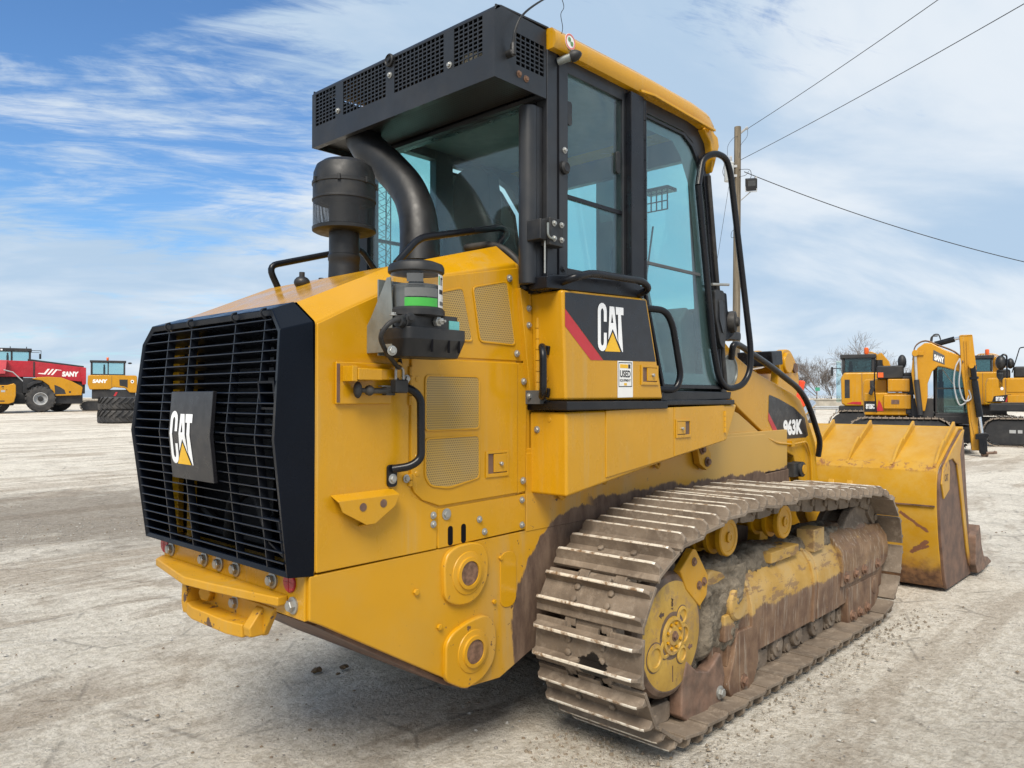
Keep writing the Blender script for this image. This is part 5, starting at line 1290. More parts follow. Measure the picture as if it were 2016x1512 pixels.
    for x, z, r0, r1 in ((3.065, 0.55, 0.032, 0.048), (2.925, 0.435, 0.032, 0.048), (3.06, 0.38, 0.030, 0.045), (2.84, 0.415, 0.044, 0.066), (3.075, 0.465, 0.036, 0.052), (2.985, 0.478, 0.086, 0.104)):
        B(MB().lathe((x, 1.8062, z), (0, -1, 0), [(r0, -0.002), (r0, 0.0016 + 0.0004 * (x > 3)), (r1, 0.0012 + 0.0004 * (x > 3)), (r1, -0.002)], 28, False), "port_wear", M['drive_rim'], dr)
    def mark(m): B(m, "cast_mark", M['wear'], dr, smooth=False)
    mark(MB().box(2.983, 2.988, 1.8045, 1.8065, 0.275, 0.345)); mark(MB().box(2.983, 2.988, 1.8045, 1.8065, 0.605, 0.640))
    for px_, pz_ in ((2.895, 0.585), (3.135, 0.395)):
        mark(MB().py([(px_ - 0.02, pz_), (px_, pz_ + 0.015), (px_, pz_ + 0.007), (px_ + 0.02, pz_ + 0.007), (px_ + 0.02, pz_ - 0.007), (px_, pz_ - 0.007), (px_, pz_ - 0.015)], 1.8045, 1.8065))
    if side == 0: word("cast_mark", "10V", M['wear'], dr, (2.992, 1.8045, 0.655), (0, 0, 1), (-1, 0, 0), 0.018, 0.05, 0.02).location.z -= 0.06
    st = MB(); n = 25
    pts = []
    for k in range(n * 4):
        t = 2 * pi * k / (n * 4); r = (0.335, 0.365, 0.365, 0.335)[k % 4]
        pts.append((SPR[0] + r * cos(t), SPR[1] + r * sin(t)))
    st.py(pts, TY - 0.035, TY + 0.035)
    B(st, "drive_sprocket", M['shoe'], dr, 0.004)
    gp_ = [(3.10, 0.34), (3.19, 0.27), (3.30, 0.24), (3.42, 0.30), (3.46, 0.18), (3.42, 0.06), (3.34, 0.03), (3.12, 0.05), (3.05, 0.10), (3.06, 0.24)]
    B(MB().py(gp_, 1.80, 1.87), "sprocket_guard", M['rust_plate'], fr, 0.01, 3)
    B(MB().py([(3.045, 0.752), (3.16, 0.835), (3.185, 0.83), (3.30, 0.69), (3.285, 0.60), (3.22, 0.56), (3.10, 0.66)], 1.80, 1.84), "sprocket_shield", M['yellow_worn'], fr, 0.006)
    if side == 0:
        for x, z in ((3.165, 0.775), (3.21, 0.66), (3.255, 0.67)): bolt(fr, x, 1.80, z, r=0.014, mat='rust')
        bolt(fr, 3.40, 1.80, 0.115, r=0.022, mat='zinc', h=0.018)
    B(MB().py(round_poly([(3.27, 0.56), (3.38, 0.70), (3.52, 0.66), (3.60, 0.45), (3.50, 0.18), (3.42, 0.05), (3.36, 0.06), (3.36, 0.30)], 0.03), 1.83, 2.12), "frame_knuckle", M['frame'], fr, 0.012, 3)
    B(MB().lathe((3.56, 1.772, 0.515), (0, 1, 0), [(1e-4, 0), (0.078, 0), (0.088, 0.012), (0.088, 0.2)], 28), "frame_boss", M['frame'], fr, 0.003)
    # idler and carrier rollers
    idl = B(MB().lathe((IDL[0], TY - 0.11, IDL[1]), (0, 1, 0), [(0.05, -0.02), (0.20, -0.015), (0.215, 0.0), (0.26, 0.01), (0.305, 0.01), (0.312, 0.02), (0.312, 0.06), (0.27, 0.065), (0.27, 0.155), (0.312, 0.16), (0.312, 0.20), (0.20, 0.22), (0.05, 0.24)], 44), "front_idler", M['shoe'], loader, 0.004)
    B(MB().lathe((IDL[0], TY - 0.127, IDL[1]), (0, 1, 0), [(1e-4, 0), (0.19, 0.0), (0.195, 0.01)], 40), "idler_web", M['rust_plate'], idl)
    for x in (3.606, 4.277):
        cr = B(MB().lathe((x, 1.850, 0.822), (0, 1, 0), [(1e-4, 0.0), (0.018, 0.0), (0.020, 0.004), (0.068, 0.004), (0.071, 0.0), (0.090, 0.0), (0.096, 0.006), (0.096, 0.03), (0.070, 0.036), (0.070, 0.075), (0.094, 0.08), (0.094, 0.10), (0.072, 0.105), (0.072, 0.16), (0.092, 0.165), (0.092, 0.185), (0.05, 0.19), (0.05, 0.42)], 36), "carrier_roller", M['yellow_worn'], loader, sharp=28)
        B(MB().lathe((x, 1.848, 0.822), (0, -1, 0), [(0.028, -0.004), (0.028, 0.003), (0.016, 0.005), (0.012, 0.001), (1e-4, 0.001)], 20), "roller_plug", M['yellow_worn'], cr)
        B(MB().py([(x + 0.05, 0.80), (x + 0.13, 0.80), (x + 0.16, 0.62), (x + 0.03, 0.62)], 2.02, 2.10), "carrier_bracket", M['yellow_worn'], cr, 0.006)
    # dried mud lying on the frame and clinging behind the drum
    def mud(u0, u1, nu, fpos, nv, thick, seed):
        vs = []; fs = []
        for i in range(nu + 1):
            for j in range(nv + 1):
                u = u0 + (u1 - u0) * i / nu; v = j / nv
                p, nrm = fpos(u, v)
                q = p * 7 + Vector((seed, 0, 0))
                t = thick(u, v) + 0.020 * noise.fractal(q, 1.0, 2.2, 5) + 0.009 * noise.noise(p * 34) + 0.010 * noise.noise(p * 90)
                vs.append(p + nrm * (t if t > 0 else -0.03))
        for i in range(nu):
            for j in range(nv):
                a = i * (nv + 1) + j; fs.append([a, a + 1, a + nv + 2, a + nv + 1])
        m = MB().add(vs, fs); return m
    pr = [(1.806, 0.47), (1.826, 0.55), (1.865, 0.610), (1.93, 0.642), (2.03, 0.645), (2.11, 0.60)]
    def onframe(u, v):
        k = min(4.999, v * 5); i = int(k); t = k - i
        y = pr[i][0] * (1 - t) + pr[i + 1][0] * t; z = pr[i][1] * (1 - t) + pr[i + 1][1] * t
        d = Vector((0, pr[i + 1][0] - pr[i][0], pr[i + 1][1] - pr[i][1])).normalized()
        return Vector((u, y, z)), Vector((0, -d.z, d.y))
    def th1(u, v):
        base = -0.058 + 0.098 * sstep(0.18, 0.58, v)
        lump = 0.035 * sstep(0.35, 0.0, abs(u - 3.62)) + 0.018 * sstep(0.3, 0, abs(u - 4.15)) + 0.022 * sstep(0.3, 0, abs(u - 4.95))
        return base + lump * sstep(0.02, 0.5, v)
    o = B(mud(3.42, 5.62, 150, onframe, 34, th1, 3), "mud", M['mud'], fr, sharp=180); o['kind'] = 'stuff'
    def onside(u, v):
        z = 0.09 + v * 0.60
        y = 1.835 + 0.03 * sin((u - 3.27) * 12) - 0.02 * v
        return Vector((u, y, z)), Vector((0, -1, 0.12)).normalized()
    def th2(u, v):
        e = sstep(3.24, 3.31, u) * sstep(3.70, 3.52, u + 0.10 * (0.5 - v))
        top = sstep(1.0, 0.85, v) * sstep(0.16, 0.42, v + 0.1 * (u - 3.4))
        return -0.07 + 0.110 * e * top
    o = B(mud(3.22, 3.74, 46, onside, 50, th2, 9), "mud", M['mud'], fr, sharp=180); o['kind'] = 'stuff'
def drive_face():
    m, nt, b = new_mat('final_drive_face'); g = NT(nt)
    base = g.mix(g.ramp(g.noise(9, 7), 0.3, 0.7), (0.42, 0.245, 0.035), (0.54, 0.335, 0.06))
    base = g.mix(g.math('MULTIPLY', g.ramp(g.noise(13, 8, 0.75), 0.50, 0.62), 0.55), base, (0.26, 0.16, 0.09))
    base = g.mix(g.ramp(g.noise(30, 6, 0.7), 0.64, 0.68), base, (0.10, 0.055, 0.04))
    nt.links.new(base, b.inputs['Base Color']); b.inputs['Roughness'].default_value = 0.5
    g.bump(b, g.noise(60, 6), 0.25, 0.004); return m
M['drive_face'] = drive_face()
M['drive_rim'] = plain('final_drive_rim', (0.12, 0.075, 0.05), 0.6, var=0.4, scale=14, dust=0.5, dustc=(0.20, 0.15, 0.11), bump=0.35, bscale=60)
M['rust_plate'] = plain('bare_rusty_plate', (0.15, 0.088, 0.06), 0.6, var=0.4, scale=12, dust=0.35, dustc=(0.20, 0.15, 0.115), bump=0.3, bscale=50)
undercarriage(0); undercarriage(1)

# ---- loader linkage
AY = 2.32
arm_out = [(4.40, 1.80), (4.475, 1.88), (4.62, 1.80), (4.834, 1.719), (5.017, 1.672), (5.565, 1.545), (5.656, 1.507), (5.739, 1.419), (5.92, 1.187), (5.96, 0.95), (6.10, 0.62), (6.50, 0.42), (6.62, 0.20), (6.50, 0.10), (6.20, 0.22), (5.88, 0.48), (5.72, 0.64), (5.62, 0.90), (5.52, 1.10), (5.254, 1.179), (4.663, 1.454), (4.45, 1.58), (4.38, 1.70)]
def arm(side):
    f = (lambda m: m.mirror_y()) if side else (lambda m: m)
    a = f(MB().py(arm_out, AY, AY + 0.07)).build("lift_arm", Y, loader, 0.008, 3)
    f(MB().lathe((4.53, AY, 1.70), (0, -1, 0), [(0.105, -0.01), (0.10, 0.010), (0.085, 0.014), (0.082, 0.006), (1e-4, 0.006)], 36)).build("pivot_pin", M['galv'], a)
    f(MB().py([(4.10, 1.30), (4.10, 1.50), (4.40, 1.50), (4.66, 1.425), (4.95, 1.30), (5.37, 1.137), (5.40, 1.0), (5.42, 0.80), (4.9, 0.60), (4.0, 0.60)], HY + 0.02, HY + 0.10)).build("loader_tower", M['hull'], loader, 0.008)
    f(MB().py([(4.40, 1.50), (4.42, 1.98), (4.46, 2.02), (4.53, 1.98), (4.55, 1.55)], AY + 0.09, AY + 0.14)).build("tower_plate", Y, a, 0.006)
    f(MB().tube(fillet([(4.50, AY - 0.03, 1.77), (4.475, AY - 0.055, 1.865), (4.56, AY - 0.055, 1.862), (5.0, AY - 0.055, 1.745), (5.48, AY - 0.055, 1.595), (5.63, AY - 0.055, 1.50), (5.74, AY - 0.055, 1.38), (5.88, AY - 0.055, 1.19), (5.90, AY - 0.03, 1.08)], 0.09), 0.021, 12)).build("hose_guard_rail", M['black'], a)
    f(MB().box(5.38, 5.46, AY - 0.06, AY, 0.96, 1.06).lathe((5.50, AY - 0.085, 1.01), (0, 1, 0), [(0.03, 0), (0.055, 0.008), (0.055, 0.085)], 20)).build("arm_stop", M['rubber'], a, 0.004)
    f(MB().cyl((5.50, AY - 0.09, 1.01), (5.50, AY - 0.084, 1.01), 0.034, n=20)).build("stop_cap", M['yellow_worn'], a)
    f(MB().tube(fillet([(5.05, AY - 0.012, 1.25), (5.20, AY - 0.02, 1.21), (5.45, AY - 0.02, 1.19), (5.70, AY - 0.02, 1.20), (5.78, AY - 0.02, 1.1), (5.80, AY - 0.02, 0.9)], 0.04), 0.009, 8).box(5.42, 5.47, AY - 0.03, AY, 1.175, 1.215)).build("hydraulic_line", Y, a)
    f(MB().py([(5.02, 1.19), (5.05, 1.20), (5.10, 1.15), (5.09, 1.125)], HY + 0.015, HY + 0.03)).build("tower_slot", M['dark'], a, smooth=False)
    f(MB().tube([(4.95, 2.45, 1.0), (5.72, 2.45, 1.30)], 0.055, 16)).build("lift_cylinder", Y, a)
    f(MB().tube([(5.72, 2.45, 1.30), (6.2, 2.45, 1.48)], 0.03, 12)).build("cylinder_rod", M['chrome'], a)
    return a
a0 = arm(0); arm(1)
dec = [(5.105, 1.540), (5.12, 1.546), (5.262, 1.520), (5.525, 1.455), (5.72, 1.372), (5.782, 1.245), (5.735, 1.229), (5.235, 1.232), (5.093, 1.372)]
MB().add([(x, AY - 0.0015, z) for x, z in dec], [list(range(len(dec)))]).build("decal_panel", M['decal_black'], a0, smooth=False)
MB().add([(x, AY - 0.0025, z) for x, z in [(5.093, 1.428), (5.31, 1.2325), (5.235, 1.232), (5.092, 1.372)]], [[0, 1, 2, 3]]).build("decal_stripe", M['decal_red'], a0, smooth=False)
word("model_number", "963K", M['white'], a0, (5.335, AY - 0.003, 1.252), (1, 0, 0.005), (0, 0, 1), 0.118, 0.335, 0.055)
# tilt linkage on the middle plane
tl = MB()
for s in (-1, 1):
    tl.py(round_poly([(6.18, 1.70), (6.27, 1.93), (6.42, 1.94), (6.55, 1.83), (6.62, 1.66), (6.50, 1.45), (6.45, 1.1), (6.60, 0.75), (6.45, 0.62), (6.22, 0.95), (6.15, 1.35)], 0.06), CY + s * 0.12 - 0.035, CY + s * 0.12 + 0.035)
tl.cyl((6.35, CY - 0.18, 1.82), (6.35, CY + 0.18, 1.82), 0.09, n=28).cyl((6.30, CY - 0.25, 1.25), (6.30, CY + 0.25, 1.25), 0.10, n=24)
lev = tl.build("tilt_lever", Y, loader, 0.010, 3)
MB().cyl((6.50, CY - 0.172, 1.78), (6.50, CY - 0.150, 1.78), 0.042, n=24).build("lever_pin", M['wear'], lev)
MB().tube([(4.60, CY, 1.60), (5.55, CY, 1.745)], 0.075, 20).build("tilt_cylinder", Y, loader)
MB().tube([(5.55, CY, 1.745), (6.36, CY, 1.83)], 0.042, 14).build("cylinder_rod", M['chrome'], loader)
MB().py([(5.95, 1.90), (6.16, 1.915), (6.18, 1.80), (5.98, 1.78)], CY - 0.20, CY + 0.10).build("hose_cover", M['black'], lev, 0.01)
MB().py(round_poly([(4.52, 1.96), (4.72, 1.955), (4.72, 1.90), (4.52, 1.90)], 0.02), 2.33, 2.42).build("lamp_housing", M['plastic'], loader, 0.006)
MB().py([(4.55, 1.88), (4.62, 1.87), (4.86, 1.72), (4.80, 1.66), (4.60, 1.70)], 2.40, 2.44).build("hose_plate", M['black'], loader, 0.004)

# ---- bucket
BY0, BY1 = 1.625, 4.145
bk_prof = [(7.30, 1.275), (7.24, 1.270), (6.64, 0.995), (6.602, 0.955), (6.575, 0.86), (6.560, 0.70), (6.590, 0.45), (6.66, 0.20), (6.705, 0.085), (6.76, 0.028), (6.90, 0.022), (7.60, 0.022)]
def offset(prof, t):
    out = []
    for i, p in enumerate(prof):
        a = Vector(prof[max(0, i - 1)]); b = Vector(prof[min(len(prof) - 1, i + 1)]); d = (b - a).normalized()
        out.append((p[0] - d.y * t * -1 if False else p[0] + (-d.y) * t, p[1] + d.x * t))
    return out
inner_p = offset(bk_prof, 0.022)
bkt = MB().py(bk_prof + list(reversed(inner_p)), BY0 + 0.02, BY1 - 0.02).build("bucket", M['bucket'], loader, 0.004, 2, sharp=25)
side_p = [(7.315, 1.265), (7.235, 1.245), (6.92, 1.115), (6.66, 0.975), (6.615, 0.93), (6.585, 0.86), (6.575, 0.70), (6.605, 0.45), (6.675, 0.20), (6.715, 0.09), (6.77, 0.020), (7.56, 0.020), (7.56, 0.12), (7.44, 0.60)]
for s in (0, 1):
    f = (lambda m: m.mirror_y()) if s else (lambda m: m)
    f(MB().py(side_p, BY0, BY0 + 0.022)).build("bucket_side", M['wear'], bkt, 0.004)
    f(MB().py([(6.655, 0.985), (6.80, 1.03), (6.93, 1.04), (7.05, 0.985), (7.14, 0.80), (7.36, 0.20), (7.43, 0.10), (7.47, 0.13), (7.40, 0.28), (7.22, 0.82), (7.15, 1.06), (7.30, 1.26), (7.235, 1.247), (6.92, 1.117)], BY0 - 0.014, BY0 + 0.001)).build("side_rim", M['bucket'], bkt, 0.005)
    f(MB().py([(6.655, 0.985), (6.80, 1.03), (6.84, 0.98), (6.82, 0.80), (6.66, 0.74), (6.60, 0.86)], BY0 - 0.012, BY0 + 0.001)).build("side_pad", M['bucket'], bkt, 0.004)
    f(MB().py(round_poly([(7.46, 0.36), (7.56, 0.40), (7.60, 0.44), (7.63, 0.38), (7.66, 0.26), (7.78, 0.10), (7.86, 0.06), (7.80, 0.03), (7.52, 0.03), (7.44, 0.12)], 0.02), BY0 - 0.055, BY0 + 0.05)).build("corner_adapter", M['rust_plate'], bkt, 0.012, 3)
    f(MB().loft([[Vector((x, BY0 + yy, z)) for yy, z in ((-0.04, zb), (0.04, zb), (0.04, zt), (-0.04, zt))] for x, zb, zt in ((7.72, 0.02, 0.15), (7.98, 0.025, 0.10), (8.10, 0.03, 0.05))])).build("corner_tooth", M['rust_plate'], bkt, 0.008)
MB().box(7.60, 7.74, BY0 + 0.05, BY1 - 0.05, 0.018, 0.050).build("cutting_edge", M['wear'], bkt, 0.004)
for k in range(7):
    y = BY0 + 0.30 + k * (BY1 - BY0 - 0.6) / 6
    MB().loft([[Vector((x, y + yy, z)) for yy, z in ((-0.04, 0.02), (0.04, 0.02), (0.04, zt), (-0.04, zt))] for x, zt in ((7.45, 0.08), (7.74, 0.11), (7.98, 0.07), (8.08, 0.035))]).build("bucket_tooth", M['rust_plate'], bkt, 0.006)
MB().cyl((7.30, BY0, 1.268), (7.30, BY1, 1.268), 0.016, n=12).build("top_lip", M['bucket'], bkt)
MB().box(6.547, 6.566, BY0 + 0.03, BY1 - 0.03, 0.685, 0.695).build("weld_seam", M['wear'], bkt)
d0 = Vector((7.24 - 6.62, 0, 1.27 - 0.975)).normalized(); n0 = Vector((-d0.z, 0, d0.x))
for y in (1.675, 1.985, 2.335, 2.66, 3.0, 3.35, 3.70, 4.09):
    o_ = Vector((6.615, y, 0.972))
    hs_ = [(0.02, 0.0), (0.02, 0.012), (0.20, 0.055), (0.36, 0.075), (0.375, 0.045), (0.40, 0.055), (0.70, 0.06), (0.70, 0.0)]
    MB().prism([o_ + d0 * a + n0 * c - Vector((0, 0.010, 0)) for a, c in hs_], (0, 0.020, 0)).build("bucket_gusset", M['bucket'], bkt, 0.003)
wd = word("cast_logo", "CAT", M['wear'], bkt, (6.675, BY0 - 0.0135, 0.875), (1, 0, 0), (0, 0, 1), 0.055, 0.10, 0.03)
MB().prism([(6.62, BY0 + 0.1, 0.90), (6.74, 2.1, 0.55), (6.60, 2.0, 0.5)], (0.01, 0, 0)) if False else None
for s in (0, 1):
    f = (lambda m: m.mirror_y()) if s else (lambda m: m)
    f(MB().py([(6.55, 0.85), (6.60, 0.30), (6.66, 0.15), (6.45, 0.06), (6.36, 0.20), (6.42, 0.60)], 2.26, 2.31).py([(6.55, 0.85), (6.60, 0.30), (6.66, 0.15), (6.45, 0.06), (6.36, 0.20), (6.42, 0.60)], 2.41, 2.46)).build("bucket_bracket", M['bucket'], bkt, 0.006)
ORG[0] = Vector((0, 0, 0))

# ------------------------------------------------------------------ other machines and the yard's surroundings
M['exc_yellow'] = paint_yellow('excavator_yellow', (0.50, 0.235, 0.008), 0.12)
M['red'] = plain('red_paint', (0.40, 0.012, 0.025), 0.32, dust=0.08, dustc=(0.4, 0.2, 0.2), scale=2)
M['red_pale'] = plain('pale_red_paint', (0.55, 0.07, 0.09), 0.45, scale=2)
M['orange'] = plain('orange_red_paint', (0.68, 0.06, 0.018), 0.4, scale=2)
M['tyre'] = plain('tyre_rubber', (0.034, 0.034, 0.036), 0.8, dust=0.55, dustc=(0.12, 0.11, 0.10), scale=4, bump=0.2)
M['rim'] = plain('grey_rim', (0.38, 0.39, 0.40), 0.45, dust=0.2)
M['undercarriage'] = plain('black_undercarriage', (0.014, 0.015, 0.018), 0.6, dust=0.25, dustc=(0.10, 0.09, 0.08), scale=3)
M['steel_shoe'] = plain('far_track_shoes', (0.20, 0.16, 0.125), 0.7, dust=0.3, scale=4)
def yard(depth, side):                    # a spot on the ground so far in front of the viewer and so far to the right
    p = VF * depth + VR * side
    return Vector((p.x, p.y, ground_z(p.x, p.y)))
def facing(side, depth): return VIEW_RZ - math.atan2(side, depth)   # local y straight away from the viewer
EY = M['exc_yellow']

WIDE = [1.0]
def wheel(parent, c, r, w, lugs=18, rim=0.48):
    """cleated tyre on a dished rim, axle along local y"""
    k0 = MB.kx; MB.kx = 1.0; c = (c[0] * k0, c[1], c[2])
    t = MB().lathe((c[0], c[1] - w / 2, c[2]), (0, 1, 0), [(r * rim, 0.02), (r * 0.80, 0), (r * 0.93, 0.05 * w), (r * 0.95, 0.2 * w), (r * 0.95, 0.8 * w), (r * 0.93, 0.95 * w), (r * 0.80, w), (r * rim, w - 0.02)], 36, False)
    for k in range(lugs):
        for s in (-1, 1):
            a = 2 * pi * (k + (0.5 if s > 0 else 0)) / lugs
            d = Vector((cos(a), 0, sin(a))); g_ = Vector((-sin(a), 0, cos(a)))
            cc = Vector(c) + d * r * 0.955 + Vector((0, s * w * 0.25, 0))
            t.obox(cc, d * r * 0.045, (g_ * 0.5 * s + Vector((0, 1, 0))).normalized() * w * 0.29, (g_ - Vector((0, 0.5 * s, 0))).normalized() * r * 0.05)
    ty = t.build("tyre", M['tyre'], parent, 0.008)
    MB().lathe((c[0], c[1] - w / 2, c[2]), (0, 1, 0), [(r * rim, 0.01), (r * rim * 0.93, 0.0), (r * rim * 0.86, 0.03), (r * rim * 0.80, w * 0.30), (r * 0.2, w * 0.32), (1e-4, w * 0.32)], 32, False).build("wheel_rim", M['rim'], ty)
    MB().lathe((c[0], c[1] - w / 2, c[2]), (0, 1, 0), [(1e-4, w * 0.10), (r * 0.17, w * 0.12), (r * 0.19, w * 0.30)], 16).build("wheel_hub", M['undercarriage'], ty)
    MB.kx = k0
    return ty
def side_word(parent, txt, x, y, z, h, w, mat='white', lean=0.12):
    return word("maker_name", txt, M[mat], parent, (x, y, z), (1, 0, 0), (lean, 0, 1), h, w, 0.06)

# ---- red telehandler on the far left
th = thing("telescopic_handler", yard(52, -31.85), "red telescopic handler with white lettering on its boom and a yellow hood, far left", "telehandler", rz=facing(-31.85, 52))
MB.kx = 0.853
MB().py([(-3.4, 3.48), (-0.58, 3.44), (3.10, 3.06), (3.12, 2.06), (2.6, 2.10), (-0.48, 2.36), (-3.4, 2.36)], 0.35, 0.95).build("boom", M['red'], th, 0.03)
MB().py([(-0.52, 3.40), (-0.42, 3.40), (-0.42, 2.40), (-0.52, 2.42)], 0.31, 0.35).build("boom_collar", M['undercarriage'], th)
MB().py([(-0.9, 3.60), (3.0, 3.18), (3.0, 3.06), (-0.9, 3.46)], 0.45, 0.8).build("boom_hose_tray", M['undercarriage'], th, 0.02)
MB().py([(2.65, 3.12), (3.16, 3.06), (3.16, 1.9), (2.9, 1.86)], 0.28, 1.02).build("boom_head", M['red'], th, 0.03)
side_word(th, "SANY", 1.45, 0.345, 2.42, 0.36, 1.15, lean=0.1).rotation_euler = (0, 0, 0)
st = MB()
for pts in ([(-0.20, 2.60), (0.30, 2.55), (0.62, 2.94), (0.46, 2.94), (0.22, 2.64), (-0.15, 2.65)], [(0.42, 2.54), (0.56, 2.54), (0.90, 2.93), (0.76, 2.93)], [(0.68, 2.52), (0.82, 2.52), (1.12, 2.86), (1.42, 2.83), (1.40, 2.87), (1.02, 2.92)]):
    st.add([(x, 0.345, z) for x, z in pts], [list(range(len(pts)))])
st.build("boom_stripe", M['white'], th, smooth=False)
MB().py([(-3.4, 3.46), (-2.25, 3.46), (-2.35, 2.55), (-3.4, 2.55)], -0.05, 0.30).build("boom_base_panel", M['red_pale'], th, 0.02)
hood_ = MB().loft([[Vector((x, y, z)) for x, z in [(-0.62, 2.22), (-0.2, 2.34), (0.5, 2.38), (1.37, 2.34), (2.1, 2.10), (2.75, 1.78), (2.88, 1.66), (2.81, 1.14), (0.86, 1.08), (0.55, 1.80), (0.1, 2.10)]] for y in (-0.55, -0.50, 0.25)])
hq = hood_.build("engine_hood", EY, th, 0.04, 3)
MB().py([(0.92, 1.84), (1.30, 1.70), (1.62, 1.50), (1.72, 1.22), (0.98, 1.20)], -0.556, -0.54).build("hood_vent", M['undercarriage'], hq)
MB().box(1.92, 2.06, -0.556, -0.54, 1.30, 1.42).build("hood_recess", M['undercarriage'], hq)
MB().box(-2.2, 2.9, -0.3, 1.9, 0.55, 1.25).box(-1.2, 0.9, -0.45, 1.8, 1.25, 2.3).box(-3.4, -1.2, 0.5, 1.8, 0.7, 2.45).box(0.9, 3.1, 0.5, 1.5, 1.25, 2.15).build("chassis", M['undercarriage'], th, 0.04)
MB().py([(-0.95, 1.60), (-0.85, 1.90), (-0.3, 2.12), (0.1, 2.10), (0.05, 1.98), (-0.4, 1.88), (-0.8, 1.62)], -0.75, -0.1).build("mudguard", M['undercarriage'], th, 0.02)
MB().tube([(-2.45, -0.4, 2.80), (-1.85, -0.4, 2.66), (-0.90, -0.4, 1.80)], 0.04, 8).build("handrail", M['rim'], th)
for x, y in ((0.0, -0.55), (1.25, 1.75), (-3.4, 1.7)): wheel(th, (x, y, 0.89), 0.89, 0.62)
def box_cab(parent, x0, x1, y0, y1, z0, z1, post=0.09, roof=0.16, frame='undercarriage', mid=True, pane='glass_far', name="cab"):
    """posts, roof, sills and one pane per side"""
    c = MB()
    for x in (x0, x1 - post):
        for y in (y0, y1 - post): c.box(x, x + post, y, y + post, z0, z1)
    if mid: 
        for y in (y0 + 0.004, y1 - post - 0.004): c.box((x0 + x1) / 2 - post * 0.35, (x0 + x1) / 2 + post * 0.35, y, y + post, z0 + 0.001, z1 - 0.001)
    c.box(x0 - 0.06, x1 + 0.06, y0 - 0.06, y1 + 0.06, z1, z1 + roof)
    c.box(x0 - 0.004, x1 + 0.004, y0 - 0.004, y1 + 0.004, z0 - 0.10, z0)
    o = c.build(name, M[frame], parent, 0.02)
    for nm, a in (("cab_pane", (x0 + post, x1 - post, y0 + 0.04, y0 + 0.045)), ("cab_pane", (x0 + post, x1 - post, y1 - 0.045, y1 - 0.04)), ("cab_pane", (x0 + 0.04, x0 + 0.045, y0 + post, y1 - post)), ("cab_pane", (x1 - 0.045, x1 - 0.04, y0 + post, y1 - post))):
        MB().box(*a, z0, z1).build(nm, M[pane], o, smooth=False)
    s = MB().box((x0 + x1) / 2 - 0.35, (x0 + x1) / 2 - 0.20, (y0 + y1) / 2 - 0.22, (y0 + y1) / 2 + 0.22, z0 - 0.05, z0 + (z1 - z0) * 0.62).box((x0 + x1) / 2 - 0.34, (x0 + x1) / 2 - 0.22, (y0 + y1) / 2 - 0.13, (y0 + y1) / 2 + 0.13, z0 + (z1 - z0) * 0.62, z0 + (z1 - z0) * 0.85)
    s.build("cab_seat", M['seat'], o, 0.03)
    return o
c_ = box_cab(th, -3.3, -0.70, 0.9, 2.3, 3.46, 4.12, 0.14, 0.20)
MB().box(-0.70, -0.02, 1.0, 1.04, 4.17, 4.21).box(-0.02, 0.02, 1.0, 1.04, 3.98, 4.21).box(-0.7, -0.1, 1.0, 1.04, 4.05, 4.08).build("mirror_arm", M['undercarriage'], c_)
MB().box(-0.13, 0.02, 0.96, 1.08, 3.62, 3.98).build("mirror", M['plastic'], c_, 0.03)
MB().box(-2.72, -2.58, 0.82, 0.90, 4.14, 4.24).build("work_lamp", M['white'], c_, 0.01)
for x in (-2.1, -1.0): MB().cyl((x, 1.4, 4.32), (x, 1.4, 4.46), 0.03).build("roof_knob", M['undercarriage'], c_)

# ---- yellow machine end cut by the left edge
ye = thing("wheeled_loader", yard(49, -32.05), "yellow rear end of a wheeled machine cut off by the left edge of the photo", "wheel loader", rz=facing(-32.05, 49))
MB.kx = 0.837
MB().loft([[Vector((x, y, z)) for x, z in [(-2.4, 0.62), (-2.4, 1.80), (-0.10, 1.80), (0.32, 1.92), (0.46, 1.80), (0.46, 1.15), (0.34, 0.72), (0.0, 0.62)]] for y in (-0.6, 0.9)]).build("counterweight", EY, ye, 0.05, 3)
MB().box(-0.45, -0.30, -0.607, -0.595, 1.66, 1.74).box(-0.38, -0.33, -0.607, -0.595, 1.56, 1.61).box(-0.15, -0.1, -0.607, -0.595, 1.48, 1.53).box(-0.6, -0.25, -0.607, -0.595, 0.76, 0.83).build("vent_slot", M['undercarriage'], ye)
MB().box(-0.48, -0.22, -0.609, -0.595, 1.36, 1.48).build("name_plate", M['rim'], ye)
MB().box(-2.5, 0.35, 0.9, 2.2, 0.5, 1.8).build("rear_frame", M['undercarriage'], ye, 0.05)
wheel(ye, (-0.75, 1.2, 0.72), 0.72, 0.55)

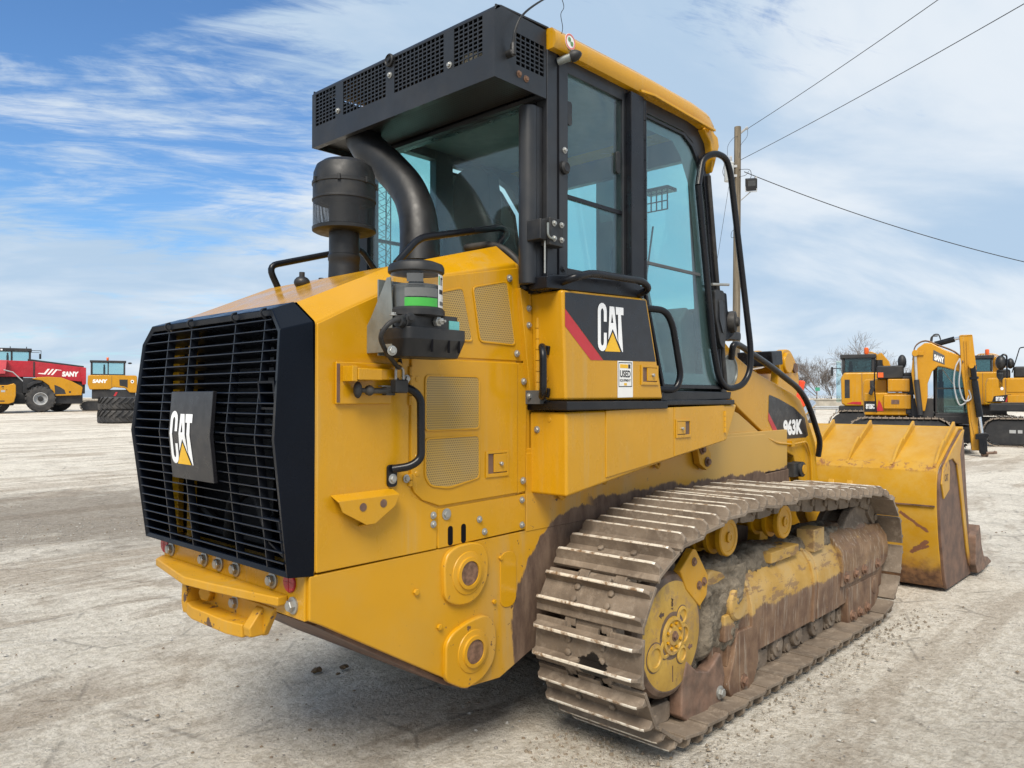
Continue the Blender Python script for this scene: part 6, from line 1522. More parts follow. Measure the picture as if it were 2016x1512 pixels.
# ---- excavators share one recipe for their crawler tracks
def crawler(parent, x0, x1, y0, y1, h, shoes=True):
    """belt with rounded ends along local x, separate shoes on top and round the ends"""
    r = h / 2
    prof = [(x0 + r + r * cos(radians(a)), r + r * sin(radians(a))) for a in range(90, 271, 20)] + [(x1 - r + r * cos(radians(a)), r + r * sin(radians(a))) for a in range(-90, 91, 20)]
    prof = [(x, z * 0.92 + 0.02) for x, z in prof]
    b = MB().py([((x - (x0 + x1) / 2) * 0.96 + (x0 + x1) / 2, (z - r) * 0.88 + r) for x, z in prof], y0 + 0.06, y1 - 0.06).build("crawler_frame", M['undercarriage'], parent, 0.02)
    n = len(prof); L_ = [0]
    for i in range(n): 
        a = prof[i]; c = prof[(i + 1) % n]; L_.append(L_[-1] + math.hypot(c[0] - a[0], c[1] - a[1]))
    N_ = int(L_[-1] / 0.19); m = MB()
    for k in range(N_):
        s = L_[-1] * k / N_; i = max(j for j in range(n) if L_[j] <= s); a = Vector((prof[i][0], 0, prof[i][1])); c = Vector((prof[(i + 1) % n][0], 0, prof[(i + 1) % n][1]))
        p = a + (c - a) * ((s - L_[i]) / max(1e-6, L_[i + 1] - L_[i])); t = (c - a).normalized(); nn = Vector((-t.z, 0, t.x))
        if nn.dot(p - Vector(((x0 + x1) / 2, 0, r))) < 0: nn = -nn
        m.obox(p + Vector((0, (y0 + y1) / 2, 0)), t * 0.085, Vector((0, (y1 - y0) / 2, 0)), nn * 0.018)
        m.obox(p + nn * 0.03 + Vector((0, (y0 + y1) / 2, 0)), t * 0.012, Vector((0, (y1 - y0) / 2, 0)), nn * 0.02)
    q = m.build("track_shoes", M['steel_shoe'], b, smooth=False); q['kind'] = 'stuff'
    return b

# ---- small excavator left
e1 = thing("mini_excavator", yard(55, -28.6), "small yellow excavator with dark glazed cab and orange beacon behind the stacked tyres", "excavator", rz=facing(-28.6, 55))
MB.kx = 0.887
MB().loft([[Vector((x, y, z)) for x, z in [(-1.68, 2.46), (-1.70, 1.90), (-1.55, 1.50), (-0.15, 1.52), (0.10, 1.68), (0.40, 1.66), (0.95, 1.62), (1.25, 1.30), (1.80, 1.28), (1.80, 2.44), (1.7, 2.52), (-1.58, 2.52)]] for y in (-0.9, 1.3)]).build("house", EY, e1, 0.05, 3)
side_word(e1, "SANY", -1.36, -0.905, 1.96, 0.26, 1.02)
MB().py([(0.52, 2.22), (1.12, 2.22), (1.12, 1.62), (0.9, 1.72), (0.55, 1.78)], -0.906, -0.88).build("house_vent", M['undercarriage'], e1)
MB().box(-0.02, 0.0, -0.904, -0.88, 1.65, 2.46).build("panel_gap", M['undercarriage'], e1)
MB().lathe((1.45, -0.90, 2.08), (0, -1, 0), [(0.12, 0), (0.12, 0.006)], 20).build("round_badge", M['white'], e1)
MB().lathe((1.45, -0.907, 2.08), (0, -1, 0), [(0.06, 0), (0.06, 0.004)], 12).build("round_badge_mark", M['decal_black'], e1)
MB().box(-1.4, 1.7, -0.75, 1.2, 0.85, 1.5).build("swing_deck", M['undercarriage'], e1, 0.04)
MB().py([(0.12, 1.05), (0.28, 1.05), (0.42, 1.33), (0.27, 1.33)], -0.77, -0.74).build("red_stripe", M['decal_red'], e1)
c_ = box_cab(e1, -1.50, 0.95, -0.6, 0.7, 2.60, 3.42, 0.12, 0.14)
MB().lathe((-0.32, 0, 3.56), (0, 0, 1), [(0.07, 0), (0.08, 0.04), (0.09, 0.10), (0.085, 0.22), (0.06, 0.25)], 16).build("beacon", M['amber'], c_)
MB().sph((1.28, -0.4, 3.40), 0.16, 12, 6, 0.4).build("mirror", M['plastic'], c_)
crawler(e1, -2.2, 1.6, -0.95, -0.50, 0.78); crawler(e1, -2.2, 1.6, 0.75, 1.2, 0.78)

MB.kx = 1.0
# ---- two tractor tyres lying one on the other
def tyre_mesh():
    R, W = 0.95, 0.60
    t = MB().lathe((0, 0, 0), (0, 0, 1), [(0.52, 0.05), (0.72, 0.0), (0.86, 0.015), (0.905, 0.07), (0.91, 0.30), (0.905, 0.53), (0.86, 0.585), (0.72, 0.60), (0.52, 0.55), (0.50, 0.30), (0.52, 0.05)], 56, False)
    for k in range(22):
        for s in (-1, 1):
            a = 2 * pi * (k + (0.5 if s > 0 else 0)) / 22
            vs = []
            for j in range(5):
                q = j / 4; aa = a + q * 0.30; z = 0.30 + s * (0.01 + q * 0.27); rr = 0.905 if q < 0.9 else 0.885
                for dr in (0, 0.075 - 0.015 * q):
                    for da in (-0.042, 0.042): vs.append(((rr + dr) * cos(aa + da), (rr + dr) * sin(aa + da), z + (0.02 * s if da > 0 else -0.02 * s)))
            fs = []
            for j in range(4):
                b = j * 4; c = b + 4
                fs += [[b, b + 2, c + 2, c], [b + 2, b + 3, c + 3, c + 2], [b + 3, b + 1, c + 1, c + 3], [b, c, c + 1, b + 1]]
            fs += [[0, 1, 3, 2], [16, 18, 19, 17]]
            t.add(vs, fs)
    return t
tb = yard(36, -18.3)
t0 = tyre_mesh().build("tractor_tyre", M['tyre'], None, 0.006, org=(0, 0, 0)); t0.location = tb
tag(t0, "big black chevron tread tyre lying on the gravel at the bottom of the pair", "tyre", "tractor tyres stacked left of the grille")
t1 = t0.copy(); col.objects.link(t1); t1.location = tb + Vector((0.03, 0.02, 0.605)); t1.rotation_euler = (0, 0, 0.4)
tag(t1, "big black chevron tread tyre lying on top of the pair beside the grille", "tyre", "tractor tyres stacked left of the grille")

# ---- central excavator with the raised boom
ex = thing("excavator", yard(21, 10.84), "yellow excavator with raised lettered boom and its stick standing on the ground", "excavator", "yellow excavators parked on the right", facing(10.84, 21))
MB.kx = 0.889
MB().box(-1.28, -0.02, 0.35, 3.1, 1.02, 1.66).build("side_tank", EY, ex, 0.04, 3)
MB().loft([[Vector((x, y, z)) for x, z in [(-1.32, 1.04), (-1.36, 1.62), (-1.34, 2.0), (-1.24, 2.06), (-0.62, 2.06), (-0.62, 1.04)]] for y in (0.9, 3.2)]).build("side_hood", EY, ex, 0.05, 3)
MB().box(-0.60, 0.02, 0.28, 1.6, 1.68, 2.04).build("tool_box", EY, ex, 0.03)
MB().box(-0.55, -0.03, 0.274, 0.286, 1.71, 2.0).build("tool_box_lid", EY, ex, 0.004)
MB().box(-0.72, 0.05, 0.26, 1.0, 1.20, 1.60).build("front_step", EY, ex, 0.03)
MB().box(-0.50, -0.28, 0.25, 0.262, 1.34, 1.46).build("step_recess", M['wear'], ex)
MB().box(-1.28, -0.95, 0.34, 0.349, 1.12, 1.42).build("model_panel", M['decal_black'], ex)
side_word(ex, "SY135C", -1.23, 0.336, 1.20, 0.14, 0.25, lean=0)
MB().py([(-0.93, 1.14), (-0.72, 1.14), (-0.80, 1.38), (-0.86, 1.46)], 0.33, 0.339).build("model_swoosh", M['decal_red'], ex)
MB().box(-1.30, 1.45, 0.45, 3.0, 0.80, 1.02).build("swing_deck", M['undercarriage'], ex, 0.03)
MB().box(-0.20, 0.20, 0.35, 1.2, 1.60, 2.12).box(-0.10, 0.12, 0.30, 0.5, 1.05, 1.62).box(-0.92, -0.15, 0.5, 1.8, 2.05, 2.42).sph((-0.20, 1.2, 2.55), 0.13, 12, 8, 1.6).box(-0.15, 0.35, 0.5, 1.3, 2.1, 2.22).build("engine_cover", M['undercarriage'], ex, 0.04)
MB().box(-0.88, -0.72, 0.26, 0.32, 2.08, 2.22).build("side_lamp", M['amber'], ex, 0.01)
MB().tube(fillet([(0.15, 0.7, 2.2), (0.28, 0.7, 2.80), (0.42, 0.7, 2.78), (0.44, 0.7, 2.3)], 0.06), 0.022, 6).build("handrail", M['black'], ex)
MB().tube([(-0.92, 0.2, 1.1), (-0.98, 0.2, 1.85), (-0.95, 0.2, 2.6)], 0.022, 6).build("handrail", M['black'], ex)
MB().box(-1.10, -0.98, 0.12, 0.24, 1.78, 2.0).obox((-1.05, 0.16, 1.72), (0.05, 0, -0.03), (0, 0.05, 0), (0.05, 0, 0.12)).build("mirror", M['plastic'], ex, 0.02)
c_ = box_cab(ex, 0.70, 1.62, 0.3, 1.9, 1.10, 2.52, 0.07, 0.10, mid=False, pane='glass_dark')
MB().box(0.70, 1.62, 0.30, 0.335, 1.75, 1.79).build("cab_rail", M['undercarriage'], c_)
MB().box(0.66, 1.66, 0.28, 1.92, 0.82, 1.02).build("cab_base", M['undercarriage'], c_, 0.02)
MB().tube([(0.9, 0.32, 2.3), (1.25, 0.32, 1.8)], 0.012, 6).build("wiper", M['rim'], c_)
crawler(ex, -1.75, 1.2, -0.2, 0.35, 1.02).location = (0, 0, 0)
crawler(ex, -1.2, 1.75, 2.2, 2.75, 0.86)
MB().box(-0.6, 1.9, 0.35, 2.2, 0.30, 0.75).build("car_body", M['undercarriage'], ex, 0.04)
MB().box(0.05, 0.66, 0.2, 1.2, 0.95, 1.50).build("boom_foot", M['undercarriage'], ex, 0.03)
def plate_loft(pts0, w, y0): return MB().py(pts0, y0 - w / 2, y0 + w / 2)
bm_ = plate_loft([(0.22, 1.15), (0.42, 1.15), (0.50, 1.55), (0.50, 1.9), (0.62, 2.22), (0.78, 2.36), (0.95, 2.33), (1.30, 2.22), (1.52, 2.12), (1.50, 2.55), (1.25, 2.68), (0.95, 2.80), (0.60, 3.00), (0.42, 2.99), (0.24, 2.86), (0.10, 2.60), (0.06, 2.2), (0.14, 1.6)], 0.42, 0.1)
boom_ = bm_.build("boom", EY, ex, 0.03, 3)
MB().prism([(0.64, -0.118, 2.52), (0.95, -0.118, 2.40), (0.95, -0.118, 2.64), (0.66, -0.118, 2.80)], (0, 0.004, 0)).build("boom_panel", M['cabgrey'], boom_)
word("maker_name", "SANY", M['white'], boom_, (0.68, -0.121, 2.53), (0.93, 0, -0.36), (0, 0, 1), 0.16, 0.27, 0.05)
MB().cyl((0.17, -0.22, 2.72), (0.17, 0.45, 2.72), 0.09, n=16).box(0.1, 0.4, -0.16, -0.12, 2.66, 2.78).build("boom_pin", EY, boom_, 0.01)
hs_ = MB()
for k in range(4):
    y = -0.02 + k * 0.07
    hs_.tube(spline([(0.10, y, 2.55), (0.18, y, 2.92), (0.45, y, 3.06), (0.8, y, 2.93), (1.2, y, 2.76), (1.38, y - 0.1, 2.58), (1.42, y - 0.25, 2.45)], 5), 0.018, 6)
hs_.build("boom_hose", M['rust_plate'], boom_)
for s in (-0.16, 0.36):
    q = MB().tube([(0.30, s, 1.05), (0.20, s, 2.0)], 0.075, 12).build("boom_cylinder", M['undercarriage'], ex)
    MB().tube([(0.20, s, 2.0), (0.17, s, 2.72)], 0.04, 10).build("cylinder_rod", M['rim'], q)
ac_ = MB().tube([(0.70, 0.05, 2.96), (0.80, 0.05, 2.98), (1.22, -0.02, 3.08)], 0.075, 12).build("stick_cylinder", M['black'], ex)
MB().tube([(1.22, -0.02, 3.08), (1.42, -0.05, 3.12)], 0.04, 10).build("cylinder_rod", M['chrome'], ac_)
MB().tube(spline([(0.62, 0.1, 3.0), (0.66, 0.1, 3.2), (0.80, 0.1, 3.22), (0.86, 0.1, 3.08)], 5), 0.02, 6).tube(spline([(0.58, 0.0, 3.0), (0.62, 0.0, 3.16), (0.78, 0.0, 3.18)], 5), 0.02, 6).build("boom_hose", M['rubber'], ac_)
sk = MB().loft([[Vector((x + dx, -0.10 + dy, z)) for dx, dy in ((-w, -0.13), (w, -0.13), (w, 0.13), (-w, 0.13))] for x, z, w in ((1.50, 3.16, 0.17), (1.53, 2.8, 0.175), (1.56, 2.3, 0.20), (1.62, 1.5, 0.14), (1.68, 0.8, 0.11), (1.72, 0.14, 0.10))])
stick_ = sk.build("stick", EY, ex, 0.02, 3)
MB().box(1.36, 1.66, -0.245, 0.06, 3.14, 3.17).build("stick_cap", EY, stick_, 0.01)
MB().tube([(1.52, -0.245, 3.0), (1.54, -0.245, 2.1), (1.62, -0.245, 0.9), (1.72, -0.245, 0.45)], 0.014, 6).tube([(1.45, -0.245, 3.0), (1.49, -0.245, 2.0), (1.56, -0.245, 1.0)], 0.014, 6).build("stick_line", EY, stick_)
MB().cyl((1.62, -0.42, 2.35), (1.62, 0.1, 2.35), 0.07, n=14).build("stick_pin", EY, stick_)
bc = MB().tube([(1.66, -0.34, 2.35), (1.70, -0.34, 1.95)], 0.075, 12).tube([(1.70, -0.34, 1.95), (1.82, -0.34, 1.02)], 0.09, 14).tube([(1.685, -0.34, 2.06), (1.69, -0.34, 2.0)], 0.12, 12).build("bucket_cylinder", M['black'], ex)
MB().tube([(1.82, -0.34, 1.02), (1.88, -0.34, 0.55)], 0.04, 12).build("cylinder_rod", M['chrome'], bc)
MB().py(round_poly([(1.70, 0.58), (1.98, 0.62), (2.06, 0.56), (1.98, 0.46), (2.0, 0.12), (1.92, 0.05), (1.80, 0.08), (1.78, 0.44), (1.70, 0.44)], 0.03), -0.50, -0.26).build("quick_coupler", M['black'], ex, 0.02, 3)
MB().cyl((1.96, -0.55, 0.10), (2.22, -0.50, 0.12), 0.035, n=10).cyl((2.16, -0.6, 0.13), (2.18, -0.4, 0.13), 0.03, n=10).sph((1.93, -0.38, 0.06), 0.10, 12, 8).build("coupler_hook", M['rust_plate'], ex)
hp_ = MB()
for k, x in enumerate((1.20, 1.33)):
    hp_.tube(spline([(1.34, -0.22, 2.55), (x + 0.02, -0.28, 2.3), (x - 0.02, -0.32, 1.85), (x + 0.10, -0.32, 1.45 - 0.1 * (1 - k)), (x + 0.28, -0.28, 1.5 - 0.1 * (1 - k)), (1.56, -0.24, 1.72 - 0.15 * (1 - k))], 6), 0.02, 8)
hp_.build("stick_hose", M['rim'], ex)

# ---- excavator seen from behind, left of it
ea = thing("excavator", yard(27, 12.15), "yellow excavator seen from behind with a red strip low on its back", "excavator", "yellow excavators parked on the right", facing(12.15, 27))
MB.kx = 0.912
MB().loft([[Vector((x, y, z)) for x, z in [(-0.60, 1.30), (-0.62, 2.20), (-0.50, 2.40), (0.85, 2.40), (0.85, 1.22), (-0.45, 1.22)]] for y in (0, 1.6)]).build("counterweight", EY, ea, 0.06, 3)
MB().box(0.12, 0.14, -0.004, 0.01, 1.42, 2.38).build("panel_gap", M['wear'], ea)
MB().box(-0.48, -0.30, -0.006, 0.01, 1.50, 2.15).build("back_vent", M['undercarriage'], ea)
MB().py([(-0.42, 1.30), (0.10, 1.27), (0.10, 1.37), (-0.2, 1.37)], -0.006, 0.01).build("red_stripe", M['decal_red'], ea)
c_ = box_cab(ea, -0.58, 0.58, 0.5, 2.0, 2.44, 2.92, 0.10, 0.14, mid=False, pane='glass_dark')
MB().box(-0.80, -0.62, 0.9, 2.0, 1.35, 2.85).build("cab_side_door", M['glass_far'], c_)
MB().box(-0.98, -0.90, 0.4, 0.5, 2.3, 2.62).box(-0.9, -0.6, 0.42, 0.46, 2.55, 2.58).build("mirror", M['plastic'], c_, 0.01)
MB().lathe((0.30, 0.6, 3.06), (0, 0, 1), [(0.07, 0), (0.09, 0.05), (0.09, 0.2), (0.05, 0.24)], 14).build("beacon", M['amber'], ea)
bb = MB().py([(0.62, 2.4), (0.66, 3.05), (0.84, 3.14), (1.12, 2.80), (1.25, 2.3), (1.0, 2.3), (0.88, 2.7), (0.78, 2.4)], 1.0, 1.5).build("boom", EY, ea, 0.03)
hh_ = MB()
for k in range(5): hh_.tube(spline([(0.30 + 0.05 * k, 1.7, 2.9), (0.38 + .05 * k, 1.7, 3.16), (0.55 + 0.07 * k, 1.7, 3.18 - 0.05 * k), (0.75 + 0.08 * k, 1.7, 2.9 - 0.06 * k), (0.95 + .05 * k, 1.7, 2.55)], 5), 0.018, 6)
hh_.build("boom_hose", EY, ea)
MB().box(-0.7, 0.9, 0.05, 1.5, 0.95, 1.22).build("swing_deck", M['undercarriage'], ea, 0.03)
crawler(ea, -1.05, 1.8, -0.35, 0.2, 1.12); crawler(ea, -1.0, 1.8, 1.5, 2.0, 0.95)
MB().cyl((0.72, 0.9, 2.4), (0.72, 0.9, 2.86), 0.16, n=16).build("exhaust", M['plastic'], ea)

# ---- excavator behind the stick
eb = thing("excavator", yard(27, 16.45), "yellow excavator body behind the upright stick with small dark cab and orange beacon", "excavator", "yellow excavators parked on the right", facing(16.45, 27))
MB.kx = 0.854
MB().box(-0.35, 0.72, 0, 1.8, 1.25, 2.42).build("counterweight", EY, eb, 0.06, 3)
MB().box(0.06, 0.075, -0.004, 0.01, 1.3, 2.38).build("panel_gap", M['wear'], eb)
MB().box(0.16, 0.46, -0.006, 0.004, 1.30, 1.46).build("warning_plate", M['decal_yellow'], eb)
MB().add([(0.24, -0.008, 1.33), (0.38, -0.008, 1.33), (0.31, -0.008, 1.44)], [[0, 1, 2]]).build("warning_triangle", M['decal_black'], eb, smooth=False)
c_ = box_cab(eb, -0.30, 0.42, 0.4, 1.7, 2.46, 2.90, 0.07, 0.12, mid=False, pane='glass_dark')
MB().lathe((0.24, 0.6, 3.04), (0, 0, 1), [(0.07, 0), (0.08, 0.05), (0.08, 0.18), (0.05, 0.2)], 14).build("beacon", M['amber'], c_)
MB().py([(0.44, 2.4), (0.44, 2.98), (0.58, 3.0), (0.72, 2.75), (0.74, 2.4)], 1.5, 2.0).build("boom", EY, eb, 0.02)
hh_ = MB()
for k in range(4): hh_.tube(spline([(-0.25 + 0.1 * k, 1.3, 2.95), (-0.05 + 0.1 * k, 1.3, 3.10), (0.25 + .1 * k, 1.3, 3.08), (0.55 + 0.08 * k, 1.3, 2.9), (0.66 + .08 * k, 1.3, 2.6)], 5), 0.018, 6)
hh_.build("boom_hose", EY, eb)
crawler(eb, -0.9, 1.4, 0.0, 0.5, 0.95); MB().box(-0.4, 0.9, 0.1, 1.6, 0.9, 1.25).build("swing_deck", M['undercarriage'], eb, 0.03)

# ---- excavator at the right edge
ec = thing("excavator", yard(24, 15.6), "yellow excavator cut off by the right edge with black mirror arms and long black crawler", "excavator", "yellow excavators parked on the right", facing(15.6, 24))
MB.kx = 0.838
MB().loft([[Vector((x, y, z)) for x, z in [(-0.86, 1.36), (-0.86, 1.95), (-0.78, 2.14), (2.2, 2.14), (2.2, 1.36)]] for y in (0.0, 2.4)]).build("side_hood", EY, ec, 0.06, 3)
MB().box(-0.22, -0.20, -0.004, 0.01, 1.55, 2.1).build("panel_gap", M['wear'], ec)
MB().box(-0.15, 2.2, -0.04, 0.02, 1.36, 1.60).box(-0.18, 2.2, -0.02, 0.02, 1.68, 2.1).build("front_step", EY, ec, 0.02)
MB().py([(-0.64, 1.385), (-0.58, 1.56), (-0.05, 1.62), (0.02, 1.385)], -0.010, 0.0).build("model_panel", M['decal_black'], ec)
side_word(ec, "SY135C", -0.52, -0.013, 1.415, 0.13, 0.26, lean=0)
MB().py([(-0.22, 1.385), (-0.17, 1.385), (-0.09, 1.60), (-0.14, 1.60)], -0.016, -0.011).build("model_swoosh", M['decal_red'], ec)
MB().box(-0.72, 2.2, -0.05, 2.3, 1.08, 1.34).build("swing_deck", M['undercarriage'], ec, 0.04)
MB().box(-0.5, -0.05, 0.4, 1.4, 2.14, 2.42).box(0.05, 2.2, 0.4, 1.6, 2.14, 2.50).build("engine_cover", M['undercarriage'], ec, 0.06)
MB().tube(fillet([(-0.10, 0.1, 1.4), (-0.16, 0.05, 1.9), (-0.16, 0.05, 2.85), (-0.30, 0.05, 2.88), (-0.46, 0.05, 2.5)], 0.08), 0.03, 8).tube(fillet([(0.0, 0.3, 2.3), (0.25, 0.3, 3.08), (0.6, 0.3, 3.12)], 0.05), 0.02, 6).build("mirror_arm", M['black'], ec)
MB().box(-0.46, -0.26, 0.0, 0.10, 1.80, 2.30).sph((-0.35, 0.1, 2.62), 0.18, 12, 8, 1.3).sph((-0.05, 0.4, 2.6), 0.13, 12, 8, 1.3).build("mirror", M['plastic'], ec, 0.03)
MB().lathe((-0.32, -0.003, 1.80), (0, -1, 0), [(0.05, 0), (0.05, 0.004)], 16).build("round_badge", M['white'], ec)
crawler(ec, -0.95, 2.6, -0.45, 0.1, 0.92); crawler(ec, -0.95, 2.6, 1.8, 2.3, 0.92)
MB().box(-0.1, 0.1, -0.40, -0.39, 0.42, 0.52).box(0.16, 0.3, -0.40, -0.39, 0.42, 0.52).build("crawler_marks", M['rim'], ec)

MB.kx = 1.0
# ---- orange machine behind the lift arm
eo = thing("lift_machine", yard(40, 14.7), "orange red machine with dark cab glimpsed above the lift arm before the bare trees", "lift machine", rz=VIEW_RZ)
MB().box(-0.8, 0.6, 0, 1.6, 1.0, 1.75).box(-0.7, 0.4, 0.1, 1.4, 1.75, 2.10).build("body", M['orange'], eo, 0.06, 3)
MB().lathe((0.36, 0.2, 1.7), (0.12, 0, 1), [(0.10, 0), (0.14, 0.15), (0.17, 0.5), (0.19, 0.62), (0.12, 0.7)], 18).build("boom_end", M['orange'], eo)
MB().box(-0.7, -0.3, -0.02, 0.02, 1.3, 1.6).build("side_vent", M['undercarriage'], eo)
box_cab(eo, -0.75, 0.20, 0.2, 1.3, 2.12, 2.55, 0.07, 0.14, mid=False)
for x in (-0.6, 0.5): wheel(eo, (x, 0.1, 0.5), 0.5, 0.35)
for x in (-0.6, 0.5): wheel(eo, (x, 1.5, 0.5), 0.5, 0.35)

# ---- guard rail, bridge wall, sign
gr = thing("guard_rail", yard(70, 27.0), "grey steel guard rail on posts between the bucket and the bridge wall", "guard rail", rz=VIEW_RZ)
MB().px([(0, 0.42), (-0.08, 0.50), (0, 0.575), (-0.08, 0.65), (0, 0.73), (0.02, 0.73), (-0.05, 0.65), (0.02, 0.575), (-0.05, 0.5), (0.02, 0.42)], -6.0, 18).build("rail", M['rim'], gr)
for k in range(12):
    MB().box(-5.5 + 2 * k, -5.38 + 2 * k, 0.03, 0.17, 0, 0.72).build("rail_post", M['rim'], gr)
M['concrete'] = plain('old_concrete', (0.36, 0.33, 0.28), 0.9, var=0.2, scale=1.2, dust=0.3, bump=0.2, bscale=6)
bw = thing("bridge_wall", yard(95, 36.0), "long weathered concrete bridge wall beyond the guard rail", "wall", rz=VIEW_RZ)
MB().box(-9, 40, 0, 0.5, 0.0, 1.15).box(-9, 40, -0.08, 0.55, 1.15, 1.30).build("wall", M['concrete'], bw, 0.02)
MB().box(-9, 40, -0.02, 0.03, 1.62, 1.70).build("top_rail", M['rim'], bw)
for k in range(17): MB().box(-8.8 + 3 * k, -8.7 + 3 * k, -0.04, 0.05, 1.30, 1.66).build("rail_post", M['rim'], bw)
sg = thing("road_sign", yard(100, 39.7), "small green road sign on a post among the bare trees", "sign", rz=VIEW_RZ)
MB().cyl((0, 0, 0), (0, 0, 3.0), 0.05).build("post", M['rim'], sg)
MB().box(-0.30, 0.30, -0.06, -0.03, 2.35, 2.80).build("sign_board", plain('sign_green', (0.05, 0.27, 0.17), 0.5), sg, 0.01)
cw = thing("barrier_wall", yard(88, -50.0), "low pale concrete barrier on the horizon behind the red handler", "wall", rz=VIEW_RZ)
MB().px([(0, 0), (0.5, 0), (0.36, 0.3), (0.32, 0.8), (0.18, 0.8), (0.14, 0.3)], -30, 12).build("barrier", M['concrete'], cw)

# ---- utility pole with transformer and floodlight
def wood():
    m, nt, b = new_mat('weathered_pole_wood'); g = NT(nt)
    n = g.noise(9, 8, 0.7, g.pos((1, 1, 0.06)))
    cc = g.mix(g.ramp(n, 0.32, 0.68), (0.085, 0.068, 0.046), (0.20, 0.165, 0.118))
    nt.links.new(cc, b.inputs['Base Color']); b.inputs['Roughness'].default_value = 0.9
    g.bump(b, n, 0.6, 0.02); return m
M['wood'] = wood()
up_ = thing("utility_pole", yard(32, 9.40), "tall weathered wooden utility pole rising behind the cab", "utility pole", rz=VIEW_RZ)
MB().lathe((-0.11, 0, -0.2), (0.0115, 0, 1), [(0.165, 0), (0.158, 3), (0.15, 7), (0.142, 10.5), (0.136, 13.03)], 20).build("pole", M['wood'], up_)
MB().tube([(0.12, 0, 12.55), (0.35, -0.12, 12.72)], 0.05, 8).tube([(0.35, -0.12, 12.72), (0.42, -0.16, 12.75)], 0.07, 8).build("insulator_bracket", M['rim'], up_)
MB().tube(spline([(0.42, -0.1, 12.75), (0.40, -0.1, 12.4), (0.12, -0.1, 12.0), (0.05, -0.15, 11.5)], 5), 0.008, 5).build("jumper_wire", M['undercarriage'], up_)
tf = MB().lathe((-0.36, -0.1, 10.52), (0, 0, 1), [(0.19, 0), (0.20, 0.02), (0.20, 0.70), (0.215, 0.71), (0.215, 0.76), (0.15, 0.80), (0.05, 0.81)], 28)
t_ = tf.build("transformer", plain('transformer_grey', (0.46, 0.48, 0.48), 0.45), up_)
for x, z in ((-0.42, 11.30), (-0.28, 11.30)):
    MB().lathe((x, -0.1, z), (0, 0, 1), [(0.04, 0), (0.06, 0.04), (0.04, 0.08), (0.06, 0.12), (0.04, 0.16), (0.055, 0.2), (0.03, 0.28)], 14).build("bushing", M['rim'], t_)
MB().box(-0.16, 0.0, -0.13, -0.05, 10.7, 10.8).box(-0.16, 0.0, -0.13, -0.05, 11.1, 11.2).build("hanger", M['rim'], t_)
MB().tube(spline([(-0.42, -0.1, 11.55), (-0.40, -0.1, 12.0), (-0.2, -0.15, 12.3), (0.0, -0.15, 12.4)], 5), 0.008, 5).tube(spline([(-0.56, -0.1, 11.2), (-0.62, -0.1, 10.9), (-0.55, -0.1, 10.7)], 5), 0.012, 5).build("transformer_wire", M['undercarriage'], t_)
fl = MB().obox((0.50, -0.30, 10.33), (0.23, 0.02, 0.02), (0.0, 0.10, 0.05), (-0.03, -0.10, 0.22)).build("floodlight", M['undercarriage'], up_, 0.02)
MB().obox((0.49, -0.405, 10.30), (0.16, 0.014, 0.014), (0.0, 0.006, 0.003), (-0.02, -0.075, 0.15)).build("lamp_glass", M['cabgrey'], fl)
MB().tube(fillet([(0.26, -0.3, 10.25), (0.26, -0.32, 10.03), (0.72, -0.32, 10.03), (0.72, -0.3, 10.3)], 0.03), 0.018, 6).tube([(0.48, -0.3, 10.03), (0.12, -0.1, 9.72)], 0.022, 6).box(0.66, 0.74, -0.3, -0.2, 10.55, 10.66).build("lamp_bracket", M['rim'], fl)
MB().tube(spline([(0.05, -0.15, 11.0), (0.45, -0.2, 10.98), (0.52, -0.25, 10.75), (0.46, -0.28, 10.55)], 5), 0.012, 5).tube(spline([(0.06, -0.15, 10.7), (0.3, -0.2, 10.75), (0.42, -0.25, 10.9)], 5), 0.010, 5).build("lamp_cable", M['undercarriage'], fl)
MB().tube(spline([(-0.09, -0.16, 8.5), (-0.28, -0.2, 8.4), (-0.30, -0.2, 8.15), (-0.1, -0.17, 8.2)], 5), 0.010, 5).build("wire_loop", M['undercarriage'], up_)
def wire(a, b, sag, r, label):
    A, Bp = VF * a[0] + VR * a[1] + Vector((0, 0, a[2])), VF * b[0] + VR * b[1] + Vector((0, 0, b[2]))
    pts = [A.lerp(Bp, t / 40) - Vector((0, 0, sag * 4 * (t / 40) * (1 - t / 40))) for t in range(41)]
    o = MB().tube([p - A for p in pts], r, 6).build("power_line", M['undercarriage'], None, org=(0, 0, 0))
    o.location = A; tag(o, label, "power line", "wires running from the utility pole")
wire((32, 9.82, 12.74), (-12, 15.6, 12.6), 0.75, 0.011, "thin upper wire climbing to the top edge from the tip of the wooden pole")
wire((32, 9.56, 11.45), (-12, 17.4, 11.3), 0.70, 0.011, "lower of the two wires climbing to the right from below the pole top")
wire((32, 9.70, 10.95), (33, 34.0, 5.6), 1.05, 0.017, "thick dark service cable sagging down to the right edge from beside the floodlight")
wire((32, 9.1, 10.6), (31, 7.2, 0.3), 0.0, 0.009, "thin guy wire slanting down to the left of the wooden pole")

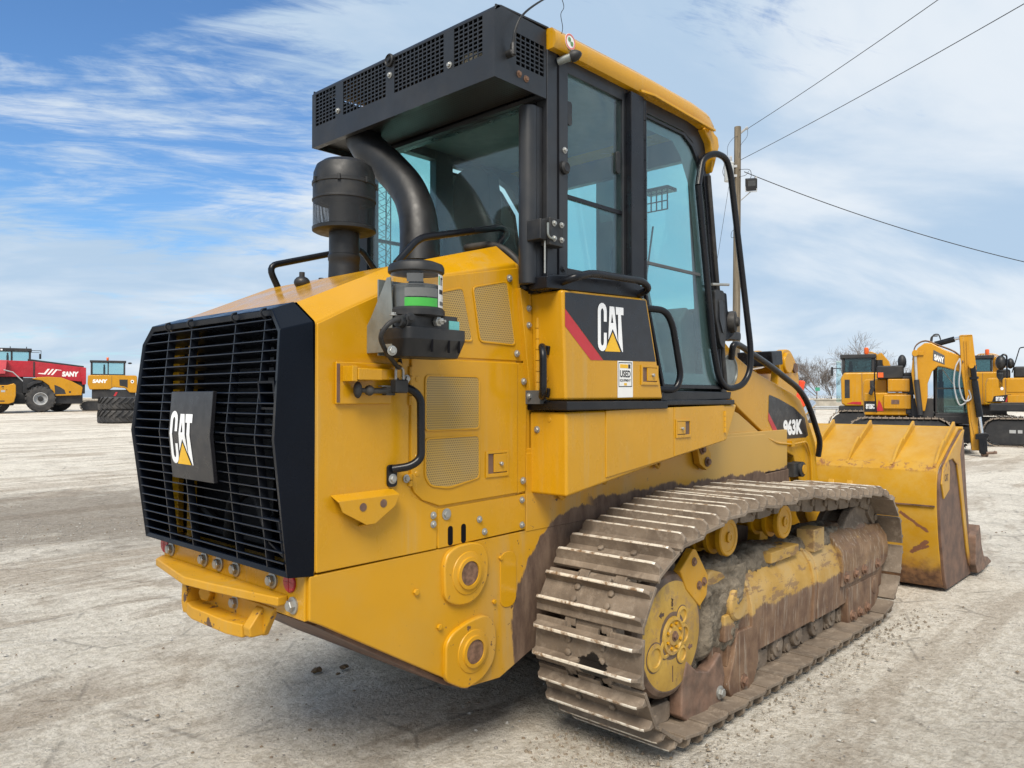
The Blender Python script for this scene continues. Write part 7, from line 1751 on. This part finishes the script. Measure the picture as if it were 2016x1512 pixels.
# ---- lattice mast added far behind the cab to mimic a crane boom's reflection
lm = thing("reflection_mast", yard(60, -10.0), "dark lattice mast standing in for a crane boom mirrored in the left part of the cab's rear window", "stand-in mast", rz=VIEW_RZ)
a_ = [(-0.5, 0.0), (0.5, 0.0), (0.0, 0.87)]
lg = MB()
for x, y in a_: lg.cyl((x, y, 0), (x, y, 20), 0.05, n=8)
lg.build("reflection_mast_legs", M['undercarriage'], lm)
br_ = MB()
for k in range(20):
    for i in range(3):
        p, q = a_[i], a_[(i + 1) % 3]
        br_.cyl((p[0], p[1], k), (q[0], q[1], k + 0.5), 0.022, n=5, cap=False).cyl((q[0], q[1], k + 0.5), (p[0], p[1], k + 1), 0.022, n=5, cap=False)
br_.build("reflection_mast_braces", M['undercarriage'], lm)

# ---- bare trees
M['bark'] = plain('bare_bark', (0.105, 0.088, 0.075), 0.95, var=0.35, scale=3)
M['twig'] = plain('bare_twigs', (0.16, 0.135, 0.12), 0.95, var=0.3, scale=3)
def bare_tree(depth, side, h, seed, label):
    r_ = random.Random(seed)
    t = thing("bare_tree", yard(depth, side), label, "tree", "bare winter trees behind the bridge wall")
    tr = MB(); cr = MB()
    def grow(p, d, L, r, lev):
        n = 4; pts = [p]; q = p.copy(); dd = d.copy()
        for i in range(n):
            dd = (dd + Vector((r_.gauss(0, 0.13), r_.gauss(0, 0.13), 0.07 + r_.gauss(0, 0.05)))).normalized()
            q = q + dd * L / n; pts.append(q.copy())
        m = tr if lev == 0 else cr
        m.tube(pts, [r * (1 - 0.55 * i / n) for i in range(n + 1)], 6 if lev < 2 else 3, cap=False)
        if lev >= 5 or L < 0.18: return
        k = r_.randint(5, 6) if lev < 2 else r_.randint(3, 4)
        for j in range(k):
            a = 0.35 + 0.65 * (j + 1) / k if lev else 0.45 + 0.55 * (j + 1) / k
            i0 = min(n - 1, int(a * n - 1e-6)); f_ = a * n - i0
            b = pts[i0].lerp(pts[i0 + 1], min(1, f_))
            az = r_.uniform(0, 6.283); sp = r_.uniform(0.35, 0.85)
            u = dd.cross(Vector((cos(az), sin(az), 0.2))).normalized()
            nd = (dd * cos(sp) + u * sin(sp)).normalized()
            grow(b, nd, L * r_.uniform(0.55, 0.78), max(0.014, r * 0.50), lev + 1)
    grow(Vector((0, 0, -0.2)), Vector((r_.gauss(0, 0.04), r_.gauss(0, 0.04), 1)), h * 0.42, h * 0.018, 0)
    tr.build("trunk", M['bark'], t, org=(0, 0, 0)); cr.build("crown", M['twig'], t, org=(0, 0, 0), smooth=False)
for i, (d, u, h, lab) in enumerate(((112, 1556, 7.4, "low bare tree left of the green sign, rising above the lift arm"),
                                    (105, 1612, 7.8, "bare tree with spreading twigs standing directly behind the green road sign"),
                                    (108, 1640, 6.2, "shorter bare tree between the green sign and the dark excavator cab"),
                                    (98, 1672, 9.0, "tallest bare tree, its twigs showing above the dark excavator cab"),
                                    (112, 1766, 7.6, "bare tree showing between the far excavator's exhaust and the raised boom"),
                                    (118, 1585, 6.0, "small thin bare tree between the orange machine and the green sign"))):
    bare_tree(d, (u - 1008) / 1515 * d, h, 40 + i, lab)
br_ = MB(); r_ = random.Random(5)
for k in range(900):
    p = Vector((r_.uniform(-14, 30), r_.uniform(0, 6), 0)); h_ = r_.uniform(0.8, 2.4)
    br_.tube([p, p + Vector((r_.gauss(0, .25), r_.gauss(0, .25), h_ * 0.6)), p + Vector((r_.gauss(0, .5), r_.gauss(0, .5), h_))], [0.03, 0.02, 0.008], 3, cap=False)
o = br_.build("brushwood", M['twig'], None, org=(0, 0, 0), smooth=False); o.location = yard(118, 44); o.rotation_euler = (0, 0, VIEW_RZ); tag(o, kind='stuff')
